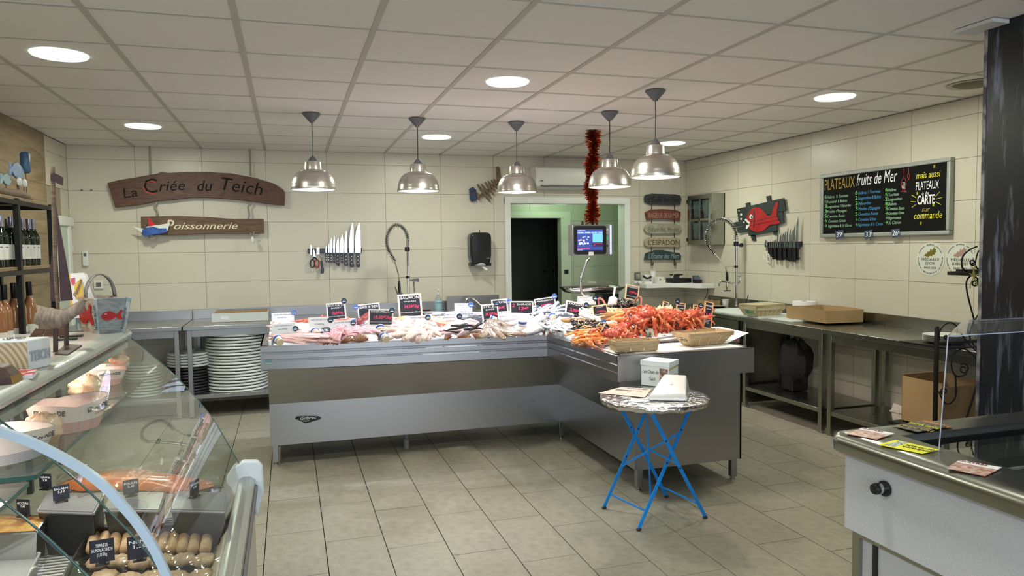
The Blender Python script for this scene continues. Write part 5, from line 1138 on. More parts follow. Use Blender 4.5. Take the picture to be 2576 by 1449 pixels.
# soles: flat brown ovals
used = []; m_sole = mat('sole_skin', (.17, .115, .075), .3, noise=(30, (.30, .23, .17), .35, .65), coat=.7, bump=(90, .4))
pr = thing('sole', 'flat brown sole in the overlapping row above the scallop shells', 'fish', (0, 0, -5), 0, 'brown soles')
MB().ellip((0, 0, .012), (.16, .062, .014), 18, 8).build('body', m_sole, pr, world=False, sharp=3)
MB().lathe([(.001, 0), (.168, 0), (.168, .002), (.001, .002)], (0, 0, .008), 22, cap=False).build('fin_fringe', mat('sole_fin', (.13, .09, .06), .5), pr, world=False).scale = (1, .42, 1)
MB().ellip((-.12, .02, .027), (.005, .005, .004), 8, 5).build('eye', m_black, pr, world=False)
for k in range(18): put(pr, used, 1221+k*4.4, 838-7*(k % 4), math.radians(60+k*6+J(8)), .010+.010*(k % 4), .50+J(.05), (.45, J(.2)))
# fillets
def fillet_proto(name, label, group, L, Wd, T, m, wav=.15, taper=.6, seed=1):
    rr = random.Random(seed); t = thing(name, label, 'fish fillet', (0, 0, -5), 0, group); rings = []
    for k in range(9):
        u = k/8; w = Wd/2*(math.sin(math.pi*(.08+.84*u))**.5)*(1-(1-taper)*u)*(1+rr.uniform(-wav, wav)*.5); th = T*(math.sin(math.pi*(.06+.88*u))**.6)*(1+rr.uniform(-wav, wav)); oy = rr.uniform(-.06, .06)*Wd; oz = T*.15*math.sin(7*u+seed)
        rings.append([((u-.5)*L, oy+w*math.cos(a), oz+th/2*math.sin(a)+th*.5+(th*.12*math.sin(3*a) if math.sin(a) > 0 else 0)) for a in [2*math.pi*i/12 for i in range(12)]])
    MB().loft(rings).build('flesh', m, t, world=False, sharp=3); return t
def flesh(name, c, c2, sc=30, r=.25, st=(1, 6, 1)): return mat(name, c, r, noise=(sc, c2, .35, .65), coat=.6, bump=(50, .35), sss=.15, stretch=st)
f_pink = flesh('pink_fillet_flesh', (.78, .40, .40), (.85, .60, .58)); f_pale = flesh('pale_fillet_flesh', (.82, .62, .54), (.85, .72, .66)); f_ray = flesh('skate_wing_flesh', (.86, .36, .44), (.92, .60, .66), 24)
f_salm = flesh('salmon_flesh', (.86, .28, .13), (.88, .42, .26), 14, .3, (1, 10, 1)); f_cod = flesh('cod_back_flesh', (.86, .62, .57), (.90, .76, .72), 18); f_tuna = flesh('tuna_flesh', (.16, .02, .025), (.34, .06, .06), 10)
f_monk = flesh('monkfish_flesh', (.84, .50, .55), (.92, .74, .76), 20); f_strip = mat('striped_fillet', (.80, .70, .66), .25, noise=(16, (.45, .38, .37), .5, .62), coat=.6, stretch=(1, 12, 1)); f_skin = mat('dark_fish_skin', (.04, .045, .06), .2, noise=(10, (.5, .4, .38), .55, .7), coat=.7)
def heap(proto, pts, hh=.012, tl=.15, sc=1.0):
    used = []
    for i, (x, y, rz) in enumerate(pts): put(proto, used, x+J(1.5), y+J(1), math.radians(rz+J(6)), hh*(1+i % 3)*.8, sc*(1+J(.1)), (SLOPE+J(tl), J(tl)))
heap(fillet_proto('pale_fillet', 'long pale pink fillet in the fan at the back left corner', 'pale fillets at the back left', .34, .10, .03, f_pale, seed=2), [(716+k*6, 832-7*(k % 2)-((k*3) % 6), 150+k*3-(k % 2)*4) for k in range(11)], .02, .12, .8)
heap(fillet_proto('pink_fillet', 'pink fillet in the layered fan at the front left corner', 'pink fillets at the front left', .34, .09, .026, f_pink, seed=3), [(722+k*6.5, 860-((k*5) % 14), 158+(k % 4)*5) for k in range(14)], .014, .12, .82)
heap(fillet_proto('dark_skin_fillet', 'pale fillet with dark skin showing, left of the skate wings', 'dark-skinned fillets', .16, .06, .03, f_skin, seed=4), [(808, 838, 60), (816, 834, 80), (824, 838, 100), (832, 834, 70)], .014)
def wing_proto():
    t = thing('skate_wing', 'bright pink ridged skate wing heaped behind the two big scallop shells', 'fish fillet', (0, 0, -5), 0, 'skate wings')
    def fn(u, v):
        a = u*math.pi; r = .15*v
        return (r*math.cos(a)*1.15, r*math.sin(a), .045*math.sin(math.pi*v**.8)*(.7+.3*math.sin(3*a))+.008*math.sin(22*a)*v+.006)
    MB().grid(fn, 40, 8).build('wing', f_ray, t, world=False, sharp=3, solid=.012); return t
heap(wing_proto(), [(842, 848, 10), (868, 844, 40), (905, 844, 5), (888, 836, 60), (925, 842, -10), (862, 840, 80), (893, 849, 15), (912, 834, 20)], .018, .1, .55)
heap(fillet_proto('striped_fillet', 'pale fillet with grey stripes behind the pot below the 18,50 card', 'striped fillets', .22, .05, .022, f_strip, seed=6), [(898+k*9, 832-(k % 2)*5, 150+k*3) for k in range(9)], .014)
t_ = fillet_proto('tuna_loin', 'thick dark red tuna loin leaning on its slate card', 'tuna loin pieces', .20, .10, .08, f_tuna, seed=8); heap(t_, [(912, 812, 75), (905, 815, 20), (922, 803, 60)], .02, .3, .62)
heap(fillet_proto('salmon_fillet', 'broad orange salmon fillet in the pile beneath the Saumon card', 'salmon fillets', .36, .14, .035, f_salm, wav=.08, taper=.8, seed=9), [(1032, 816, 178), (1026, 812, 172), (1034, 808, 176), (1042, 804, 182), (1088, 812, 150), (1094, 809, 145)], .016, .08, .74)
heap(fillet_proto('cod_back', 'thick white-pink cod back piece in the front middle heap', 'cod back pieces', .19, .085, .05, f_cod, seed=10), [(990+((k*29) % 106), 846-9*((k*7) % 4), (k*47) % 180) for k in range(40)], .020, .3, .72)
heap(fillet_proto('monkfish_tail', 'pink monkfish tail with dark skin streaks right of the cod backs', 'monkfish tails', .26, .075, .05, f_monk, taper=.4, seed=11), [(1128+((k*23) % 66), 838-7*(k % 4), 160+(k*31) % 50) for k in range(13)], .020, .2, .72)
heap(fillet_proto('monkfish_skin', 'dark skinned monkfish strip on the pink tails', 'monkfish skin strips', .15, .03, .02, mat('monk_skin', (.03, .03, .035), .25, coat=.6), taper=.3, seed=12), [(1140+k*12, 838-8*(k % 3), 150+k*13) for k in range(6)], .05, .25)
heap(fillet_proto('squid_body', 'white squid body in the pale heap behind the Sardine card', 'squid bodies', .17, .05, .03, mat('squid_white', (.86, .80, .80), .25, coat=.6, sss=.2), taper=.4, seed=13), [(1462+k*7, 792-4*(k % 3), 80+k*17) for k in range(8)]+[(1475+k*6, 800, 120+k*9) for k in range(4)], .03, .3, .8)
# ---- scallop shells
m_shell = ramp_mat('scallop_shell', [(.2, (.42, .17, .08)), (.5, (.26, .09, .045)), (.8, (.50, .30, .18))], 'Z', .5, 9, .2, .1, (30, .5))
pr = thing('scallop_shell', 'ribbed brown scallop shell standing along the front edge of the ice', 'shell', (0, 0, -5), 0, 'scallop shells along the front edge'); used = []
def shf(u, v):
    a = math.radians(-78+156*u); r = .058*v*(1+.035*math.cos(u*math.pi*2*9)*v)
    return (r*math.sin(a), -.022*math.sin(math.pi*min(v, 1)*.5)**1.5*0-.018*(1-(v-.5)**2*4)*math.cos(a)-.003*math.cos(u*math.pi*2*9)*v, r*math.cos(a)+.004)
MB().grid(shf, 54, 8).build('ribbed_valve', m_shell, pr, world=False, sharp=3, solid=.002)
MB().prism([(-.016, -.002, -.004), (.016, -.002, -.004), (.012, -.002, .008), (-.012, -.002, .008)], (0, .004, 0)).build('hinge', m_shell, pr, world=False)
for i, (x, y, r, s, tl) in enumerate(((866, 861, 0, 1.05, .2), (907, 859, 5, 1.0, .25), (826, 860, 60, .95, .3), (836, 862, -50, .8, .3), (802, 846, 60, .7, .2), (952, 850, 110, .8, .2),
        (1130, 850, 40, .75, .3), (1168, 850, -5, .85, .3), (1195, 846, -60, .8, .3), (1240, 844, -10, 1, .3), (1279, 842, 8, .95, .3), (1310, 840, -60, .75, .3), (1333, 838, 10, .85, .3), (1371, 837, -40, .9, .3), (1403, 836, 8, .85, .35), (1447, 862, 50, .8, .3), (1458, 868, 10, .8, .3), (1472, 871, 8, .8, .3), (1360, 806, 30, .6, .2))):
    p = onbed(x, y, .0); o = pr if not used else copy_tree(pr); used.append(o)
    yy = (5.215-.0575*(x-660)/350 if x < 1420 else p.y-.03) if y > 830 else p.y; q = W(x, y+5, 'y', yy-.012); o.location = q; s *= 1.12; o.rotation_euler = (-tl, math.radians(-r*.3), math.radians(r)); o.scale = (s, s, s)
# ---- pots of spread
m_potc = mat('pot_blue', (.06, .10, .42), .35); m_potw = mat('pot_white', (.75, .74, .70), .35); m_potp = mat('pot_content', (.55, .38, .26), .4)
pr = thing('spread_pot', 'small blue and white pot of fish spread lying tipped on the display', 'pot', (0, 0, -5), 0, 'pots of spread'); used = []
MB().lathe([(.001, 0), (.024, 0), (.030, .045), (.030, .05), (.001, .05)], (0, 0, 0), 22, cap=False).build('pot', m_potw, pr, world=False)
MB().lathe([(.0290, .034), (.0312, .047), (.0312, .050), (.0290, .034)], (0, 0, 0), 22, cap=False).build('printed_band', m_potc, pr, world=False)
MB().lathe([(.0258, .008), (.0270, .018), (.0270, .021), (.0258, .008)], (0, 0, 0), 22, cap=False).build('printed_band', m_potp, pr, world=False)
MB().lathe([(.001, .050), (.033, .050), (.033, .056), (.001, .056)], (0, 0, 0), 22, cap=False).build('lid', m_potw, pr, world=False)
MB().lathe([(.0005, -.001), (.022, -.001), (.022, .0), (.0005, 0)], (0, 0, 0), 22, cap=False).build('base', mat('pot_base', (.70, .58, .38), .5), pr, world=False)
pl = ['at the front left corner of the display', 'right of the 15,50 card', 'right of the Rougets card', 'just right of the skate wings, upper of two', 'at the front rim, left of the cod backs', 'on the front of the monkfish', 'leaning on the Soles card', 'standing upright in the silver bream', 'behind the sardines', 'behind the black mussels, almost hidden', 'between cod and monkfish at the front']
for i, (x, y, rx, rz, s) in enumerate(((706, 864, 112, 25, 1.2), (796, 844, 115, 10, 1.15), (890, 822, 150, 8, 1.1), (958, 838, 150, 5, 1.1), (971, 857, 110, 15, 1.2), (1176, 842, 150, 8, 1.1), (1247, 808, 95, 70, 1.15), (1312, 828, 165, 0, 1.3), (1390, 806, 165, 0, 1.1))):
    s *= .82; p = onbed(x, y, .02); o = pr if not used else copy_tree(pr); used.append(o)
    o.location = p+Vector((0, -.02, .01)); o.scale = (s, s, s)
    o.rotation_euler = (math.radians(-50 if rx > 140 else -72), 0, math.radians(rz))
    o['label'] = 'small blue and white spread pot '+pl[i]
    if x == 1247: o.rotation_euler = (math.radians(-20), math.radians(-75), 0)
    if x == 1312: o.rotation_euler = (math.radians(12), 0, 0)
# ================================================================ BASKETS, MUSSELS
m_wick = wood('wicker', (.34, .17, .06), (.52, .30, .12), 30, .6); m_prope = mat('pinkish_rope_basket', (.42, .16, .12), .8, bump=(80, .8)); 
def basket(name, label, c, r0, r1, h, m, handles=None, weave=10, sy=1.0, rz=0):
    t = thing(name, label, 'basket', tuple(c), rz)
    mb = MB()
    for k in range(weave):
        f = k/(weave-1); r = r0+(r1-r0)*f
        mb.tube([(r*math.cos(a)+.002*math.sin(12*a+k*math.pi), r*sy*math.sin(a), h*f) for a in [2*math.pi*i/40 for i in range(41)]], h/weave*.62, 6, cap=False)
    mb.build('woven_wall', m, t, world=False, sharp=3)
    MB().lathe([(.001, 0), (r0, 0), (r0, .004), (.001, .004)], (0, 0, 0), 24, cap=False).build('base', m, t, world=False).scale = (1, sy, 1)
    MB().tube([(r1*1.01*math.cos(a), r1*1.01*sy*math.sin(a), h+.003) for a in [2*math.pi*i/40 for i in range(41)]], .006, 8, cap=False).build('rim', m, t, world=False, sharp=3)
    if handles:
        for a0 in handles:
            pts = spline([(r1*math.cos(a0-.45), r1*sy*math.sin(a0-.45), h*.8), (r1*1.08*math.cos(a0-.3), r1*sy*1.08*math.sin(a0-.3), h+.06), (r1*1.1*math.cos(a0), r1*sy*1.1*math.sin(a0), h+.085), (r1*1.08*math.cos(a0+.3), r1*sy*1.08*math.sin(a0+.3), h+.06), (r1*math.cos(a0+.45), r1*sy*math.sin(a0+.45), h*.8)], 5)
            MB().tube(pts, .009, 8).build('handle', m, t, world=False, sharp=3)
    return t
mc = W(1560, 790, 'y', 5.62)
zb_m = W(1560, 772, 'y', 5.62).z-.125
basket('mussel_basket', 'pinkish rope basket heaped with black mussels, at the back right', (mc.x, 5.62, zb_m), .13, .17, .12, m_prope, (0.0, math.pi), 8)
pr = thing('mussel', 'closed shiny black mussel heaped in the rope basket', 'mussel', (0, 0, -5), 0, 'mussels heaped in the rope basket')
m_mus = mat('mussel_shell', (.015, .012, .012), .15, noise=(20, (.10, .045, .02), .5, .7), coat=.8)
MB().ellip((0, 0, 0), (.032, .016, .012), 10, 8, fn=lambda v, a, t_: Vector((v.x, v.y*(1-.45*v.x/.032), v.z*(1-.3*v.x/.032)))).build('shell', m_mus, pr, world=False, sharp=3)
used = []
for k in range(150):
    a = Rr.uniform(0, 6.28); r = .155*math.sqrt(Rr.random()); o = pr if not used else copy_tree(pr); used.append(o)
    o.location = (mc.x+r*math.cos(a), 5.62+r*math.sin(a), zb_m+.10+.075*(1-(r/.165)**2)+J(.008)); o.rotation_euler = (J(.9), J(.9), Rr.uniform(0, 6.28)); s = 1+J(.12); o.scale = (s, s, s)
m_scp = mat('white_scoop_plastic', (.78, .77, .76), .35)
def scoop(label, c, rot, s):
    t = thing('scoop', label, 'scoop', tuple(c)); t.rotation_euler = rot; t.scale = (s, s, s)
    def fn(u, v):
        a = math.pi*(u); r = .036
        return (r*math.cos(a)*(.9+.1*v), -r*math.sin(a)*.8+.01, -.10*v*(.75+.25*math.cos(a*2-math.pi)*-1) if False else -.095*v)
    MB().grid(lambda u, v: (.036*math.cos(math.pi*2*u)*(1 if v > .05 else .6), .018+.018*math.sin(math.pi*2*u)*(1 if v > .05 else .6), -.085*v*(1-.35*(.5-.5*math.sin(math.pi*2*u)))), 24, 6).build('bowl', m_scp, t, world=False, sharp=3, solid=.002)
    MB().tube([(0, .018, 0), (0, .018, .03), (0, .02, .075)], [.010, .008, .009], 10).build('handle', m_scp, t, world=False); return t
scoop('white plastic scoop stuck handle-up in the black mussels', (W(1542, 748, 'y', 5.55).x-.01, 5.5, W(1542, 748, 'y', 5.5).z), (.15, .12, 0), 1.05)
scoop('white plastic scoop lying across the whelks at the right', W(1712, 783, 'y', 5.1)+Vector((0, 0, 0)), (-1.1, 0, 1.35), .9)
# cockles
cc = W(1520, 822, 'y', 5.28); zb_c = bedz(cc.x, 5.28)
basket('cockle_basket', 'wide shallow wicker basket of pale cockles below the Coques card', (cc.x, 5.28, zb_c), .12, .16, .05, m_wick, None, 5)
pr = thing('cockle', 'pale yellow ribbed cockle in the wide shallow basket', 'cockle', (0, 0, -5), 0, 'cockles in the shallow basket')
m_cock = mat('cockle_shell', (.70, .55, .34), .45, noise=(25, (.45, .26, .10), .5, .7), coat=.3)
MB().ellip((0, 0, 0), (.015, .013, .011), 12, 6, fn=lambda v, a, t_: v*(1+.06*math.cos(8*a))).build('shell', m_cock, pr, world=False, sharp=3)
used = []
for k in range(110):
    a = Rr.uniform(0, 6.28); r = .145*math.sqrt(Rr.random()); o = pr if not used else copy_tree(pr); used.append(o)
    o.location = (cc.x+r*math.cos(a), 5.28+r*math.sin(a), zb_c+.045+.03*(1-(r/.16)**2)+J(.006)); o.rotation_euler = (J(1), J(1), Rr.uniform(0, 6.28)); s = 1+J(.15); o.scale = (s, s, s)
# open cooked mussels
pr = thing('cooked_mussel', 'open black mussel showing orange flesh, behind the front langoustines', 'mussel', (0, 0, -5), 0, 'open cooked mussels'); used = []
for s_ in (-1, 1):
    MB().ellip((0, .008*s_, .012), (.036, .008, .017), 10, 6, R=rotM(.4*s_, 0, 0)).build('shell_half', m_mus, pr, world=False, sharp=3)
MB().ellip((0, 0, .018), (.024, .009, .011), 8, 6).build('flesh', mat('mussel_flesh', (.85, .42, .12), .35, coat=.5), pr, world=False, sharp=3)
for k in range(22): put(pr, used, 1448+(k % 8)*9+J(3), 828-7*(k//8)+J(2), Rr.uniform(0, 6.28), .03+.012*(k//8), 1+J(.1), (J(.5), J(.5)))
wc = W(1432, 845, 'y', 5.0); zw = bedz(wc.x, wc.y)
basket('small_wicker_basket', 'little woven wicker basket of winkles at the inner corner of the counter', (wc.x+.03, 5.0, zw+.005), .05, .085, .06, m_wick, None, 7, .8)
pr = thing('winkle', 'tiny brown winkle in the little wicker basket', 'winkle', (0, 0, -5), 0, 'winkles in the small basket'); used = []
MB().lathe([(.001, -.006), (.007, -.004), (.008, 0), (.004, .007), (.001, .011)], (0, 0, 0), 10, cap=False).build('shell', mat('winkle_shell', (.32, .17, .09), .4, coat=.4), pr, world=False, sharp=3)
for k in range(60):
    a = Rr.uniform(0, 6.28); r = .072*math.sqrt(Rr.random()); o = pr if not used else copy_tree(pr); used.append(o)
    o.location = (wc.x+.03+r*math.cos(a), 5.0+.8*r*math.sin(a), zw+.052+.018*(1-(r/.08)**2)+J(.004)); o.rotation_euler = (J(1.5), J(1.5), 0); s = 1.1; o.scale = (s, s, s)
# whelks
pr = thing('whelk', 'pale greenish whelk in the heap below the orange framed cards', 'whelk', (0, 0, -5), 0, 'whelk heap'); used = []
MB().lathe([(.001, -.018), (.010, -.014), (.013, -.006), (.011, 0), (.0085, .006), (.0095, .008), (.006, .015), (.0065, .017), (.003, .023), (.001, .028)], (0, 0, 0), 10, cap=False).build('shell', mat('whelk_shell', (.58, .50, .30), .45, noise=(25, (.34, .36, .20), .4, .6), coat=.3), pr, world=False, sharp=3)
MB().ellip((.004, 0, -.014), (.008, .008, .006), 8, 5).build('flesh', f_cod, pr, world=False, sharp=3)
for k in range(80): put(pr, used, 1650+62*Rr.random(), 801-14*Rr.random(), Rr.uniform(0, 6.28), .07+.05*Rr.random(), 1.15+J(.15), (J(1.4), J(1.4)))
pr = thing('pale_garlic_bulb', 'round pale peach onion on top of the whelks', 'onion', (0, 0, -5), 0, 'pale onions on the whelks'); used = []
MB().lathe([(.001, -.02), (.012, -.019), (.022, -.005), (.020, .008), (.008, .018), (.003, .026), (.001, .028)], (0, 0, 0), 16, cap=False).build('bulb', mat('onion_skin', (.85, .60, .42), .35, coat=.3), pr, world=False, sharp=3)
for x, y in ((1660, 776), (1676, 777), (1686, 780), (1650, 783), (1668, 784)): put(pr, used, x, y, 0, .14, 1.0, (J(.3), J(.3)))
rb = W(1738, 803, 'y', 4.98); zrb = rb.z-.115
basket('rope_handle_basket', 'pinkish rope-edged basket behind the crabs at the far right of the counter', (rb.x-.07, 4.98, zrb), .10, .135, .115, m_prope, (-.1,), 7)
# ================================================================ CRABS AND LANGOUSTINES
m_crab = mat('cooked_crab_shell', (.38, .030, .012), .4, noise=(70, (.60, .15, .075), .42, .62), coat=.4, bump=(90, 1.0)); m_leg = mat('cooked_crab_leg', (.45, .055, .014), .42, noise=(16, (.60, .20, .075), .45, .65), coat=.4, bump=(60, .3)); m_tip = mat('crab_tip', (.30, .10, .05), .4)
m_belly = mat('crab_belly', (.72, .50, .36), .4, coat=.3)
def crab_proto():
    t = thing('spider_crab', 'cooked red spider crab with knobbly shell in the big pile', 'crab', (0, 0, -5), 0, 'spider crab pile')
    rr = random.Random(3)
    MB().ellip((0, 0, .045), (.075, .062, .042), 22, 14, fn=lambda v, a, t_: Vector((v.x*(1+.22*v.x/.075*.6), v.y*(1-.25*max(v.x, 0)/.075), v.z if v.z > 0 else v.z*.5))*(1+.035*math.sin(a*13+t_*9)*math.sin(t_*17))).build('carapace', m_crab, t, world=False, sharp=3)
    MB().ellip((.0, 0, .030), (.065, .052, .022), 14, 8).build('underside', m_belly, t, world=False, sharp=3)
    sp = MB()
    for k in range(60):
        a = rr.uniform(0, 6.28); e = rr.uniform(.1, 1.45); n = Vector((math.cos(a)*math.cos(e)*.078, math.sin(a)*math.cos(e)*.062, math.sin(e)*.042)); p = Vector((0, 0, .045))+n
        sp.loft([[p+Vector((.003*math.cos(b), .003*math.sin(b), 0)) for b in (0, 2.1, 4.2)], [p+n.normalized()*.009+Vector((.0005*math.cos(b), .0005*math.sin(b), 0)) for b in (0, 2.1, 4.2)]])
    sp.build('spines', m_crab, t, world=False, sharp=.3)['kind'] = 'stuff'
    for s in (-1, 1):
        MB().tube([(.082, s*.010, .05), (.105, s*.016, .055)], [.005, .001], 6).build('horn', m_crab, t, world=False)
        for i, (ax, spread) in enumerate(((.045, .9), (.015, .35), (-.02, -.2), (-.045, -.75))):
            L1 = .050-.006*i; d = Vector((math.sin(spread), s*math.cos(spread), 0))
            p0 = Vector((ax, s*.045, .03)); p1 = p0+d*L1+Vector((.008, 0, .028)); p2 = p1+d*.030+Vector((.012, 0, -.018)); p3 = p2+d*.018+Vector((.012, 0, -.038)); p4 = p3+d*.002+Vector((0, 0, -.012))
            MB().tube([p0, p0.lerp(p1, .15), p0.lerp(p1, .9), p1, p1.lerp(p2, .3), p2, p2.lerp(p3, .2), p3, p4], [.006, .0085, .0085, .0065, .008, .0065, .0065, .004, .001], 7).build('leg', m_leg, t, world=False, sharp=3)
        p0 = Vector((.06, s*.04, .03)); p1 = p0+Vector((.025, s*.045, .02)); p2 = p1+Vector((.05, -s*.015, -.005)); p3 = p2+Vector((.028, -s*.03, -.01))
        cl = MB().tube([p0, p1, p1.lerp(p2, .1), p1.lerp(p2, .6), p2, p3], [.008, .0085, .011, .014, .010, .002], 9).build('claw', m_leg, t, world=False, sharp=3)
        MB().tube([p2, p2.lerp(p3, .5)+Vector((.012, s*.008, 0)), p3+Vector((.006, s*.006, 0))], [.006, .005, .001], 7).build('pincer_finger', m_tip, cl, world=False, sharp=3)
    return t
CRL = ['knobbly red spider crab at the front, between langoustines and left punnet', 'spider crab behind the frontmost knobbly one, left part of the pile', 'biggest knobbly spider crab on top of the pile, centre', 'spider crab right of the biggest one, shell half turned',
 'spider crab at the far right top of the pile under the orange framed cards', 'spider crab low at the right, above the white box edge', 'pale belly-up spider crab below the biggest crab', 'spider crab left below the orange prawns', 'spider crab directly behind the left punnet', 'belly-up spider crab behind the white box edge, centre',
 'spider crab at the right end against the tall card', 'spider crab behind the hanging loose leg', 'small spider crab at the front left corner of the pile', 'belly-up spider crab just under the whelks', 'spider crab between the biggest one and the whelks', 'spider crab touching the dusty blue card', 'small belly-up spider crab at the lower right end', 'small belly-up spider crab left of centre', 'small spider crab squeezed behind the tilted card']
pr = crab_proto(); used = []
for i, (x, y, rz, h, s, tx_, ty_) in enumerate(((1537, 852, 190, .03, 1.0, .5, 0), (1573, 838, 150, .06, .95, .4, .3), (1628, 806, 200, .12, 1.15, .45, .1), (1692, 812, 120, .06, 1.05, .6, .2), (1744, 812, -30, .07, 1.1, .5, -.4), (1712, 822, 230, .03, 1.0, .7, 0), (1660, 826, 40, .04, 1.0, 2.4, .2),
      (1600, 822, 300, .06, 1.0, .6, .3), (1610, 842, 20, .02, .95, .8, 0), (1680, 836, 160, .02, .95, 2.5, 0), (1735, 830, 60, .02, .95, .7, .3), (1640, 840, 260, .03, .95, .5, .2), (1568, 856, 320, .01, .75, .8, 0), (1712, 806, 20, .09, .95, 2.6, .3), (1665, 806, 300, .09, .95, .6, .3), (1600, 800, 30, .09, .9, .6, .2), (1750, 826, 200, .02, .85, 2.3, 0), (1590, 842, 80, .04, .9, 2.2, .3), (1552, 842, 250, .05, .8, .5, -.3))):
    o_ = put(pr, used, x, y-(7 if x > 1590 and y > 828 else 0), math.radians(rz), h*.85, s*.88, (tx_*.8 if tx_ < 2 else tx_, ty_)); o_['label'] = CRL[i]
# one leg hanging over the box edge
t = thing('loose_crab_leg', 'single long orange crab leg hanging over the white polystyrene edge', 'crab leg', tuple(W(1645, 845, 'y', 4.34)))
Yl = 4.335
for (a, b, r0, r1) in (((1655, 800), (1655, 830), .012, .011), ((1655, 830), (1658, 846), .012, .009), ((1658, 846), (1664, 862), .010, .006), ((1664, 862), (1667, 866), .006, .001)):
    MB().tube([W(a[0]-8, a[1], 'y', Yl), W((a[0]+b[0])/2-8, (a[1]+b[1])/2, 'y', Yl), W(b[0]-8, b[1], 'y', Yl)], [r0, (r0+r1)/2*1.05, r1], 10).build('segment', m_leg if r1 > .004 else m_tip, t, sharp=3)
# big whole crab claws (pale)
m_claw = mat('thick_claw_shell', (.70, .22, .07), .3, noise=(10, (.82, .48, .26), .4, .6), coat=.5)
pr = thing('crab_claw', 'thick pale orange crab claw lying between the spider crabs', 'crab claw', (0, 0, -5), 0, 'loose thick crab claws'); used = []
MB().tube([(-.06, 0, .015), (-.045, 0, .016), (-.02, 0, .018), (.015, .004, .018), (.045, .012, .016), (.07, .026, .014)], [.006, .013, .019, .020, .011, .002], 12).build('palm', m_claw, pr, world=False, sharp=3)
MB().tube([(.012, -.012, .016), (.045, -.010, .015), (.072, .012, .014)], [.010, .008, .001], 9).build('finger', m_tip, pr, world=False, sharp=3)
for x, y, rz, h in ((1545, 828, 15, .06), (1600, 818, 0, .09), (1612, 815, 170, .09), (1575, 826, 30, .08), (1480, 868, 260, .02), (1500, 866, 250, .02), (1535, 836, 20, .05), (1620, 830, 200, .06), (1690, 832, 10, .05), (1640, 822, 130, .07), (1560, 812, 25, .08), (1725, 836, 30, .03)): put(pr, used, x, y, math.radians(rz), h, 1.15+J(.1), (J(.4), J(.3)))
pr = thing('whelk_dome', 'large cream and pink whelk shell on the biggest spider crab', 'whelk', (0, 0, -5)); used = []
MB().lathe([(.001, -.03), (.022, -.026), (.026, -.012), (.02, 0), (.022, .004), (.013, .016), (.014, .02), (.005, .034), (.001, .038)], (0, 0, 0), 16, cap=False).build('shell', mat('big_whelk', (.75, .55, .38), .4, noise=(20, (.45, .22, .12), .5, .6), coat=.3), pr, world=False, sharp=3)
put(pr, used, 1640, 806, .4, .17, 1.2, (1.3, .4))
# langoustines
m_lang = mat('langoustine_shell', (.86, .17, .02), .3, noise=(24, (.95, .45, .12), .4, .65), coat=.5, sss=.1)
def lang_proto():
    t = thing('langoustine', 'bright orange langoustine with long claws in the front heap', 'langoustine', (0, 0, -5), 0, 'langoustine heap')
    MB().tube([(-.055, 0, .014), (-.04, 0, .016), (-.01, 0, .018), (.01, 0, .017)], [.003, .010, .013, .011], 10).build('head', m_lang, t, world=False, sharp=3)
    rings = []; mb = MB()
    for k in range(6):
        x0 = .01+k*.012; r = .0115-.0008*k; z = .016-.0006*k*k
        mb.tube([(x0, 0, z), (x0+.011, 0, z-.001)], [r, r*.86], 9)
    mb.build('tail', m_lang, t, world=False, sharp=.5)
    MB().prism([(.08, -.004, .0), (.10, -.016, -.004), (.105, 0, -.005), (.10, .016, -.004), (.08, .004, .0)], (0, 0, .003)).build('tail_fan', m_lang, t, world=False, fix=True)
    for s in (-1, 1):
        MB().tube([(-.035, s*.008, .012), (-.06, s*.026, .02), (-.10, s*.022, .014), (-.135, s*.012, .01)], [.003, .004, .0055, .001], 7).build('claw', m_lang, t, world=False, sharp=3)
        for i in range(3): MB().tube([(-.025+i*.012, s*.009, .012), (-.03+i*.014, s*.03, .02), (-.028+i*.016, s*.045, .0)], [.002, .002, .0008], 5).build('leg', m_lang, t, world=False, sharp=3)
        MB().ellip((-.05, s*.007, .02), (.003, .003, .003), 6, 4).build('eye', m_black, t, world=False)
    return t
pr = lang_proto(); used = []
for k in range(34):
    if k < 22: x, y, h = 1464+((k*17) % 48), 862-((k*11) % 28), .015+.035*Rr.random()
    else: x, y, h = 1556+((k*13) % 50), 806-((k*7) % 14), .05+.03*Rr.random()
    put(pr, used, x+J(2), y, Rr.uniform(-.9, .5)+(math.pi if k % 3 == 0 else 0), h, .85+J(.1), (J(.4), J(.4)))
for k in range(8): put(pr, used, 1645+k*13+J(3), 808+J(5), Rr.uniform(0, 6.28), .11, 1.0, (J(.6), J(.6)))
# ================================================================ PUNNETS ON THE COUNTER END
p = W(1570, 884, 'y', 4.0)
punnet('wooden_punnet', 'empty rectangular wooden punnet in front of the langoustines, left of two', (2.04, 4.065, .871), .28, .135, .065, math.radians(-3), m_pun, flare=.008, slats=(2, 3))
punnet('wooden_punnet', 'flared empty wooden punnet with yellow paper label, right of two', (2.58, 4.14, .871), .36, .17, .085, math.radians(8), m_pun, mat('yellow_label', (.70, .62, .28), .6), flare=.045, slats=(2, 4))
m_oy = mat('printed_oyster_card', (.50, .47, .38), .5, noise=(45, (.07, .07, .06), .45, .55))
t = thing('oyster_photo_card', 'small upright card with grey oyster print behind the left punnet', 'card', tuple(W(1635, 855, 'y', 4.30)))
MB().prism(WP([(1624, 823), (1646, 829), (1644, 855), (1625, 850)], 'y', 4.33), (0, .003, 0)).build('card', m_oy, t, fix=True)
t = thing('oyster_photo_card', 'pinkish printed card leaning in the right punnet against the white side', 'card', tuple(W(1850, 855, 'y', 4.15)))
MB().prism(WP([(1835, 836), (1862, 852), (1860, 862), (1828, 856)], 'y', 4.22), (0, .003, 0)).build('card', mat('pink_print', (.62, .42, .36), .5, noise=(60, (.25, .12, .10), .45, .55)), t, fix=True)
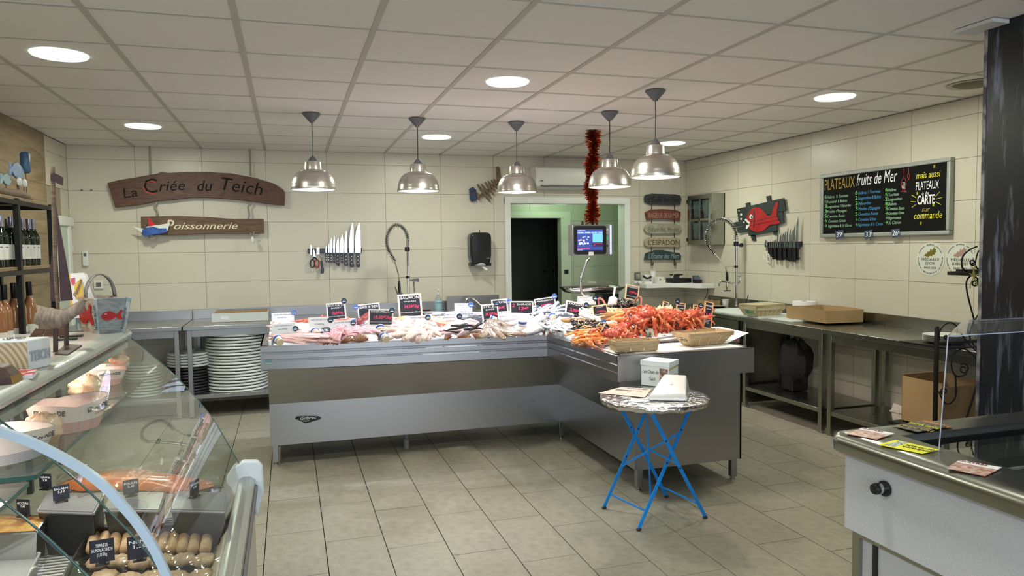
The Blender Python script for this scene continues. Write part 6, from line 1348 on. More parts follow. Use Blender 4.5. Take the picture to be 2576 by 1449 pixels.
t = thing('straw_packing', 'wisps of pale straw in the right punnet', 'straw', (2.66, 4.14, .88)); t['kind'] = 'stuff'
mb = MB()
for k in range(60):
    c = Vector((2.62+J(.08), 4.15+J(.05), .885+Rr.random()*.05)); d = Vector((J(.04), J(.03), J(.015))); mb.tube([c-d, c+Vector((0, 0, .006)), c+d], .001, 3)
mb.build('straw', mat('straw', (.80, .62, .35), .6), t, sharp=3)
# ================================================================ SCALE WITH SCREEN
Ys = 5.95
b0 = W(1535, 745, 'y', Ys)
t = thing('counter_scale', 'steel counter scale with hanging tray, bent pole and lit customer screen', 'scale', (b0.x, Ys, .95))
MB().box((W(1514, 760, 'y', Ys).x, Ys-.02, .85), (W(1555, 760, 'y', Ys).x, Ys+.16, W(1514, 739, 'y', Ys).z)).build('base', m_black, t, bevel=.006)
tr = WP([(1425, 724), (1555, 724), (1545, 737), (1436, 737)], 'y', Ys)
x0, x1, zt, zb = tr[0].x, tr[1].x, tr[0].z, tr[3].z
MB().loft([[(x0+.04, Ys-.10, zb), (x1-.04, Ys-.10, zb), (x1-.04, Ys+.16, zb), (x0+.04, Ys+.16, zb)], [(x0, Ys-.15, zt), (x1, Ys-.15, zt), (x1, Ys+.2, zt), (x0, Ys+.2, zt)]], cap=False).add([(x0+.04, Ys-.10, zb), (x1-.04, Ys-.10, zb), (x1-.04, Ys+.16, zb), (x0+.04, Ys+.16, zb)], [(0, 3, 2, 1)]).build('tray', m_chrome, t, solid=.003, sharp=.3)
pts = spline(WP([(1488, 648), (1482, 650), (1475, 660), (1468, 680), (1461, 702), (1461, 722), (1464, 736), (1472, 743), (1486, 744)], 'y', Ys-.17), 5)
MB().tube(pts, .011, 12).build('bent_pole', m_chrome, t, sharp=3)
MB().box((W(1484, 744, 'y', Ys).x-.02, Ys-.18, W(0, 747, 'y', Ys).z-.02), (W(1520, 744, 'y', Ys).x, Ys+.0, W(0, 747, 'y', Ys).z)).build('pole_arm', m_chrome, t)
A, B2 = W(1440, 565, 'y', Ys-.05), W(1541, 641, 'y', Ys-.05)
hd = MB().box((A.x, Ys-.05, B2.z), (B2.x, Ys+.06, A.z)).build('display_housing', m_steel, t, bevel=.004)
w = B2.x-A.x; hh = A.z-B2.z
def rrect(x0, x1, z0, z1, r, y):
    return [(cx+r*math.cos(a), y, cz+r*math.sin(a)) for cx, cz, s in ((x1-r, z0+r, -90), (x1-r, z1-r, 0), (x0+r, z1-r, 90), (x0+r, z0+r, 180)) for a in [math.radians(s+q*30) for q in range(4)]]
MB().prism(rrect(A.x+.01, A.x+w*.83, B2.z+.008, A.z-.012, .02, Ys-.062), (0, .012, 0)).build('bezel', m_black, t, fix=True)
sx0, sx1, sz0, sz1 = A.x+w*.10, A.x+w*.74, B2.z+hh*.16, B2.z+hh*.84
def em(n, c, s): return mat(n, c, .4, emit=(c, s))
ys_ = Ys-.0635
scr = MB().box((sx0, ys_, sz0), (sx1, ys_+.002, sz1)).build('screen', em('screen_navy', (.03, .05, .22), .9), t)
SW, SH = sx1-sx0, sz1-sz0
def sb(u0, u1, v0, v1, m, n, k=1): MB().box((sx0+SW*u0, ys_-.0006*k, sz0+SH*v0), (sx0+SW*u1, ys_, sz0+SH*v1)).build(n, m, scr)
m_sb, m_sw, m_sr = em('screen_blue', (.12, .38, .90), 1.0), em('screen_white', (.8, .85, 1), 1.1), em('screen_red', (.9, .06, .12), .9)
sb(0, 1, .80, .90, em('screen_midblue', (.08, .16, .60), 1), 'total_bar'); sb(.60, .99, .38, .80, m_sb, 'product_window', 2); sb(.60, .99, .17, .37, em('screen_dark', (.02, .015, .06), .8), 'price_window', 2)
for k in range(14):
    u = .02+Rr.random()*.5; v = .25+Rr.random()*.38; sb(u, u+.07, v, v+.07, Rr.choice([m_sw, em('screen_pink', (.7, .35, .5), 1), em('screen_lilac', (.35, .35, .8), 1), em('screen_sky', (.15, .3, .7), 1)]), 'shop_picture', 3)
yt = ys_-.0015
def stx(s, u, v, wd, sz, m): text(s, (sx0+SW*u, yt, sz0+SH*v), (1, 0, 0), (0, 0, 1), sz, m, scr, width=SW*wd)
stx('LA CRIEE DU TEICH', .01, .07, .48, .016, m_sr); stx('0,000   0,000   41,90   0,00', .05, .83, .92, .012, m_sw); stx('LA CRIEE DU TEICH', .01, .93, .30, .010, m_sw); stx('POIDS MINIMUM\n5,0', .63, .29, .32, .012, m_sr); stx('www.lacriee', .01, .01, .2, .008, m_sw)
MB().box((B2.x-w*.155, Ys-.052, A.z-hh*.30), (B2.x-w*.11, Ys-.05, A.z-hh*.14)).build('logo_plate', m_offwhite, t)
text('E', (B2.x-w*.15, Ys-.0525, A.z-hh*.28), (1, 0, 0), (0, 0, 1), .03, m_black, t)
MB().box((B2.x-w*.145, Ys-.053, A.z-hh*.52), (B2.x-w*.115, Ys-.05, A.z-hh*.39)).build('green_light', em('green_led', (.02, .35, .10), .5), t)
MB().lathe([(.001, -.003), (.008, -.003), (.009, 0)], (B2.x-w*.13, Ys-.05, A.z-hh*.70), 14, 'y', cap=False).build('round_button', m_black, t)
MB().box((B2.x-w*.065, Ys-.056, B2.z+.005), (B2.x-w*.03, Ys-.05, A.z-.005)).build('side_light_bar', em('pale_light_bar', (.5, .55, .9), .8), t)
MB().box((A.x+w*.38, Ys-.075, B2.z-.004), (A.x+w*.50, Ys-.05, B2.z+.03)).build('sensor', m_offwhite, t, bevel=.004)
for u in (.30, .56, .66): MB().lathe([(.001, 0), (.012, 0), (.012, .02), (.006, .03), (.001, .03)], (A.x+w*u, Ys, A.z), 10, cap=False).build('top_knob', m_black, t)
# tinsel garland
p0, p1 = W(1491, 330, 'y', 5.93), W(1487, 558, 'y', 5.93); p0.z = H-.003
mb = MB(); Rt = random.Random(9)
def cpt(u): return p0.lerp(p1, u)+Vector((.012*math.sin(u*9), 0, 0))
for k in range(3200):
    u = Rt.random(); c = cpt(u); a = Rt.uniform(0, 6.28); e = Rt.uniform(-.7, .7); L = .062*(1+.25*math.sin(u*22))*Rt.uniform(.7, 1.1)
    d = Vector((math.cos(a)*math.cos(e), math.sin(a)*math.cos(e), math.sin(e))); w_ = d.cross(Vector((Rt.uniform(-1, 1), Rt.uniform(-1, 1), Rt.uniform(-1, 1)))).normalized()*.0028
    mb.add([c+d*.004-w_, c+d*.004+w_, c+d*L+w_, c+d*L-w_], [(0, 1, 2, 3)])
def tin():
    m = mat('tinsel_foil', (.45, .05, .02), .22, .9); nt = m.node_tree; g = nt.nodes.new('ShaderNodeNewGeometry'); r = nt.nodes.new('ShaderNodeValToRGB')
    e = r.color_ramp.elements; e[0].color = (.40, .03, .015, 1); e[1].color = (.10, .012, .01, 1); q = e.new(.5); q.color = (.55, .10, .02, 1); q = e.new(.8); q.color = (.55, .30, .08, 1); r.color_ramp.interpolation = 'CONSTANT'
    nt.links.new(g.outputs['Random Per Island'], r.inputs[0]); nt.links.new(r.outputs[0], nt.nodes['Principled BSDF'].inputs['Base Color']); return m
gl = thing('tinsel_garland', 'long red and gold tinsel garland hanging from the ceiling to the scale screen', 'garland', tuple(p0))
mb.build('foil_strips', tin(), gl, smooth=False)['kind'] = 'stuff'
MB().tube([cpt(k/12) for k in range(13)], .006, 6).build('core_wire', m_blackmat, gl, sharp=3)
# soap bottle, sponges and small parts on the back bench
p = W(1103, 780, 'y', 7.3)
t = thing('soap_bottle', 'clear pump bottle with blue hand soap label at the back sink', 'bottle', (p.x, 7.3, .846))
MB().lathe([(.001, .848), (.034, .846), (.036, .86), (.036, .98), (.030, 1.005), (.014, 1.03), (.012, 1.045), (.001, 1.045)], (p.x, 7.3, 0), 22, cap=False).build('bottle', mat('clear_blue_soap', (.55, .62, .60), .15, trans=.5), t)
zz = W(1103, 788, 'y', 7.3).z; lb = MB().lathe([(.0368, .875), (.0372, .876), (.0372, .985), (.0368, .986)], (p.x, 7.3, 0), 22, cap=False).build('label', mat('soap_label', (.30, .50, .58), .4), t)
text('ivona', (p.x-.032, 7.262, .955), (1, 0, 0), (0, 0, 1), .028, m_ink_k, lb, width=.062)
MB().lathe([(.001, 1.045), (.013, 1.045), (.013, 1.065), (.005, 1.07), (.005, 1.09), (.001, 1.09)], (p.x, 7.3, 0), 14, cap=False).build('pump', m_white, t); MB().box((p.x-.014, 7.27, 1.088), (p.x+.010, 7.306, 1.098)).build('nozzle', m_white, t, bevel=.002)
p = W(1070, 800, 'y', 7.1)
for k in range(2):
    q = thing('scouring_sponge', ('lower' if k == 0 else 'upper')+' yellow sponge with dark scourer, stacked right of the salmon card', 'sponge', (p.x, 7.1, .846+.032*k))
    MB().box((p.x-.045, 7.07, .846+.032*k), (p.x+.05, 7.14, .866+.032*k)).build('foam', mat('sponge_yellow', (.55, .42, .10), .9), q, bevel=.003); MB().box((p.x-.045, 7.07, .866+.032*k), (p.x+.05, 7.14, .877+.032*k)).build('scourer', m_blackmat, q)
# ================================================================ GLASS DISPLAY CASE (left foreground)
K = 1.15
def k3(x, y, z): return CAM+(Vector((x, y, z))-CAM)*K
def kz(z): return CAMZ+(z-CAMZ)*K
m_cglass = glassmat('case_glass', (.96, 1.0, .97), 0, .97, 1.5); m_gedge = mat('green_glass_edge', (.03, .10, .085), .15, coat=.5)
m_casem = mat('case_trim_metal', (.42, .44, .42), .3, .8); m_slab = mat('case_top_board', (.45, .41, .37), .35, coat=.3); m_liner = mat('case_liner', (.50, .48, .42), .4)
case = thing('glass_display_case', 'curved glass refrigerated display case in the left foreground', 'display case', tuple(k3(-.5, 1.3, 0).xy)+(0,))
YE, YM, YN = 2.3*K, 1.28*K, .25
xf = -.118*K
zr0 = kz(.84)
MB().box((-1.25, YN, .08), (xf-.03, YE, kz(.70))).build('cabinet_body', mat('case_body_grey', (.30, .31, .30), .4), case, bevel=.004)
MB().box((-1.2, YN+.05, 0), (xf-.10, YE-.05, .08)).build('plinth', m_black, case)
MB().box((xf-.03, YN, .10), (xf, YE, zr0-.03)).build('front_panel', mat('case_front_beige', (.40, .37, .31), .4), case, bevel=.004)
rp = [(xf-.05, zr0-.045), (xf-.05, zr0-.005), (xf-.035, zr0), (xf-.012, zr0), (xf+.004, zr0-.012), (xf+.004, zr0-.05), (xf-.004, zr0-.058), (xf-.03, zr0-.05)]
MB().prism([(x, YN, z) for x, z in rp], (0, YE-YN, 0)).build('front_rail', m_casem, case, bevel=.002, fix=True)
MB().prism([(xf+.005, YN, zr0-.03), (xf+.012, YN, zr0-.034), (xf+.012, YN, zr0-.048), (xf+.005, YN, zr0-.052)], (0, YE-YN, 0)).build('rail_gasket', m_grey, case, fix=True)
bmp = [(xf-.06, zr0+.035), (xf-.035, zr0+.055), (xf+.015, zr0+.05), (xf+.03, zr0+.03), (xf+.032, zr0-.06), (xf+.018, zr0-.10), (xf+.012, zr0-.14), (xf, zr0-.14), (xf-.002, zr0-.02), (xf-.05, zr0-.01)]
MB().prism([(x, YE-.012, z) for x, z in bmp], (0, .03, 0)).build('end_bumper', mat('bumper_white', (.62, .68, .74), .3), case, bevel=.006, fix=True)
deckz = kz(.745)
MB().box((-1.15, YN, deckz-.02), (xf-.10, YE, deckz-.012)).build('deck_floor', mat('deck_dark', (.05, .05, .05), .4), case)
MB().prism([(xf-.05, YN, zr0-.01), (xf-.045, YN, zr0-.04), (xf-.11, YN, deckz-.015), (xf-.115, YN, deckz)], (0, YE-YN, 0)).build('inner_liner', m_liner, case, fix=True)
MB().box((-1.2, YN, deckz), (-1.18, YE, kz(1.28))).build('back_wall', m_liner, case)
MB().box((-1.2, YE-.004, deckz-.05), (-.62, YE, kz(1.28))).build('end_wall_frame', m_casem, case) if False else None
rods = MB().tube([(-1.15, 0, 0), (xf-.10, 0, 0)], .004, 6); ro = rods.build('rod', mat('grille_white', (.48, .48, .47), .35), case, world=False, sharp=3); ro.location = Vector((0, 1.15*K, deckz))-case.location+Vector((0, 0, 0)); 
loc0 = Vector((-case.location.x, 0, 0))
k = 0; y = 1.15*K
while y < YE-.03:
    o = ro if k == 0 else ro.copy()
    if k: COL.objects.link(o); o.parent = case
    o.location = Vector((-case.location.x, y-case.location.y, deckz)); y += .0215; k += 1
for x in (-.95, -.60, -.40): MB().tube([(x, 1.15*K, deckz-.006), (x, YE-.02, deckz-.006)], .004, 6).build('cross_rod', bpy.data.materials['grille_white'], case, sharp=3)
prof = [(-.437, 1.273), (-.389, 1.225), (-.326, 1.157), (-.264, 1.076), (-.223, 1.013), (-.186, .937), (-.160, .880), (-.148, .842)]
pk = [Vector((x*K, 0, kz(z))) for x, z in prof]; ps = spline(pk, 4)
def curved(y0, y1, nm):
    g = MB().loft([[Vector((p.x, y0, p.z)) for p in ps], [Vector((p.x, y1, p.z)) for p in ps]], closed=False).build(nm, m_cglass, case, sharp=3)
    for y in (y0, y1): MB().tube([Vector((p.x, y, p.z)) for p in ps], .0019, 4).build('glass_edge', m_gedge, g, sharp=3)
    return g
curved(YM, YE, 'curved_glass'); curved(.5, 1.08*K, 'curved_glass')
eg = [(ps[0].x-.42, YE-.004, ps[0].z)]+[(p.x, YE-.004, p.z) for p in ps]+[(xf-.06, YE-.004, zr0-.02), (xf-.12, YE-.004, deckz), (ps[0].x-.42, YE-.004, deckz)]
MB().prism(eg, (0, .004, 0)).build('end_glass', m_cglass, case, fix=True)
# top slab
zs_ = kz(1.297)
MB().box((-1.20, YN, zs_-.022), (-.47*K, YE, zs_)).build('top_board', m_slab, case, bevel=.002)
nose = [(-.475*K, zs_), (-.447*K, zs_+.001), (-.437*K, zs_-.005), (-.434*K, zs_-.014), (-.44*K, zs_-.026), (-.475*K, zs_-.026)]
MB().prism([(x, YN, z) for x, z in nose], (0, YE-YN+.004, 0)).build('top_nosing', mat('sage_nosing', (.38, .41, .36), .35, coat=.4), case, bevel=.001, fix=True)
MB().box((-.475*K, YN, zs_-.040), (-.452*K, YE, zs_-.027)).build('glass_channel', m_black, case); MB().box((-.462*K, YN, zs_-.058), (-.446*K, YE, zs_-.041)).build('channel_trim', mat('channel_green', (.30, .36, .30), .3, .3), case)
# glass shelves
zsh = kz(1.16)
m_sh = glassmat('shelf_glass', (.90, .97, .92), .02, .88, 1.6)
for (y0, y1) in ((1.335*K, 2.25*K), (.5, 1.30*K)):
    g = MB().box((-.78*K, y0, zsh-.008), (-.402*K, y1, zsh)).build('glass_shelf', m_sh, case)
    MB().box((-.4025*K, y0, zsh-.008), (-.4005*K, y1, zsh)).build('glass_edge', m_gedge, g); MB().box((-.78*K, y0-.001, zsh-.008), (-.402*K, y0+.001, zsh)).build('glass_edge', m_gedge, g)
for y in (1.32*K, 2.27*K): MB().box((-.80*K, y-.006, zsh-.022), (-.50*K, y+.006, zsh-.009)).build('shelf_bracket', m_casem, case)
# white curved frame between the two front panes
ap = spline([W(x, y, 'y', 1.2*K) for x, y in ((-60, 1060), (0, 1085), (60, 1105), (120, 1132), (190, 1170), (250, 1212), (300, 1262), (350, 1322), (390, 1385), (420, 1452), (440, 1510))], 4)
rings = []
for i, p in enumerate(ap):
    d = (ap[min(i+1, len(ap)-1)]-ap[max(i-1, 0)]).normalized(); n = Vector((-d.z, 0, d.x))
    rings.append([p+n*.007+Vector((0, -.006, 0)), p+n*.007+Vector((0, .006, 0)), p-n*.007+Vector((0, .006, 0)), p-n*.007+Vector((0, -.006, 0))])
MB().loft(rings).build('curved_frame', mat('pale_blue_frame', (.50, .62, .72), .3), case, sharp=.8, fix=True)
# ---- things on the case top
m_bwood = wood('whitewashed_wood', (.30, .20, .14), (.48, .40, .33), 8, .6, (1, 1, 4)); m_bgrey = wood('grey_blue_wood', (.16, .19, .20), (.32, .34, .33), 9, .6, (1, 1, 4)); m_bt = mat('blue_post_paint', (.20, .28, .30), .6, noise=(40, (.42, .42, .40), .4, .6))
c0, cL, cR = W(247, 841, 'z', zs_), W(203, 832, 'z', zs_), W(311, 836, 'z', zs_)
t = thing('painted_basket', 'small flared wooden basket painted with red fish, on the glass case top', 'basket', tuple(c0))
cB = cL+cR-c0; hB = .098*K; ctr = (c0+cB)/2
T = lambda p: ctr+(p-ctr)*1.32+Vector((0, 0, hB))
Q = [c0, cR, cB, cL]; QT = [T(p) for p in Q]
for k in range(4):
    a, b, c, d = Q[k], Q[(k+1) % 4], QT[(k+1) % 4], QT[k]; n = (b-a).cross(d-a).normalized()
    MB().prism([a, b, c, d], -n*.006).build('side', m_bgrey if k == 0 else m_bwood, t, fix=True)
    MB().tube([a, d], .0075, 4).build('corner_post', m_bt, t, sharp=.3)
    if k in (0, 3):
        e1 = (b-a).normalized(); mid = (a+b+c+d)/4+n*.002; w = (b-a).length*(.40 if k else .34)*(1.25 if k == 0 else 1); e2 = (d-a+c-b).normalized()
        if k == 3: e1 = -e1; 
        e1 = e1 if e1.x > 0 else -e1
        fo = [(-1, .1), (-.7, .55), (-.2, .75), (.25, .35), (.45, .2), (.8, .8), (1, .7), (.8, .15), (1, -.5), (.75, -.6), (.35, -.2), (-.1, -.55), (-.6, -.55), (-.95, -.2)]
        fb = MB().prism([mid+e1*w*u+e2*w*.75*v for u, v in fo], n*.002).build('painted_fish', m_red, t, fix=True)
        MB().lathe([(.001, 0), (.0035, 0), (.0035, .001), (.001, .001)], (0, 0, 0), 10, cap=False).build('painted_eye', m_ink_w, fb, world=False).location = localM(fb).inverted()@(mid+e1*w*-.6+e2*w*.25+n*.003)
MB().prism([p+Vector((0, 0, .003)) for p in Q], (0, 0, .003)).build('bottom', m_bwood, t)
hm = (QT[0]+QT[3])/2; hn = (QT[1]+QT[2])/2; hp = []
for k in range(17):
    a = math.pi*k/16; p = hm.lerp(hn, .5-.42*math.cos(a)); hp.append(p+Vector((0, 0, .062*K*math.sin(a))))
ax_ = (QT[3]-QT[0]).normalized()*.012
MB().loft([[p-ax_, p+ax_] for p in hp], closed=False).build('handle', mat('grey_felt_band', (.17, .16, .15), .8, noise=(40, (.35, .32, .29), .45, .65)), t, solid=.004, sharp=3)
text('La Criée du Teich', c0+Vector((0, -.009, .015)), (QT[0]-c0), Vector((-1, 0, 0)), .012, m_ink_k, t, width=.08)
text('Poissonnerie', QT[1].lerp(cR, .9)+Vector((.0, -.009, 0)), (QT[1]-cR), Vector((-1, 0, 0)), .012, m_ink_k, t, width=.07)
# leaflets behind
t = thing('seafood_leaflets', 'orange and white seafood platter leaflets standing behind the painted basket', 'leaflets', tuple(W(210, 800, 'y', 2.32*K)))
for k, (dx, c) in enumerate(((0, (.78, .74, .72)), (-6, (.72, .42, .10)), (6, (.78, .77, .76)))):
    MB().prism(WP([(176+dx, 688+k), (212+dx, 686+k), (238+dx, 752), (238+dx, 800), (186+dx, 800)], 'y', 2.32*K+.012*(k-1)), (0, .003, 0)).build('leaflet', mat('leaflet_paper', c, .5), t, fix=True)
pr_ = MB().prism(WP([(186, 716), (205, 700), (212, 748), (190, 752)], 'y', 2.32*K-.014), (0, .001, 0)).build('orange_panel', mat('leaflet_orange', (.75, .48, .10), .5), t, fix=True)
MB().prism(WP([(178, 700), (188, 698), (188, 716), (180, 716)], 'y', 2.32*K-.014), (0, .001, 0)).build('red_panel', mat('leaflet_red', (.60, .08, .16), .5), t, fix=True)
text('Plateaux', W(192, 748, 'y', 2.32*K-.016), (.35, 0, 1), (-1, 0, .35), .016, m_ink_k, pr_, width=.06, shear=.3)
# wooden boat sculpture
t = thing('driftwood_sailboat', 'tall driftwood sailing boat sculpture with dark sails on a rusty stand', 'sculpture', tuple(W(165, 880, 'z', zs_)))
Yb = 1.86*K
hr = []
for x, y, rx_, rz_ in ((92, 788, .006, .006), (97, 792, .026, .034), (120, 800, .030, .040), (145, 803, .028, .036), (170, 797, .024, .028), (190, 782, .022, .026), (206, 768, .018, .022), (214, 760, .006, .008)):
    p = W(x, y, 'y', Yb); hr.append([p+Vector((.25*rz_*math.sin(2*a+x), rx_*K*math.cos(a)*.9, rz_*K*.62*math.sin(a)*(1+.12*math.sin(3*a+x*.1)))) for a in [2*math.pi*i/14 for i in range(14)]])
MB().loft(hr).build('hull', wood('driftwood_hull', (.16, .115, .085), (.30, .235, .19), 16, .75, (5, 1, 1), 2), t, sharp=3)
MB().tube([W(132, 420, 'y', Yb), W(136, 540, 'y', Yb), W(140, 700, 'y', Yb), W(147, 795, 'y', Yb)], [.0055, .0055, .0045, .004], 10).build('mast', m_drift, t)
m_sail = mat('aubergine_sail', (.045, .018, .022), .6, noise=(30, (.06, .026, .03), .4, .6))
MB().prism(WP([(139, 530), (141, 620), (146, 690), (150, 760), (127, 757), (126, 680), (133, 600)], 'y', Yb), (0, .004, 0)).build('fore_sail', m_sail, t, fix=True)
MB().prism(WP([(141, 520), (150, 570), (165, 650), (183, 755), (152, 758), (149, 690), (144, 600)], 'y', Yb-.01), (0, .004, 0)).build('main_sail', m_sail, t, fix=True)
MB().prism(WP([(127, 438), (137, 436), (148, 440), (158, 447), (157, 467), (146, 462), (134, 455), (127, 455)], 'y', Yb-.008), (0, .004, 0)).build('flag', m_sail, t, fix=True)
bp_ = [W(138, 893, 'z', zs_), W(170, 895, 'z', zs_), W(206, 871, 'z', zs_), W(165, 869, 'z', zs_)]
m_rust = mat('rusty_brown', (.07, .035, .03), .6)
MB().prism(bp_, (0, 0, .004)).build('base_plate', m_rust, t, fix=True)
for x, y0, y1 in ((140, 885, 820), (167, 872, 810)): a = W(x, y0, 'z', zs_); b = W(x, y1, 'y', a.y); MB().tube([a, b], .006, 8).build('stand_rod', m_rust, t)
# candle block with lettering
zt_ = kz(1.297); A0 = W(72, 934, 'z', zt_); A1 = W(130, 920, 'z', zt_); 
d1 = Vector((A1.x-A0.x, A1.y-A0.y, 0)); d1.z = 0; d2 = Vector((-d1.y, d1.x, 0)).normalized()*.085*K; hh = .058*K
t = thing('wooden_candle_block', 'white painted wooden block reading TEICH with a tealight on top', 'candle holder', tuple(A0))
d2 = Vector((-.085*K, .012, 0))
def rings_mat():
    m = bpy.data.materials.new('tree_ring_end'); m.use_nodes = True; nt = m.node_tree; b = nt.nodes['Principled BSDF']; b.inputs['Roughness'].default_value = .6
    tc = nt.nodes.new('ShaderNodeTexCoord'); w = nt.nodes.new('ShaderNodeTexWave'); w.wave_type = 'RINGS'; w.rings_direction = 'SPHERICAL'; w.inputs['Scale'].default_value = 30; w.inputs['Distortion'].default_value = .8; w.inputs['Detail'].default_value = 2
    mp = nt.nodes.new('ShaderNodeMapping'); mp.inputs['Location'].default_value = (.12, 0, .02); nt.links.new(tc.outputs['Object'], mp.inputs[0]); nt.links.new(mp.outputs[0], w.inputs[0])
    r = nt.nodes.new('ShaderNodeValToRGB'); r.color_ramp.elements[0].color = (.38, .27, .13, 1); r.color_ramp.elements[1].color = (.66, .56, .38, 1); nt.links.new(w.outputs['Fac'], r.inputs[0]); nt.links.new(r.outputs[0], b.inputs['Base Color']); return m
B4 = [A0, A0+d1, A0+d1+d2, A0+d2]
blk = MB().prism([p+Vector((0, 0, .0005)) for p in B4], (0, 0, hh)).build('block', mat('whitewash', (.62, .65, .66), .6, noise=(12, (.52, .50, .42), .5, .8)), t, bevel=.003)
n = Vector((d2.y, -d2.x, 0)).normalized(); n = n if n.y < 0 else -n
MB().prism([A0+n*.0008+Vector((0, 0, .003)), A0+d2+n*.0008+Vector((0, 0, .003)), A0+d2+n*.0008+Vector((0, 0, hh-.003)), A0+n*.0008+Vector((0, 0, hh-.003))], n*.0008).build('end_grain', rings_mat(), t, fix=True)
n1 = Vector((d1.y, -d1.x, 0)).normalized()
text('TEICH', A0+d1*.06+n1*.0015+Vector((0, 0, hh*.32)), d1, (0, 0, 1), .03, mat('faded_blue_ink', (.30, .34, .38), .7), t, width=d1.length*.85, bold=.0008)
cc_ = A0+d1*.5+d2*.5+Vector((0, 0, hh)); MB().lathe([(.022, 0), (.022, .003), (.019, .003), (.018, .001), (.001, .001)], cc_, 20, cap=False).build('tealight_cup', m_chrome, t); MB().tube([cc_, cc_+Vector((0, 0, .012))], .001, 5).build('wick', m_paper2, t)
# brown cake block, red cards, leaflet holders
p = W(15, 985, 'z', zt_)
t = thing('wooden_bread_slice', 'rounded brown wooden block at the far left edge of the case top', 'wooden block', tuple(p))
MB().prism([W(x, y, 'y', 1.42*K) for x, y in ((-60, 930), (-20, 921), (10, 926), (28, 945), (36, 975), (40, 990), (-60, 1006))], (0, .05, 0)).build('slab', wood('dark_block', (.05, .022, .014), (.11, .055, .035), 10, .5), t, bevel=.004, fix=True)
MB().prism([W(x, y, 'y', 1.42*K-.001) for x, y in ((26, 945), (31, 952), (40, 985), (38, 992), (33, 985), (30, 962))], (0, .052, 0)).build('bark', mat('orange_bark', (.28, .15, .03), .7), t, fix=True)
a = [W(24, 957, 'z', zt_), W(82, 953, 'z', zt_), W(96, 938, 'z', zt_), W(30, 941, 'z', zt_)]
t = thing('red_business_cards', 'small stack of red and white cards in front of the candle block', 'cards', tuple(a[0]))
for k in range(4): MB().prism([p+Vector((0, 0, .0005+.0022*k)) for p in a], (0, 0, .0018)).build('card', m_paper2 if k < 3 else mat('red_card', (.50, .05, .06), .3, noise=(60, (.75, .68, .66), .55, .6)), t, fix=True)
for k, (x, y) in enumerate(((165, 856), (180, 848))):
    p = W(x, y, 'z', zs_); tag(MB().box((p.x-.03, p.y-.01, zs_+.0005), (p.x+.03, p.y+.01, zs_+.006)).build('leaflet_foot', m_black, bevel=.001), ('front' if k == 0 else 'back')+' flat black holder foot behind the sailing boat stand', 'holder')
t = thing('dark_planks', 'two dark slanting boards standing behind the sailing boat stand', 'boards', tuple(W(100, 860, 'y', 2.35*K)))
MB().prism([W(x, y, 'y', 2.2*K) for x, y in ((62, 862), (88, 828), (112, 826), (100, 862))], (0, .01, 0)).build('board', m_sign, t, fix=True); MB().prism([W(x, y, 'y', 2.2*K) for x, y in ((102, 862), (116, 826), (172, 815), (160, 856))], (0, .01, 0)).build('board', m_sign, t, fix=True)
# ---- boat shaped paper bowls on the glass shelf
m_bowl = mat('bowl_board', (.76, .66, .60), .4); m_bred = mat('bowl_red_inside', (.55, .03, .04), .4); m_stripe = mat('red_stripe_print', (.62, .25, .22), .5); m_bstr = mat('grey_stripe_print', (.30, .34, .38), .5)
def paper_boat(label, c, L, Wd, h, rz, inside, stripe, sides=(1, -1)):
    """pointed paper bowl: local +x is the prow"""
    t = thing('paper_boat_bowl', label, 'paper bowl', tuple(c), rz, 'boat-shaped paper bowls on the glass shelf')
    def ring(f, z, sag):
        out = []
        for q in range(32):
            a = 2*math.pi*q/32; s_ = abs(math.sin(a))
            out.append((L/2*f*math.cos(a), Wd/2*f*math.copysign(s_**1.25, math.sin(a)), z+sag*s_))
        return out
    MB().loft([ring(.74, 0, 0), ring(.86, h*.4, 0), ring(1, h*.84, h*.16)], cap=False).build('side', m_bowl, t, world=False, sharp=1.2)
    MB().loft([ring(.70, h*.03, 0), ring(.82, h*.4, 0), ring(.965, h*.83, h*.16)], cap=False).build('inside_lining', m_bowl, t, world=False, sharp=1.2)
    MB().loft([ring(.985, h*.845, h*.16), ring(1, h*.84, h*.16)], cap=False).build('rim', m_bowl, t, world=False, sharp=3)
    MB().loft([ring(.80, h*.45, 0), ring(.80, h*.46, 0)]).build('inside_floor', inside, t, world=False)
    sm = MB()
    for k in range(8):
        z0, z1 = h*(.01+.045*k), h*(.032+.045*k); f = lambda z: (.74+.12*z/(h*.4))*1.012
        sm.loft([ring(f(z0), z0, 0), ring(f(z1), z1, 0)], cap=False)
    sm.build('printed_stripes', stripe, t, world=False, sharp=3)
    mw = localM(t)
    for sd in sides:
        P = []
        for ang in (.35, 1.15):
            s_ = math.sin(ang); P.append(mw@Vector((L/2*.95*math.cos(ang), sd*Wd/2*.95*s_**1.25, h*.58+h*.08*s_)))
        A_, B_ = (P[1], P[0]) if sd < 0 else (P[0], P[1])
        dd = (B_-A_).normalized(); nn = Vector((dd.y, -dd.x, 0)); 
        A_ = A_+nn*.003; text('ESCAPADE', A_, dd, (0, 0, 1), h*.2, m_ink_k, t, width=(B_-A_).length, height=h*.15, bold=.0004)
        text('à la mer', A_+(B_-A_)*.4-Vector((0, 0, h*.15))-nn*.001, dd, (0, 0, 1), h*.12, stripe, t, width=(B_-A_).length*.5, shear=.3)
    return t
zq = zsh+.001
q1 = W(170, 1085, 'z', zq); q2 = W(262, 972, 'z', zq); q3 = W(40, 1150, 'z', zq)
paper_boat('large pink striped paper boat bowl reading ESCAPADE, middle of the glass shelf', W(172, 1078, 'z', zq), .135*K, .150*K, .064*K, math.radians(-62), m_bred, m_stripe)
paper_boat('smaller ESCAPADE paper boat bowl holding rolls, far end of the glass shelf', W(252, 966, 'z', zq), .15*K, .105*K, .048*K, math.radians(-22), m_bred, m_stripe, (-1,))
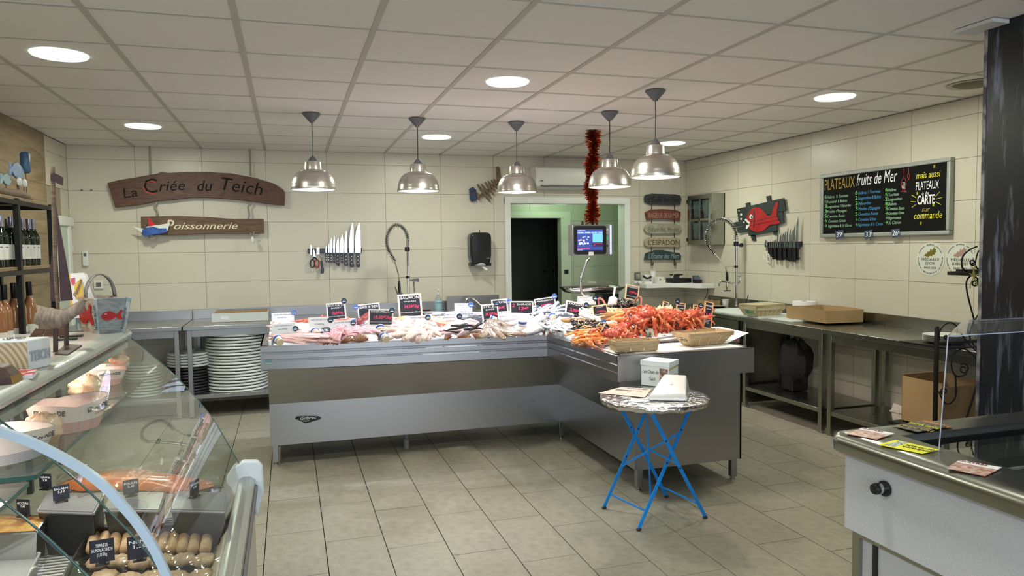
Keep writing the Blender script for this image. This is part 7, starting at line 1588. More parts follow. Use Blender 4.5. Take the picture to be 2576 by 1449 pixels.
paper_boat('grey striped paper boat bowl with orange slices, nearest on the glass shelf', W(2, 1158, 'z', zq), .17*K, .12*K, .055*K, math.radians(25), mat('navy_lining', (.07, .09, .14), .5), m_bstr, (-1,))
p = W(240, 945, 'z', zq)
for k, (dx, dy, c, nm) in enumerate(((-.03, .0, (.62, .42, .28), 'plain filled roll with grey end'), (.01, .01, (.66, .48, .32), 'filled roll with yellow end'))):
    t = thing('filled_roll', nm+' in the far paper bowl', 'roll', (p.x+dx, p.y+dy, zq+.055))
    a = Vector((p.x+dx-.03, p.y+dy, zq+.052)); b = Vector((p.x+dx+.05, p.y+dy-.01, zq+.04)); MB().tube([a, b], .012, 12).build('roll', mat('roll_skin', c, .5), t); MB().tube([a-Vector((.006, 0, 0)), a+Vector((.002, 0, 0))], .0135, 12).build('end_cap', mat('cap_colour', (.55, .60, .03) if k else (.35, .36, .34), .4), t)
for k in range(3):
    p = W(5+k*8, 1132-3*k, 'z', zq); t = thing('smoked_slice', ['left', 'middle', 'right'][k]+' orange smoked fish slice in the nearest paper bowl', 'fish slice', (p.x, p.y, zq+.02))
    MB().ellip((p.x, p.y, zq+.03), (.022, .012, .02), 10, 6, R=rotM(.3, .2*k, .5)).build('slice', f_salm, t, sharp=3)
m_conch = mat('conch_shell', (.80, .56, .38), .4, noise=(35, (.50, .27, .15), .5, .6), coat=.3)
for k, (x, y, s, lb) in enumerate(((215, 990, 1.0, 'ruffled pale seashell between the two ESCAPADE bowls'), (108, 1105, .95, 'ruffled pale seashell beside the nearest striped bowl'))):
    p = W(x, y+10, 'z', zq); t = thing('ruffled_seashell', lb, 'seashell', tuple(p))
    MB().ellip(p+Vector((0, 0, .03)), (.038*s, .034*s, .036*s), 28, 20, fn=lambda v, a, t_: v*(1+.16*abs(math.sin(6*t_))*(.6+.4*math.sin(9*a+2*t_))+.05*math.sin(17*a))).build('shell', m_conch, t, sharp=3)
# crab and small things at the far top inside
t = thing('folded_price_note', 'tiny white dish with stone shells at the far end inside the case', 'dish', tuple(W(300, 925, 'z', zq)))
MB().ellip(W(300, 905, 'y', 2.2*K), (.03, .02, .016), 12, 8).build('shell', m_conch, t); MB().box(*[tuple(v) for v in (W(270, 920, 'y', 2.22*K), W(322, 914, 'y', 2.2*K))]).build('dish', mat('dish_grey', (.4, .38, .34), .4), t)
# ---- trays on the deck
m_trayd = mat('dark_tray', (.035, .036, .035), .35); m_film = glassmat('cling_film', (.98, .97, .95), .05, .93, 1.35); m_lid = mat('grey_lid', (.16, .16, .165), .25, noise=(6, (.21, .21, .22), .4, .6))
def deck_tray(label, pts, z1, wall=m_trayd, fill=None, fname='contents', film=True, lid=False, name='tray', cat='tray'):
    """pts: the four top corners in survey pixels, z1 rim height"""
    P = [W(x, y, 'z', z1) for x, y in pts]; c = sum(P, Vector())/4; t = thing(name, label, cat, (c.x, c.y, deckz+.0045))
    Bt = [c+(p-c)*.86+Vector((0, .035 if lid else 0, 0)) for p in P]
    for b in Bt: b.z = deckz+.005
    for k in range(4):
        a, b, cc2, d = Bt[k], Bt[(k+1) % 4], P[(k+1) % 4], P[k]; n = (b-a).cross(d-a).normalized(); MB().prism([a, b, cc2, d], -n*.003).build('side', wall, t, fix=True)
    MB().prism(Bt, (0, 0, .003)).build('bottom', wall, t, fix=True)
    for k in range(4): MB().tube([P[k], P[(k+1) % 4]], .004, 6).build('rim', wall if not lid else m_lid, t)
    if fill: MB().prism([c+(p-c)*.93-Vector((0, 0, .014)) for p in P], (0, 0, .006)).build(fname, fill, t, fix=True)
    if lid: MB().prism([c+(p-c)*.98+Vector((0, 0, .001)) for p in P], (0, 0, .005)).build('lid', m_lid, t, fix=True)
    elif film:
        n_ = 14; MB().grid(lambda u, v: tuple((P[0].lerp(P[1], u)).lerp(P[3].lerp(P[2], u), v)+Vector((0, 0, .004+.003*math.sin(u*23+v*9)*math.sin(v*17)))), n_, n_).build('film', m_film, t, sharp=3)
    return t, P, c
z88 = kz(.875)
T1 = deck_tray('dark deep tray with grey lid, left of the row inside the glass case', [(95, 1288), (235, 1293), (262, 1245), (118, 1243)], z88, lid=True)
T2 = deck_tray('dark deep tray with grey lid, middle of the row inside the glass case', [(262, 1285), (400, 1287), (415, 1242), (280, 1242)], z88, lid=True)
T3 = deck_tray('dark deep tray with grey lid, right of the row inside the glass case', [(432, 1286), (565, 1290), (568, 1243), (440, 1240)], z88, lid=True)
deck_tray('oven dish with orange gratin under film, far left in the case', [(-40, 1345), (92, 1338), (118, 1300), (-30, 1296)], kz(.86), wall=m_chrome, fill=mat('gratin', (.55, .20, .05), .4, noise=(20, (.70, .45, .12), .4, .6)), name='oven_dish', cat='dish')
deck_tray('flat empty grey tray at the bottom left inside the case', [(-40, 1480), (66, 1455), (100, 1392), (-30, 1388)], kz(.80), wall=mat('grey_tray', (.32, .33, .34), .3), fill=mat('grey_tray_floor', (.34, .35, .36), .3), film=False)
t = thing('smoked_salmon_side', 'long orange smoked salmon side under cling film behind the lidded trays', 'smoked salmon', tuple(W(340, 1215, 'z', kz(.885))))
zz_ = kz(.86)
pts = [W(x, y, 'z', zz_) for x, y in ((148, 1226), (200, 1205), (300, 1188), (380, 1195), (450, 1205), (540, 1222), (480, 1240), (400, 1236), (300, 1232), (200, 1236))]
cS = sum(pts, Vector())/len(pts)
MB().loft([pts, [cS+(p-cS)*.96+Vector((0, 0, .016)) for p in pts], [cS+(p-cS)*.6+Vector((0, 0, .030)) for p in pts]]).build('flesh', flesh('smoked_salmon', (.62, .15, .04), (.72, .28, .10), 9, .25, (1, 3, 1)), t, fix=True, sharp=1)
MB().prism([cS+(p-cS)*1.12-Vector((0, 0, .004)) for p in pts], (0, 0, .003)).build('board', m_trayd, t, fix=True)
for p in (pts[0], pts[5]): MB().box((p.x-.01, p.y-.01, deckz+.004), (p.x+.01, p.y+.01, zz_-.004)).build('board_foot', m_trayd, t)
MB().grid(lambda u, v: tuple(W(140+410*u, 1182+62*v, 'z', zz_+.034)+Vector((0, 0, .004*math.sin(u*31+v*7)-.02*(abs(u-.5)*2)**3))), 24, 8).build('film', m_film, t, sharp=3)
# pastry tray
t, P, c = deck_tray('large dark tray of spring rolls and crab cakes in the case', [(130, 1500), (560, 1480), (552, 1322), (228, 1330)], kz(.80), film=False)
tr_z = kz(.79)
m_nem = mat('fried_roll_skin', (.55, .36, .19), .5, noise=(40, (.72, .54, .34), .4, .65)); m_cake = mat('crab_cake', (.45, .31, .18), .6, noise=(35, (.68, .54, .36), .4, .65), bump=(50, .8))
used = []
for k, x in enumerate((235, 262, 290, 320, 350, 385, 412, 437, 462, 490, 520)):
    a = W(x+4, 1345, 'z', tr_z+.012); b = W(x-5, 1386, 'z', tr_z+.012)
    q = thing('spring_roll', 'brown spring roll lying in the back row of the pastry tray', 'spring roll', tuple(a), 0, 'spring rolls in the back row')
    MB().tube([a, a.lerp(b, .08), a.lerp(b, .92), b], [.009, .0155, .0155, .009], 14).build('roll', m_nem, q, sharp=3)
for k, (x, y) in enumerate(((250, 1415), (302, 1412), (356, 1416), (408, 1411), (460, 1408), (512, 1410), (262, 1452), (322, 1458), (382, 1454), (440, 1454), (505, 1450))):
    a = W(x, y, 'z', tr_z+.008); q = thing('crab_cake', 'rough brown crab cake in the front rows of the pastry tray', 'crab cake', tuple(a), 0, 'crab cakes in the pastry tray')
    MB().ellip(a, (.033, .027, .017), 16, 8, fn=lambda v, a_, t_: v*(1+.1*math.sin(5*a_+k)+.06*math.sin(9*t_+k))).build('cake', m_cake, q, sharp=3)
tag(MB().grid(lambda u, v: tuple(W(215+345*u-60*v*(1-u), 1325+150*v, 'z', tr_z+.034)+Vector((0, 0, .003*math.sin(u*41+v*13)*math.sin(v*23+u*5)))), 40, 20).build('cling_film', m_film, sharp=3), 'shiny cling film stretched over the pastry tray', 'cling film')
# little slate tags on clips
tags_ = [(115, 1232, 'TARAMA\n3,20', 1), (155, 1262, 'SALADE\n2,10', 1), (330, 1248, 'POULPE\n2,60', 2), (490, 1250, 'SAUMON\n2,90', 3), (60, 1300, 'ACCRAS\n1,60', 1), (258, 1420, "TERRINE DE\nSAUMON À L'ANETH\n21,00 €/kg", 4), (352, 1410, 'NEMS\n1,20', 4)]
wl = ['farthest left above the lidded trays', 'on the left lidded tray', 'on the middle lidded tray', 'on the right lidded tray, seen edge-on', 'on the oven dish at the far left', 'reading terrine, in front on the pastry tray', 'standing in the crab cakes beside the curved frame']
for (x, y, s_, g), lb in zip(tags_, wl):
    big = 1.35 if g == 4 else 1.0
    zz = {1: z88+.006, 2: z88+.006, 3: z88+.006, 4: tr_z+.03}[g]; p = W(x, y, 'z', zz)
    if x == 60: p = W(x, y, 'z', kz(.86)+.006)
    t = thing('slate_tag', 'small slate price tag '+lb, 'price tag', tuple(p), math.radians({1: -25, 2: 15, 3: 60, 4: 8}[g]), 'slate tags inside the glass case'); w, h = .042*big, .045*big
    if x == 155: t.rotation_euler = (0, 0, math.radians(20))
    MB().box((-w/2, -.001, .006), (w/2, .001, .006+h)).build('slate', m_chalk, t, world=False, bevel=.001)
    MB().box((-.016, -.010, 0), (.016, .010, .004)).build('clip_foot', m_black, t, world=False, bevel=.001); MB().box((-.008, -.004, .003), (.008, .004, .014)).build('clip', m_black, t, world=False)
    text_local(s_, t, 0, .006+h*.68, h*.2, m_ink_w, width=w*.85, y=-.001)
# ================================================================ LID STACKS UNDER THE LEFT BENCH + BOX
m_lidw = mat('white_lid_plastic', (.66, .70, .66), .45); m_lidk = mat('black_lid_plastic', (.02, .02, .022), .4)
ORD = ['topmost', 'second from top', 'third from top']; ORD2 = ['lowest', 'second lowest', 'third lowest', 'fourth lowest', 'fifth lowest', 'sixth lowest', 'seventh lowest', 'eighth lowest', 'ninth lowest', 'tenth lowest', 'eleventh lowest', 'twelfth lowest', 'thirteenth lowest', 'fourteenth lowest', 'fifteenth lowest', 'sixteenth lowest', 'seventeenth lowest']
def lid_stack(cx, cy, R, z0, n, dz, m, label, group, big=False):
    pr = None
    for k in range(n):
        if pr is None:
            o = MB().lathe([(.001, 0), (R-.012, 0), (R-.002, .004), (R, .010), (R-.002, .018), (R-.014, .022), (R-.02, .018), (.001, .018)], (0, 0, 0), 44, cap=False).build('round_tray', m, None, world=False, sharp=1.2); pr = o
        else: o = pr.copy(); COL.objects.link(o)
        o.location = (cx+J(.006), cy+J(.004), z0+dz*k); tag(o, ('%s ' % (ORD[n-1-k] if n-1-k < 3 else ORD2[k]))+label, 'tray', group)
zS = .2155
pc = W(597, 985, 'z', zS)
sx = W(600, 960, 'y', 7.33).x; lid_stack(sx, 7.33, .28, zS, 19, .0285, m_lidw, 'big white round tray in the tall stack under the table', 'tall stack of big round white trays')
sy = W(479, 960, 'y', 7.3).x; lid_stack(sy, 7.3, .19, zS, 9, .027, m_lidk, 'round black tray in the lower half of the narrow stack', 'black trays under the steel table'); lid_stack(sy, 7.3, .19, zS+.245, 5, .026, m_lidw, 'smaller round white tray on top of the black trays', 'white trays on the black stack')
lid_stack(-1.30, 7.35, .16, .2005, 11, .027, m_lidw, 'white round tray in the stack under the leftmost table', 'white trays under the leftmost table')
a = W(533, 812, 'z', .846); b = W(674, 810, 'z', .846)
t = thing('white_cardboard_tray', 'long shallow white cardboard tray on the table above the stacked lids', 'cardboard tray', ((a.x+b.x)/2, a.y+.1, .846))
ym = a.y; hh = .085
MB().box((a.x, ym, .8465), (b.x, ym+.30, .850)).build('bottom', m_card, t)
mw_ = mat('white_coated_card', (.62, .66, .66), .45)
for p_, q_, m_ in (((a.x, ym, .85), (b.x, ym+.006, .846+hh), mw_), ((a.x, ym+.294, .85), (b.x, ym+.30, .846+hh), m_card), ((a.x, ym+.006, .85), (a.x+.006, ym+.294, .846+hh), mw_), ((b.x-.006, ym+.006, .85), (b.x, ym+.294, .846+hh), mw_)):
    MB().box(p_, q_).build('side', m_, t)
MB().box((a.x+.08, ym-.001, .875), (a.x+.15, ym, .905)).build('sticker', m_paper2, t)
# ================================================================ WINE SHELF
m_iron = mat('black_iron', (.012, .012, .012), .45, .3); m_oak = wood('shelf_oak', (.20, .14, .075), (.33, .24, .14), 6, .5, (1, 6, 1), 1)
t = thing('wine_shelf', 'black iron shelf unit with oak boards against the left wall', 'shelf unit', (-1.78, 5.2, 0))
xs0, xs1, ye0, ye1 = -1.94, -1.60, 4.40, 5.90
for y in (4.42, 5.215, 5.88):
    for x in (xs0+.015, xs1-.0): MB().box((x-.015, y-.018, 0), (x+.015, y+.018, 1.86)).build('post', m_iron, t)
for z in (.42, .90, 1.435, 1.87):
    MB().box((xs0, ye0, z-.022), (xs1-.004, ye1, z)).build('board', m_oak, t, bevel=.002)
    for x in (xs0+.004, xs1+.006): MB().box((x-.012, ye0-.005, z-.050), (x+.010, ye1+.005, z-.0225)).build('rail', m_iron, t)
    for y in (4.42, 5.215, 5.88): MB().box((xs0, y-.012, z-.048), (xs1, y+.012, z-.0225)).build('cross_bar', m_iron, t)
def bottle_proto(name, label, group, glass, foil, lab, s, labtext=None, liq=None):
    t = thing(name, label, 'bottle', (0, 0, -5), 0, group)
    MB().lathe([(.001, 0), (.034, 0), (.037, .006), (.037, .175), (.034, .195), (.020, .222), (.0145, .240), (.0145, .30), (.001, .30)], (0, 0, 0), 20, cap=False).build('bottle', glass, t, world=False, sharp=.8)
    MB().lathe([(.001, .302), (.0155, .302), (.0158, .29), (.0158, .238), (.0150, .237)], (0, 0, 0), 16, cap=False).build('capsule', foil, t, world=False, sharp=.8)
    lb = MB().loft([[(.0376*math.cos(a), .0376*math.sin(a), z) for a in [-1.9+2.6*i/14-.6 for i in range(15)]] for z in (.045, .135 if labtext is None else .105)], closed=False).build('paper_label', lab, t, world=False, sharp=3)
    if labtext: text(labtext, localM(t)@Vector((.030, -.026, .07)), Vector((.62, .78, 0)), (0, 0, 1), .022, m_ink_k, lb, width=.03)
    else: MB().ellip((.033, -.019, .118), (.002, .009, .003), 8, 4, R=rotM(0, 0, -.5)).build('boat_print', m_ink_k, lb, world=False)
    return t
m_gb = mat('dark_green_glass', (.004, .012, .003), .08, coat=.5); m_rose = mat('rose_wine_glass', (.30, .13, .055), .1, coat=.6); m_foil = mat('lilac_foil', (.42, .40, .50), .25, .6); m_lab = mat('cream_label', (.66, .65, .62), .5)
pr = bottle_proto('wine_bottle', 'dark green wine bottle with white label and silvery cap on the middle shelf', 'green wine bottles on the middle shelf', m_gb, m_foil, m_lab, 1)
used = []
for (y, x) in ((5.30, -1.66), (5.39, -1.66), (5.48, -1.68), (5.57, -1.68), (5.66, -1.67), (5.75, -1.67), (5.13, -1.66), (5.04, -1.66), (4.94, -1.66), (5.35, -1.78), (5.45, -1.79), (5.62, -1.78), (5.71, -1.78)):
    o = pr if not used else copy_tree(pr); used.append(o); o.location = (x, y, 1.4355); o.scale = (1.0, 1.0, 1.04)
pr = bottle_proto('rose_bottle', 'rosé wine bottle with black capsule and white label on the lower shelf', 'rosé bottles on the lower shelf', m_rose, m_black, m_lab, 1, 'Rosé')
used = []
for (y, x) in ((5.29, -1.66), (5.40, -1.67), (5.57, -1.66), (5.48, -1.72), (5.12, -1.66), (5.02, -1.66), (5.33, -1.80), (4.92, -1.68)):
    o = pr if not used else copy_tree(pr); used.append(o); o.location = (x, y, .9005+.0); o.scale = (1.12, 1.12, 1.42)
for k, (y, c, nm) in enumerate(((5.16, (.62, .50, .02), 'yellow'), (5.245, (.06, .10, .10), 'dark teal'))):
    t = thing('food_tin', nm+' tin on the lower oak shelf in front of the rosé bottles', 'tin', (-1.60, y, .9005)); MB().lathe([(.001, 0), (.038, 0), (.038, .055), (.001, .055)], (-1.635, y, .9005), 22, cap=False).build('can', mat('tin_print', c, .35, noise=(40, tuple(v*.5 for v in c), .5, .6)), t); MB().lathe([(.039, .003), (.0395, .0), (.036, 0)], (-1.635, y, .9005), 22, cap=False).build('seam', m_chrome, t)
# driftwood ornament with fish
t = thing('driftwood_fish_ornament', 'driftwood log carrying blue wooden fish and shells on top of the wine shelf', 'ornament', (-1.68, 5.45, 1.8705))
lp = [Vector((-1.68, y, 1.8705+z)) for y, z in ((4.95, .03), (5.1, .035), (5.3, .03), (5.5, .035), (5.68, .03), (5.78, .022))]
MB().tube(lp, [.02, .032, .028, .034, .028, .01], 12).build('log', m_drift, t, sharp=3)
def wfish(py, pz, L, m, nm):
    f = [(-1, .35), (-.78, .08), (-.5, .30), (0, .42), (.5, .30), (.85, .05), (.5, -.30), (0, -.38), (-.5, -.26), (-.78, -.08), (-1, -.35), (-.9, 0)]
    b = MB().prism([(-1.68, py+L/2*u, pz+L/2*v) for u, v in f], (.014, 0, 0)).build(nm, m, t, fix=True, bevel=.002)
    MB().lathe([(.001, 0), (.005, 0)], (-1.665, py+L*.32, pz+.008), 8, 'x', cap=False).build('eye', m_black, b)
m_bf = mat('pale_blue_wood', (.16, .25, .42), .5, noise=(20, (.26, .36, .52), .4, .6)); m_tf = mat('pale_teal_wood', (.28, .40, .45), .5)
wfish(5.50, 2.055, .27, m_bf, 'blue_fish'); wfish(5.30, 1.98, .18, m_tf, 'teal_fish')
for y, z0 in ((5.50, 2.0), (5.30, 1.95)): MB().tube([(-1.675, y, 1.89), (-1.675, y, z0)], .004, 6).build('stalk', m_drift, t)
for y in (5.47, 5.57): MB().ellip((-1.66, y+.02, 1.985), (.012, .035, .030), 12, 8, fn=lambda v, a, t_: v*(1+.06*math.sin(8*a))).build('shell', m_lab, t, sharp=3); MB().tube([(-1.665, y+.01, 1.88), (-1.665, y+.02, 1.96)], .004, 6).build('stalk', m_drift, t)
MB().tube([(-1.68, 5.69, 1.88), (-1.68, 5.69, 2.08)], .003, 6).build('tall_stalk', m_grey, t); MB().tube([(-1.68, 5.69, 2.06), (-1.68, 5.69, 2.075), (-1.68, 5.69, 2.19), (-1.68, 5.69, 2.205)], [.02, .03, .03, .018], 14).build('blue_float', mat('dark_blue_float', (.03, .08, .17), .5, noise=(30, (.07, .14, .24), .4, .6)), t, sharp=1)
# ================================================================ BLUE BISTRO TABLE
m_blue = mat('bright_blue_paint', (.004, .24, .78), .4, noise=(60, (.006, .28, .82), .4, .7)); m_chip = mat('chipped_black', (.02, .03, .04), .6)
def foilmat():
    m = bpy.data.materials.new('crinkled_foil'); m.use_nodes = True; nt = m.node_tree; b = nt.nodes['Principled BSDF']; b.inputs['Metallic'].default_value = 1; b.inputs['Base Color'].default_value = (.72, .72, .74, 1); b.inputs['Roughness'].default_value = .2
    tc = nt.nodes.new('ShaderNodeTexCoord'); v = nt.nodes.new('ShaderNodeTexVoronoi'); v.inputs['Scale'].default_value = 28; n = nt.nodes.new('ShaderNodeTexNoise'); n.inputs['Scale'].default_value = 14; n.inputs['Detail'].default_value = 5; n.inputs['Distortion'].default_value = 2
    nt.links.new(tc.outputs['Object'], v.inputs['Vector']); nt.links.new(tc.outputs['Object'], n.inputs['Vector']); ad = nt.nodes.new('ShaderNodeMath'); ad.operation = 'ADD'; nt.links.new(v.outputs['Distance'], ad.inputs[0]); nt.links.new(n.outputs['Fac'], ad.inputs[1])
    bn = nt.nodes.new('ShaderNodeBump'); bn.inputs['Strength'].default_value = .9; bn.inputs['Distance'].default_value = .006; nt.links.new(ad.outputs[0], bn.inputs['Height']); nt.links.new(bn.outputs[0], b.inputs['Normal']); return m
ZT = .695
L_, R_ = W(1510, 998, 'z', ZT), W(1781, 998, 'z', ZT); Fn, Bk = W(1645, 1020, 'z', ZT), W(1645, 968, 'z', ZT)
tc_ = Vector((((L_+R_)/2).x*.5+((Fn+Bk)/2).x*.5, ((L_+R_)/2).y*.5+((Fn+Bk)/2).y*.5, 0)); RT_ = .295
t = thing('folding_bistro_table', 'bright blue folding bistro table with foil covered round top', 'table', (tc_.x, tc_.y, 0))
pf = MB(); NN = 72
def fr_(r, z, amp): return [(tc_.x+(r+amp*math.sin(11*a)*.5+amp*math.sin(23*a+1)*.5)*math.cos(a), tc_.y+(r+amp*math.sin(11*a)*.5+amp*math.sin(23*a+1)*.5)*math.sin(a), z+amp*.4*math.sin(17*a)) for a in [2*math.pi*i/NN for i in range(NN)]]
pf.loft([fr_(.001, ZT, 0), fr_(RT_*.6, ZT, 0), fr_(RT_-.012, ZT, 0), fr_(RT_, ZT-.004, .002), fr_(RT_+.003, ZT-.018, .004), fr_(RT_-.004, ZT-.034, .007), fr_(RT_-.02, ZT-.036, .004), fr_(RT_-.03, ZT-.02, 0)], cap=False)
pf.build('foil_top', foilmat(), t, sharp=1.2)
MB().lathe([(.001, ZT-.02), (RT_-.02, ZT-.02), (RT_-.02, ZT-.002), (.001, ZT-.002)], (tc_.x, tc_.y, 0), 40, cap=False).build('table_board', m_blue, t)
FL, FN2, FR2, FB = W(1520, 1280, 'z', .0), W(1607, 1335, 'z', 0), W(1774, 1304, 'z', 0), W(1676, 1252, 'z', 0)
def flat_bar(a, b, w, th, side, nm, m=m_blue):
    a, b = Vector(a), Vector(b); d = (b-a).normalized(); s = Vector(side); s = (s-d*s.dot(d)).normalized(); n = d.cross(s)
    q = lambda p: [p+s*w/2+n*th/2, p+s*w/2-n*th/2, p-s*w/2-n*th/2, p-s*w/2+n*th/2]
    return MB().loft([q(a), q(b)]).build(nm, m, t, bevel=.0015, fix=True, smooth=False)
side = (FR2-FN2).normalized()
zu = ZT-.022
def top_pt(px, py, yy): return W(px, py, 'y', yy)
TLf = Vector((FL.x+.02, FL.y, 0))
# two crossed frames: near pair (FN->top right, FR->top middle), far pair (FL->top middle, FB->top left)
nT_R = W(1752, 1022, 'y', FN2.y+.17); nT_M = W(1634, 1030, 'y', FR2.y-.13)
fT_M = W(1640, 1030, 'y', FL.y-.18); fT_L = W(1550, 1018, 'y', FB.y-.19)
for a, b in ((FN2, nT_R), (FR2, nT_M), (FL, fT_M), (FB, fT_L)):
    b.z = zu; lg = flat_bar(a+Vector((0, 0, .012)), b, .020, .006, (1, .1, 0), 'leg')
    for u in (.47, .72):
        p = (a+Vector((0, 0, .012))).lerp(b, u); MB().lathe([(.001, -.006), (.005, -.006), (.006, -.003)], p, 10, 'y', cap=False).build('rivet', m_chip, lg)
    MB().ellip(a+Vector((0, 0, .008)), (.016, .012, .008), 10, 6).build('foot', m_chip, lg)
def lp2(a, b, u): return (a+Vector((0, 0, .012))).lerp(b, u)
flat_bar(lp2(FL, fT_M, .12), lp2(FN2, nT_R, .12), .010, .005, (0, 0, 1), 'stretcher'); flat_bar(lp2(FB, fT_L, .10), lp2(FR2, nT_M, .12), .010, .005, (0, 0, 1), 'stretcher')
flat_bar(lp2(FL, fT_M, .38), lp2(FN2, nT_R, .70), .012, .004, (0, 0, 1), 'diagonal_brace'); flat_bar(lp2(FB, fT_L, .55), lp2(FR2, nT_M, .50), .010, .004, (0, 0, 1), 'diagonal_brace')
a = W(1627, 1050, 'y', tc_.y+.08); b = W(1637, 1255, 'y', tc_.y+.10); flat_bar(a, b, .010, .004, (1, 0, 0), 'centre_strut')
p = W(1638, 1036, 'y', nT_M.y-.012); MB().box((p.x-.012, p.y-.006, p.z-.012), (p.x+.014, p.y+.006, p.z+.012), rotM(0, -.4, 0)).build('tape_wrap', mat('grey_tape', (.30, .28, .26), .6), t)
# things on it
zt2 = ZT+.002
c0, cr_ = W(1613, 968, 'z', zt2), W(1682, 976, 'z', zt2)
cr2 = W(1706, 966, 'z', zt2)
d1 = cr_-c0; d1.z = 0; d2 = (cr2-cr_); d2.z = 0
t = thing('donation_box', 'white cardboard donation box with cat photo and slot, on the foil table', 'donation box', tuple(c0))
hb = .148
B4 = [c0, c0+d1, c0+d1+d2, c0+d2]
m_box = mat('white_box_card', (.68, .74, .76), .5)
MB().prism(B4, (0, 0, hb*.80)).build('box', m_box, t, bevel=.002)
cm = sum(B4, Vector())/4
MB().prism([cm+(p-cm)*1.05+Vector((0, 0, hb*.80)) for p in B4], (0, 0, hb*.20)).build('lid', m_box, t, bevel=.002)
e1 = d1.normalized(); n1 = Vector((e1.y, -e1.x, 0))
MB().prism([cm+e1*-.02+Vector((0, -.004, hb+.0003)), cm+e1*.025+Vector((0, -.004, hb+.0003)), cm+e1*.025+Vector((0, .004, hb+.0003)), cm+e1*-.02+Vector((0, .004, hb+.0003))], (0, 0, .0005)).build('slot', m_black, t, fix=True)
def cat_mat(): return mat('cat_photo', (.16, .09, .07), .4, noise=(40, (.48, .32, .26), .4, .62))
ph = MB().prism([c0+e1*d1.length*.68+n1*.001+Vector((0, 0, hb*.14)), c0+e1*d1.length*.97+n1*.001+Vector((0, 0, hb*.12)), c0+e1*d1.length*.97+n1*.001+Vector((0, 0, hb*.72)), c0+e1*d1.length*.68+n1*.001+Vector((0, 0, hb*.74))], n1*.001).build('cat_photo', cat_mat(), t, fix=True)
for s, u, v, w in (('Les Chats du', .04, .50, .60), ('Teich', .28, .22, .22)):
    text(s, c0+e1*d1.length*u+n1*.001+Vector((0, 0, hb*v)), e1, (0, 0, 1), .028, m_ink_k, t, width=d1.length*w, shear=.35, height=hb*.14)
tp_ = MB().prism([c0+d1+n1*-.001+Vector((0, 0, hb*.66)), c0+d1+d2+Vector((0, 0, hb*.74)), c0+d1+d2+Vector((0, 0, hb*.79)), c0+d1+Vector((0, 0, hb*.71))], Vector((e1.x, e1.y, 0))*.001).build('tape', mat('gold_tape', (.50, .42, .08), .3), t, fix=True)
# white sloped tip box
b0, b1, b2, b3 = W(1631, 1008, 'z', zt2), W(1729, 1010, 'z', zt2), W(1736, 988, 'z', zt2), W(1650, 985, 'z', zt2)
t = thing('white_sloped_box', 'glossy white wedge-shaped plastic box with a coin hole, front of the foil table', 'collection box', tuple(b0))
def up(p, h): return p+Vector((0, 0, h))
cB = (b0+b1+b2+b3)/4
low = [b0, b1, b2, b3]; hi = [up(b0.lerp(cB, .04), .028), up(b1.lerp(cB, .12), .035), up(b2.lerp(cB, .2), .105), up(b3.lerp(cB, .25)+Vector((.03, 0, 0)), .105)]
MB().loft([low, [cB+(p-cB)*1.0+Vector((0, 0, .012)) for p in low], hi]).build('shell', mat('glossy_white_plastic', (.78, .77, .76), .12, coat=.6), t, bevel=.008, fix=True)
hn_ = (hi[1]-hi[0]).cross(hi[3]-hi[0]).normalized(); hn_ = hn_ if hn_.z > 0 else -hn_
cp_ = sum(hi, Vector())/4+hn_*.001; MB().tube([cp_-hn_*.001, cp_+hn_*.002], [.010, .008], 16).build('coin_rosette', mat('pinkish_plastic', (.60, .50, .50), .2), t)
pl_ = [W(x, y, 'z', zt2+.001) for x, y in ((1505, 989), (1622, 1000), (1640, 978), (1562, 974))]
t = thing('paper_notice', 'pale pink printed paper notice lying flat at the left of the foil table', 'paper', tuple(pl_[0]))
MB().prism(pl_, (0, 0, .0008)).build('sheet', mat('pale_pink_paper', (.66, .56, .50), .6), t, fix=True)
e1 = (pl_[1]-pl_[0]).normalized(); e2 = (pl_[3]-pl_[0]); 
text('Les Chats du Teich', pl_[3]+e1*.05-e2*.12+Vector((0, 0, .001)), e1, e2, .02, m_ink_k, t, width=.12, shear=.3)
text('association de protection des chats libres\nstérilisation et soins\nmerci de votre générosité', pl_[3]+e1*.02-e2*.35+Vector((0, 0, .001)), e1, e2, .012, m_ink_b, t, width=.15)
t = thing('folded_white_card', 'small white card in front of the pink notice on the foil', 'card', tuple(W(1590, 1010, 'z', zt2)))
MB().prism([W(x, y, 'z', zt2) for x, y in ((1582, 1010), (1620, 1013), (1618, 1006), (1588, 1003))], (0, 0, .002)).build('card', m_paper2, t, fix=True)
# ================================================================ CHEST FREEZER (right foreground)
m_fw = mat('white_enamel_speckle', (.52, .53, .57), .45, noise=(300, (.62, .62, .66), .4, .7), bump=(250, .15)); m_fs = steel('freezer_rim_steel', (.36, .37, .33), .26, (1, 1, 1), .03)
fx, fy, fz = 1.70, 1.945, .90
t = thing('chest_freezer', 'white chest freezer with rounded steel rim in the right foreground', 'freezer', (2.4, 1.2, 0))
x1f, y0f = 3.17, .20
MB().box((fx+.025, y0f, .585), (x1f, fy-.03, .835)).build('upper_body', m_fw, t, bevel=.003)
MB().box((fx+.06, y0f, .05), (x1f, fy-.06, .585)).build('lower_body', m_fw, t)
MB().box((fx+.045, y0f, .565), (x1f, fy-.045, .585)).build('trim_line', m_fs, t)
MB().box((fx+.045, fy-.075, .05), (fx+.06, fy-.045, .565)).build('corner_trim', m_fs, t); MB().box((fx+.052, fy-.14, .05), (fx+.0605, fy-.125, .56)).build('gap', m_black, t)
MB().box((fx+.08, y0f, 0), (x1f, fy-.09, .05)).build('plinth', m_black, t)
wx0, wy1 = fx+.175, fy-.10
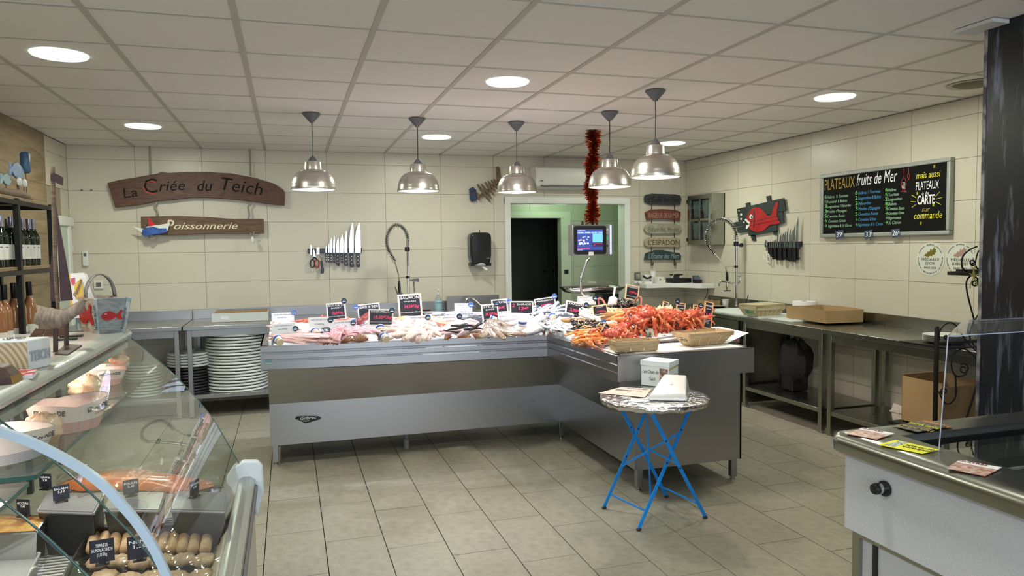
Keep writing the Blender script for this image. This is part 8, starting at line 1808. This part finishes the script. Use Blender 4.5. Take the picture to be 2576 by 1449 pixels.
rim = MB(); rp = [(0, -.062), (-.012, -.055), (-.014, -.03), (-.012, -.012), (0, -.001), (.018, .004), (.05, .004), (.165, .0), (.172, -.012), (.172, -.10)]
def rimline(P, out):  # ring of points for a profile at P with inward direction out
    return [Vector((P[0]+o*out[0], P[1]+o*out[1], fz+z)) for o, z in rp]
c0_ = rimline((fx, y0f), (1, 0)); 
cor = [rimline((fx, y0f), (1, 0)), rimline((fx, fy-.03), (1, 0))]
cor += [[Vector((fx+.03-.03*math.cos(a)+o*(math.cos(a) if False else 1)*(1-.42*(a/(math.pi/2))*0)*math.cos(a)*1.0+ (o if False else 0), fy-.03+.03*math.sin(a)-o*math.sin(a)*.62, fz+z)) for o, z in rp] for a in (0.3, .6, .9, 1.2)]
cor2 = [Vector((fx+.03, fy, 0))]
rim.loft([rimline((fx, y0f), (1, 0)), rimline((fx, fy-.04), (1, 0))], closed=False)
rs = []
for k in range(7):
    a = math.pi/2*k/6; ring = []
    for o, z in rp:
        # outer part follows rounded corner, inner part meets the mitre
        ox, oy = fx+o, fy-.62*o
        rr = max(.04-o, 0)
        if rr > 0: ring.append(Vector((fx+.04-rr*math.cos(a), fy-.04+rr*math.sin(a), fz+z)))
        else: ring.append(Vector((fx+o, fy-.04+(.0)-(.62*o-.04)*(1), fz+z)) if False else Vector((fx+max(o, .04), fy-.04-(max(o, .04)-.04)*.62, fz+z)))
    rs.append(ring)
rim.loft(rs, closed=False)
rim.loft([[Vector((fx+o, fy-.04, fz+z)) for o, z in rp], [Vector((fx+max(o, .04) if o > .04 else fx+o, fy-.04-(max(o, .04)-.04)*.62, fz+z)) for o, z in rp]], closed=False)
rim.loft([[Vector((fx+max(o, .04), fy-.62*max(o-.04, 0)-(.04 if o >= .04 else o), fz+z)) for o, z in rp], [Vector((x1f, fy-.62*max(o-.04, 0)-(.04 if o >= .04 else o), fz+z)) for o, z in rp]], closed=False)
rim.build('steel_rim', m_fs, t, sharp=.9, fix=True)
MB().box((wx0, y0f, fz-.11), (x1f, wy1-.02, fz-.10)).build('well_floor', mat('dark_well', (.03, .035, .03), .15), t)
MB().box((wx0, y0f, fz-.028), (x1f, wy1-.01, fz-.022)).build('sliding_glass', glassmat('freezer_glass', (.75, .85, .78), .02, .5, 1.5), t)
MB().box((wx0+.0, wy1-.35, fz-.0215), (x1f, wy1-.34, fz-.016)).build('glass_track', m_casem, t)
kp = W(2222, 1228, 'x', fx+.02)
MB().lathe([(.024, 0), (.024, -.006), (.001, -.006)], (fx+.024, kp.y-.004, kp.z), 28, 'x', cap=False).build('knob_plate', m_black, t); MB().lathe([(.0165, 0), (.0165, -.020), (.001, -.020)], (fx+.018, kp.y, kp.z), 28, 'x', cap=False).build('knob_collar', m_chrome, t); MB().lathe([(.017, -.006), (.0175, -.024), (.015, -.030), (.001, -.031)], (fx+.015, kp.y+.002, kp.z), 28, 'x', cap=False).build('knob', m_black, t)
# flyers
def flyer(name, label, pts, m, z=fz+.006, lift=None, words=None):
    P = [W(x, y, 'z', z) for x, y in pts]; q = thing(name, label, 'flyer', tuple(P[0]), 0, 'flyers on the freezer rim')
    MB().prism(P, (0, 0, .0012)).build('sheet', m, q, fix=True)
    return q, P
m_oyprint = mat('oyster_basket_print', (.42, .17, .12), .35, noise=(55, (.66, .50, .44), .4, .62))
for lab, pts in (('oyster photo flyer at the rounded far corner of the freezer rim', ((2126, 1091), (2172, 1077), (2250, 1091), (2205, 1106))), ('oyster photo flyer nearest the camera, overhanging the freezer rim', ((2379, 1178), (2415, 1158), (2520, 1177), (2478, 1199)))):
    q, P = flyer('oyster_flyer', lab, pts, m_oyprint)
    a, b, c, d = P[0].lerp(P[1], .72), P[1], P[2], P[3].lerp(P[2], .72); u = Vector((0, 0, .0014))
    MB().prism([a+u, b+u, c+u, d+u], (0, 0, .0004)).build('white_header', m_paper2, q, fix=True)
    text('HUÎTRES', P[0].lerp(P[1], .82)+u*2, P[2]-P[1], P[1]-P[0], .016, mat('dark_red_ink', (.25, .02, .03), .5), q, width=(P[2]-P[1]).length*.7)
q, P = flyer('yellow_leaflet', 'bright yellow leaflet lying on the freezer rim between the oyster flyers', ((2210, 1119), (2252, 1107), (2362, 1132), (2320, 1142)), mat('bright_yellow', (.80, .76, .02), .5))
u = Vector((0, 0, .0014)); MB().prism([P[0].lerp(P[3], .10).lerp(P[1], .12)+u, P[0].lerp(P[3], .32)+u+(P[1]-P[0])*.10, P[0].lerp(P[3], .34)+u+(P[1]-P[0])*.9, P[0].lerp(P[3], .16)+u+(P[1]-P[0])*.9], (0, 0, .0004)).build('picture', mat('flyer_picture', (.45, .55, .58), .5, noise=(120, (.12, .10, .05), .5, .6)), q, fix=True)
text('FÊTE DU PORT\nentrée gratuite', P[0]+(P[3]-P[0])*.42+(P[1]-P[0])*.5+u*1.5, P[3]-P[0], P[1]-P[0], .02, m_ink_k, q, width=.10)
q, P = flyer('festival_flyer', 'dark colourful festival flyer on the far freezer rim', ((2246, 1073), (2312, 1060), (2382, 1074), (2310, 1087)), mat('festival_print', (.04, .05, .06), .4, noise=(70, (.30, .20, .10), .5, .6)))
text('ESPAGNE', P[0].lerp(P[1], .55)+u*1.5, P[3]-P[0], P[1]-P[0], .03, my, q, width=.10); text('festival', P[0].lerp(P[1], .2)+u*1.5, P[3]-P[0], P[1]-P[0], .03, mo, q, width=.11)
q, P = flyer('orange_flyer', 'orange flyer partly under the dark festival flyer, far freezer rim', ((2325, 1058), (2398, 1074), (2380, 1077), (2312, 1062)), mat('orange_print', (.45, .15, .05), .4, noise=(60, (.55, .30, .10), .45, .6)), z=fz+.0045)
# acrylic guard
m_acr = glassmat('acrylic', (.93, .93, .95), .0, .90, 1.38)
t = thing('acrylic_sneeze_guard', 'clear acrylic guard standing over the freezer in front of the black wall', 'screen guard', (2.3, 1.75, fz))
ga, gb = W(2362, 1135, 'z', fz+.002), W(2385, 846, 'y', 1.63)
gc = W(2424, 808, 'y', 1.80); bt0 = Vector((ga.x, ga.y, fz+.002)); xr_ = XP-.02
g0 = [bt0, Vector((xr_, ga.y, fz+.002)), Vector((xr_, gb.y, gb.z)), gb]
MB().prism(g0, (0, .004, 0)).build('front_sheet', m_acr, t, fix=True); MB().prism([gb, Vector((xr_, gb.y, gb.z)), Vector((xr_, gc.y, gc.z)), gc], (0, 0, .004)).build('top_sheet', m_acr, t, fix=True)
m_ae = mat('acrylic_edge', (.42, .46, .60), .15)
for a, b in ((bt0, gb), (gb, gc), (gb, Vector((xr_, gb.y, gb.z))), (gc, Vector((xr_, gc.y, gc.z)))): MB().tube([a, b], .0018, 5).build('polished_edge', m_ae, t)
# ================================================================ WROUGHT IRON RACK + BOX
Yr = 3.15
t = thing('wrought_iron_rack', 'black wrought iron scrollwork rack between the black wall and right tables', 'rack', tuple(W(2358, 1050, 'y', Yr).xy)+(0,))
def iron(pts, r=.0045, nm='scroll', n=6): return MB().tube(spline([W(x, y, 'y', Yr) for x, y in pts], 5), r, n).build(nm, m_iron, t, sharp=3)
pp_ = W(2357, 826, 'y', Yr); MB().tube([Vector((pp_.x, Yr, 0)), pp_, pp_+Vector((0, 0, .012))], [.014, .013, .009], 10).build('post', m_iron, t, sharp=3)
pp2 = W(2500, 826, 'y', Yr); MB().tube([Vector((pp2.x, Yr, 0)), Vector((pp2.x, Yr, 1.6))], .013, 10).build('post', m_iron, t, sharp=3)
a = W(2357, 864, 'y', Yr); b = W(2500, 885, 'y', Yr); MB().tube([a, Vector((b.x, Yr, a.z))], .010, 8).build('cross_bar', m_iron, t)
def spiral(cx, cy, r0, r1, a0, turns, n=28): return [(cx+(r0+(r1-r0)*k/n)*math.cos(a0+turns*2*math.pi*k/n), cy+(r0+(r1-r0)*k/n)*math.sin(a0+turns*2*math.pi*k/n)) for k in range(n+1)]
iron([(2362, 858), (2364, 835), (2375, 818), (2392, 812), (2408, 822), (2422, 845), (2440, 868), (2458, 885)]); iron(spiral(2380, 848, 6, 2, 0, 1.2, 12), .005)
iron([(2458, 620), (2440, 628), (2424, 642), (2419, 660), (2422, 675), (2432, 683)]); iron(spiral(2447, 660, 8, 2, 1, 1.3, 14)); iron([(2462, 630), (2456, 648), (2454, 668), (2462, 678)])
a, b = W(2422, 684, 'y', Yr), W(2470, 690, 'y', Yr); MB().box((a.x, Yr-.10, b.z-.004), (b.x+.2, Yr+.10, a.z)).build('top_shelf', m_iron, t); MB().box((a.x+.04, Yr-.08, a.z), (b.x+.2, Yr+.08, a.z+.012)).build('tray', m_iron, t)
iron([(2462, 704), (2450, 694), (2438, 697), (2431, 712), (2433, 735), (2440, 765), (2451, 806)]); iron(spiral(2452, 712, 9, 3, -1, 1.3, 14)); iron([(2451, 806), (2458, 796), (2466, 782)]); iron([(2451, 806), (2442, 825), (2440, 850), (2458, 880)])
iron([(2404, 988), (2404, 950), (2395, 930), (2394, 905), (2405, 885), (2425, 878), (2445, 890), (2458, 905)]); iron(spiral(2424, 928, 14, 4, -2.2, 1.3, 16)); iron([(2404, 944), (2412, 948), (2428, 942), (2432, 930)])
iron([(2362, 985), (2375, 1012), (2390, 1015), (2403, 1000), (2406, 975)]); iron(spiral(2375, 984, 9, 3, 2, 1.2, 14)); iron([(2458, 962), (2445, 1010), (2430, 1055)], .006)
MB().box((pp_.x, Yr-.01, .42), (pp2.x, Yr+.33, .44)).build('lower_shelf', m_iron, t); MB().box((pp_.x+.07, Yr-.01, W(2357, 872, 'y', Yr).z-.02), (pp2.x, Yr+.33, W(2357, 872, 'y', Yr).z-.01)).build('middle_shelf', m_iron, t)
tw = thing('raffia_bow', 'yellow green raffia tied on the upper rack shelf', 'raffia', tuple(W(2450, 690, 'y', Yr-.1)))
for pts in ([(2446, 672), (2452, 690), (2442, 712), (2440, 725)], [(2454, 668), (2448, 690), (2456, 708), (2458, 720)], [(2440, 688), (2450, 696), (2460, 690)]): MB().tube(spline([W(x, y, 'y', Yr-.11) for x, y in pts], 4), .003, 5).build('strand', mat('raffia', (.38, .36, .08), .6), tw, sharp=3)
zt4 = W(2357, 872, 'y', Yr).z-.009
a = W(2388, 862, 'y', Yr-.02)
for k in range(6):
    o = MB().lathe([(.001, 0), (.08, 0), (.115, .012), (.118, .014), (.08, .004), (.001, .004)], (a.x+.17, Yr+.16, zt4+.007*k), 28, cap=False).build('white_plate', m_offwhite, sharp=1); tag(o, ['lowest', 'second lowest', 'third lowest', 'fourth lowest', 'fifth lowest', 'topmost'][k]+' white plastic plate in the low stack on the iron rack', 'plate', 'white plates on the iron rack')
a = W(2372, 960, 'y', Yr-.05); 
t = thing('brown_carton', 'large open brown carton on the iron rack beside the black wall', 'carton', (3.7, Yr, .44))
zt5 = W(2372, 966, 'y', Yr+.02).z; x0_ = W(2372, 966, 'y', Yr+.02).x; x1_ = pp2.x-.03
for p_, q_, m_ in (((x0_, Yr+.02, .4405), (x1_, Yr+.026, zt5-.02), m_card), ((x0_, Yr+.30, .4405), (x1_, Yr+.306, zt5+.01), m_card_in), ((x0_, Yr+.026, .4405), (x0_+.006, Yr+.30, zt5), m_card), ((x1_-.006, Yr+.026, .4405), (x1_, Yr+.30, zt5), m_card), ((x0_, Yr+.026, .4405), (x1_, Yr+.30, .446), m_card_in)):
    MB().box(p_, q_).build('side', m_, t)
# white tubs on the lower bench shelf
m_tub = mat('white_tub', (.66, .60, .55), .45)
def tub(label, px, py, s=1.0, rz=0.0):
    p = W(px, py, 'z', .2005); t = thing('lidded_tub', label, 'tub', (p.x, p.y, .2005), rz, 'white lidded tubs on the shelf'); t.scale = (s, s, s)
    MB().loft([[(-.05, -.045, 0), (.05, -.045, 0), (.05, .045, 0), (-.05, .045, 0)], [(-.06, -.055, .085), (.06, -.055, .085), (.06, .055, .085), (-.06, .055, .085)]]).build('body', m_tub, t, world=False, bevel=.004, fix=True)
    MB().box((-.068, -.062, .083), (.068, .062, .094)).build('rim', m_tub, t, world=False, bevel=.003)
    MB().loft([[(-.062, -.056, .094), (.062, -.056, .094), (.062, .056, .094), (-.062, .056, .094)], [(-.055, -.045, .125), (.055, -.045, .125), (.045, .045, .145), (-.045, .045, .145)]]).build('lid', m_tub, t, world=False, bevel=.004, fix=True)
    MB().tube([(-.04, -.02, .13), (-.03, -.03, .155), (.03, -.03, .155), (.04, -.02, .13)], .007, 8).build('handle', m_tub, t, world=False); MB().box((-.012, -.068, .07), (.012, -.060, .098)).build('latch', m_tub, t, world=False, bevel=.002)
tub('left white lidded tub on the lower table shelf above the flyers', 2272, 1066, 1.05, .3); tub('right white lidded tub on the lower table shelf, beside the iron rack', 2322, 1078, 1.0, .3); tub('hindmost white lidded tub on the lower table shelf, mostly hidden', 2335, 1050, 1.05, .3)
# radiator-like floor box left behind glass: nothing more is visible
fit_texts()
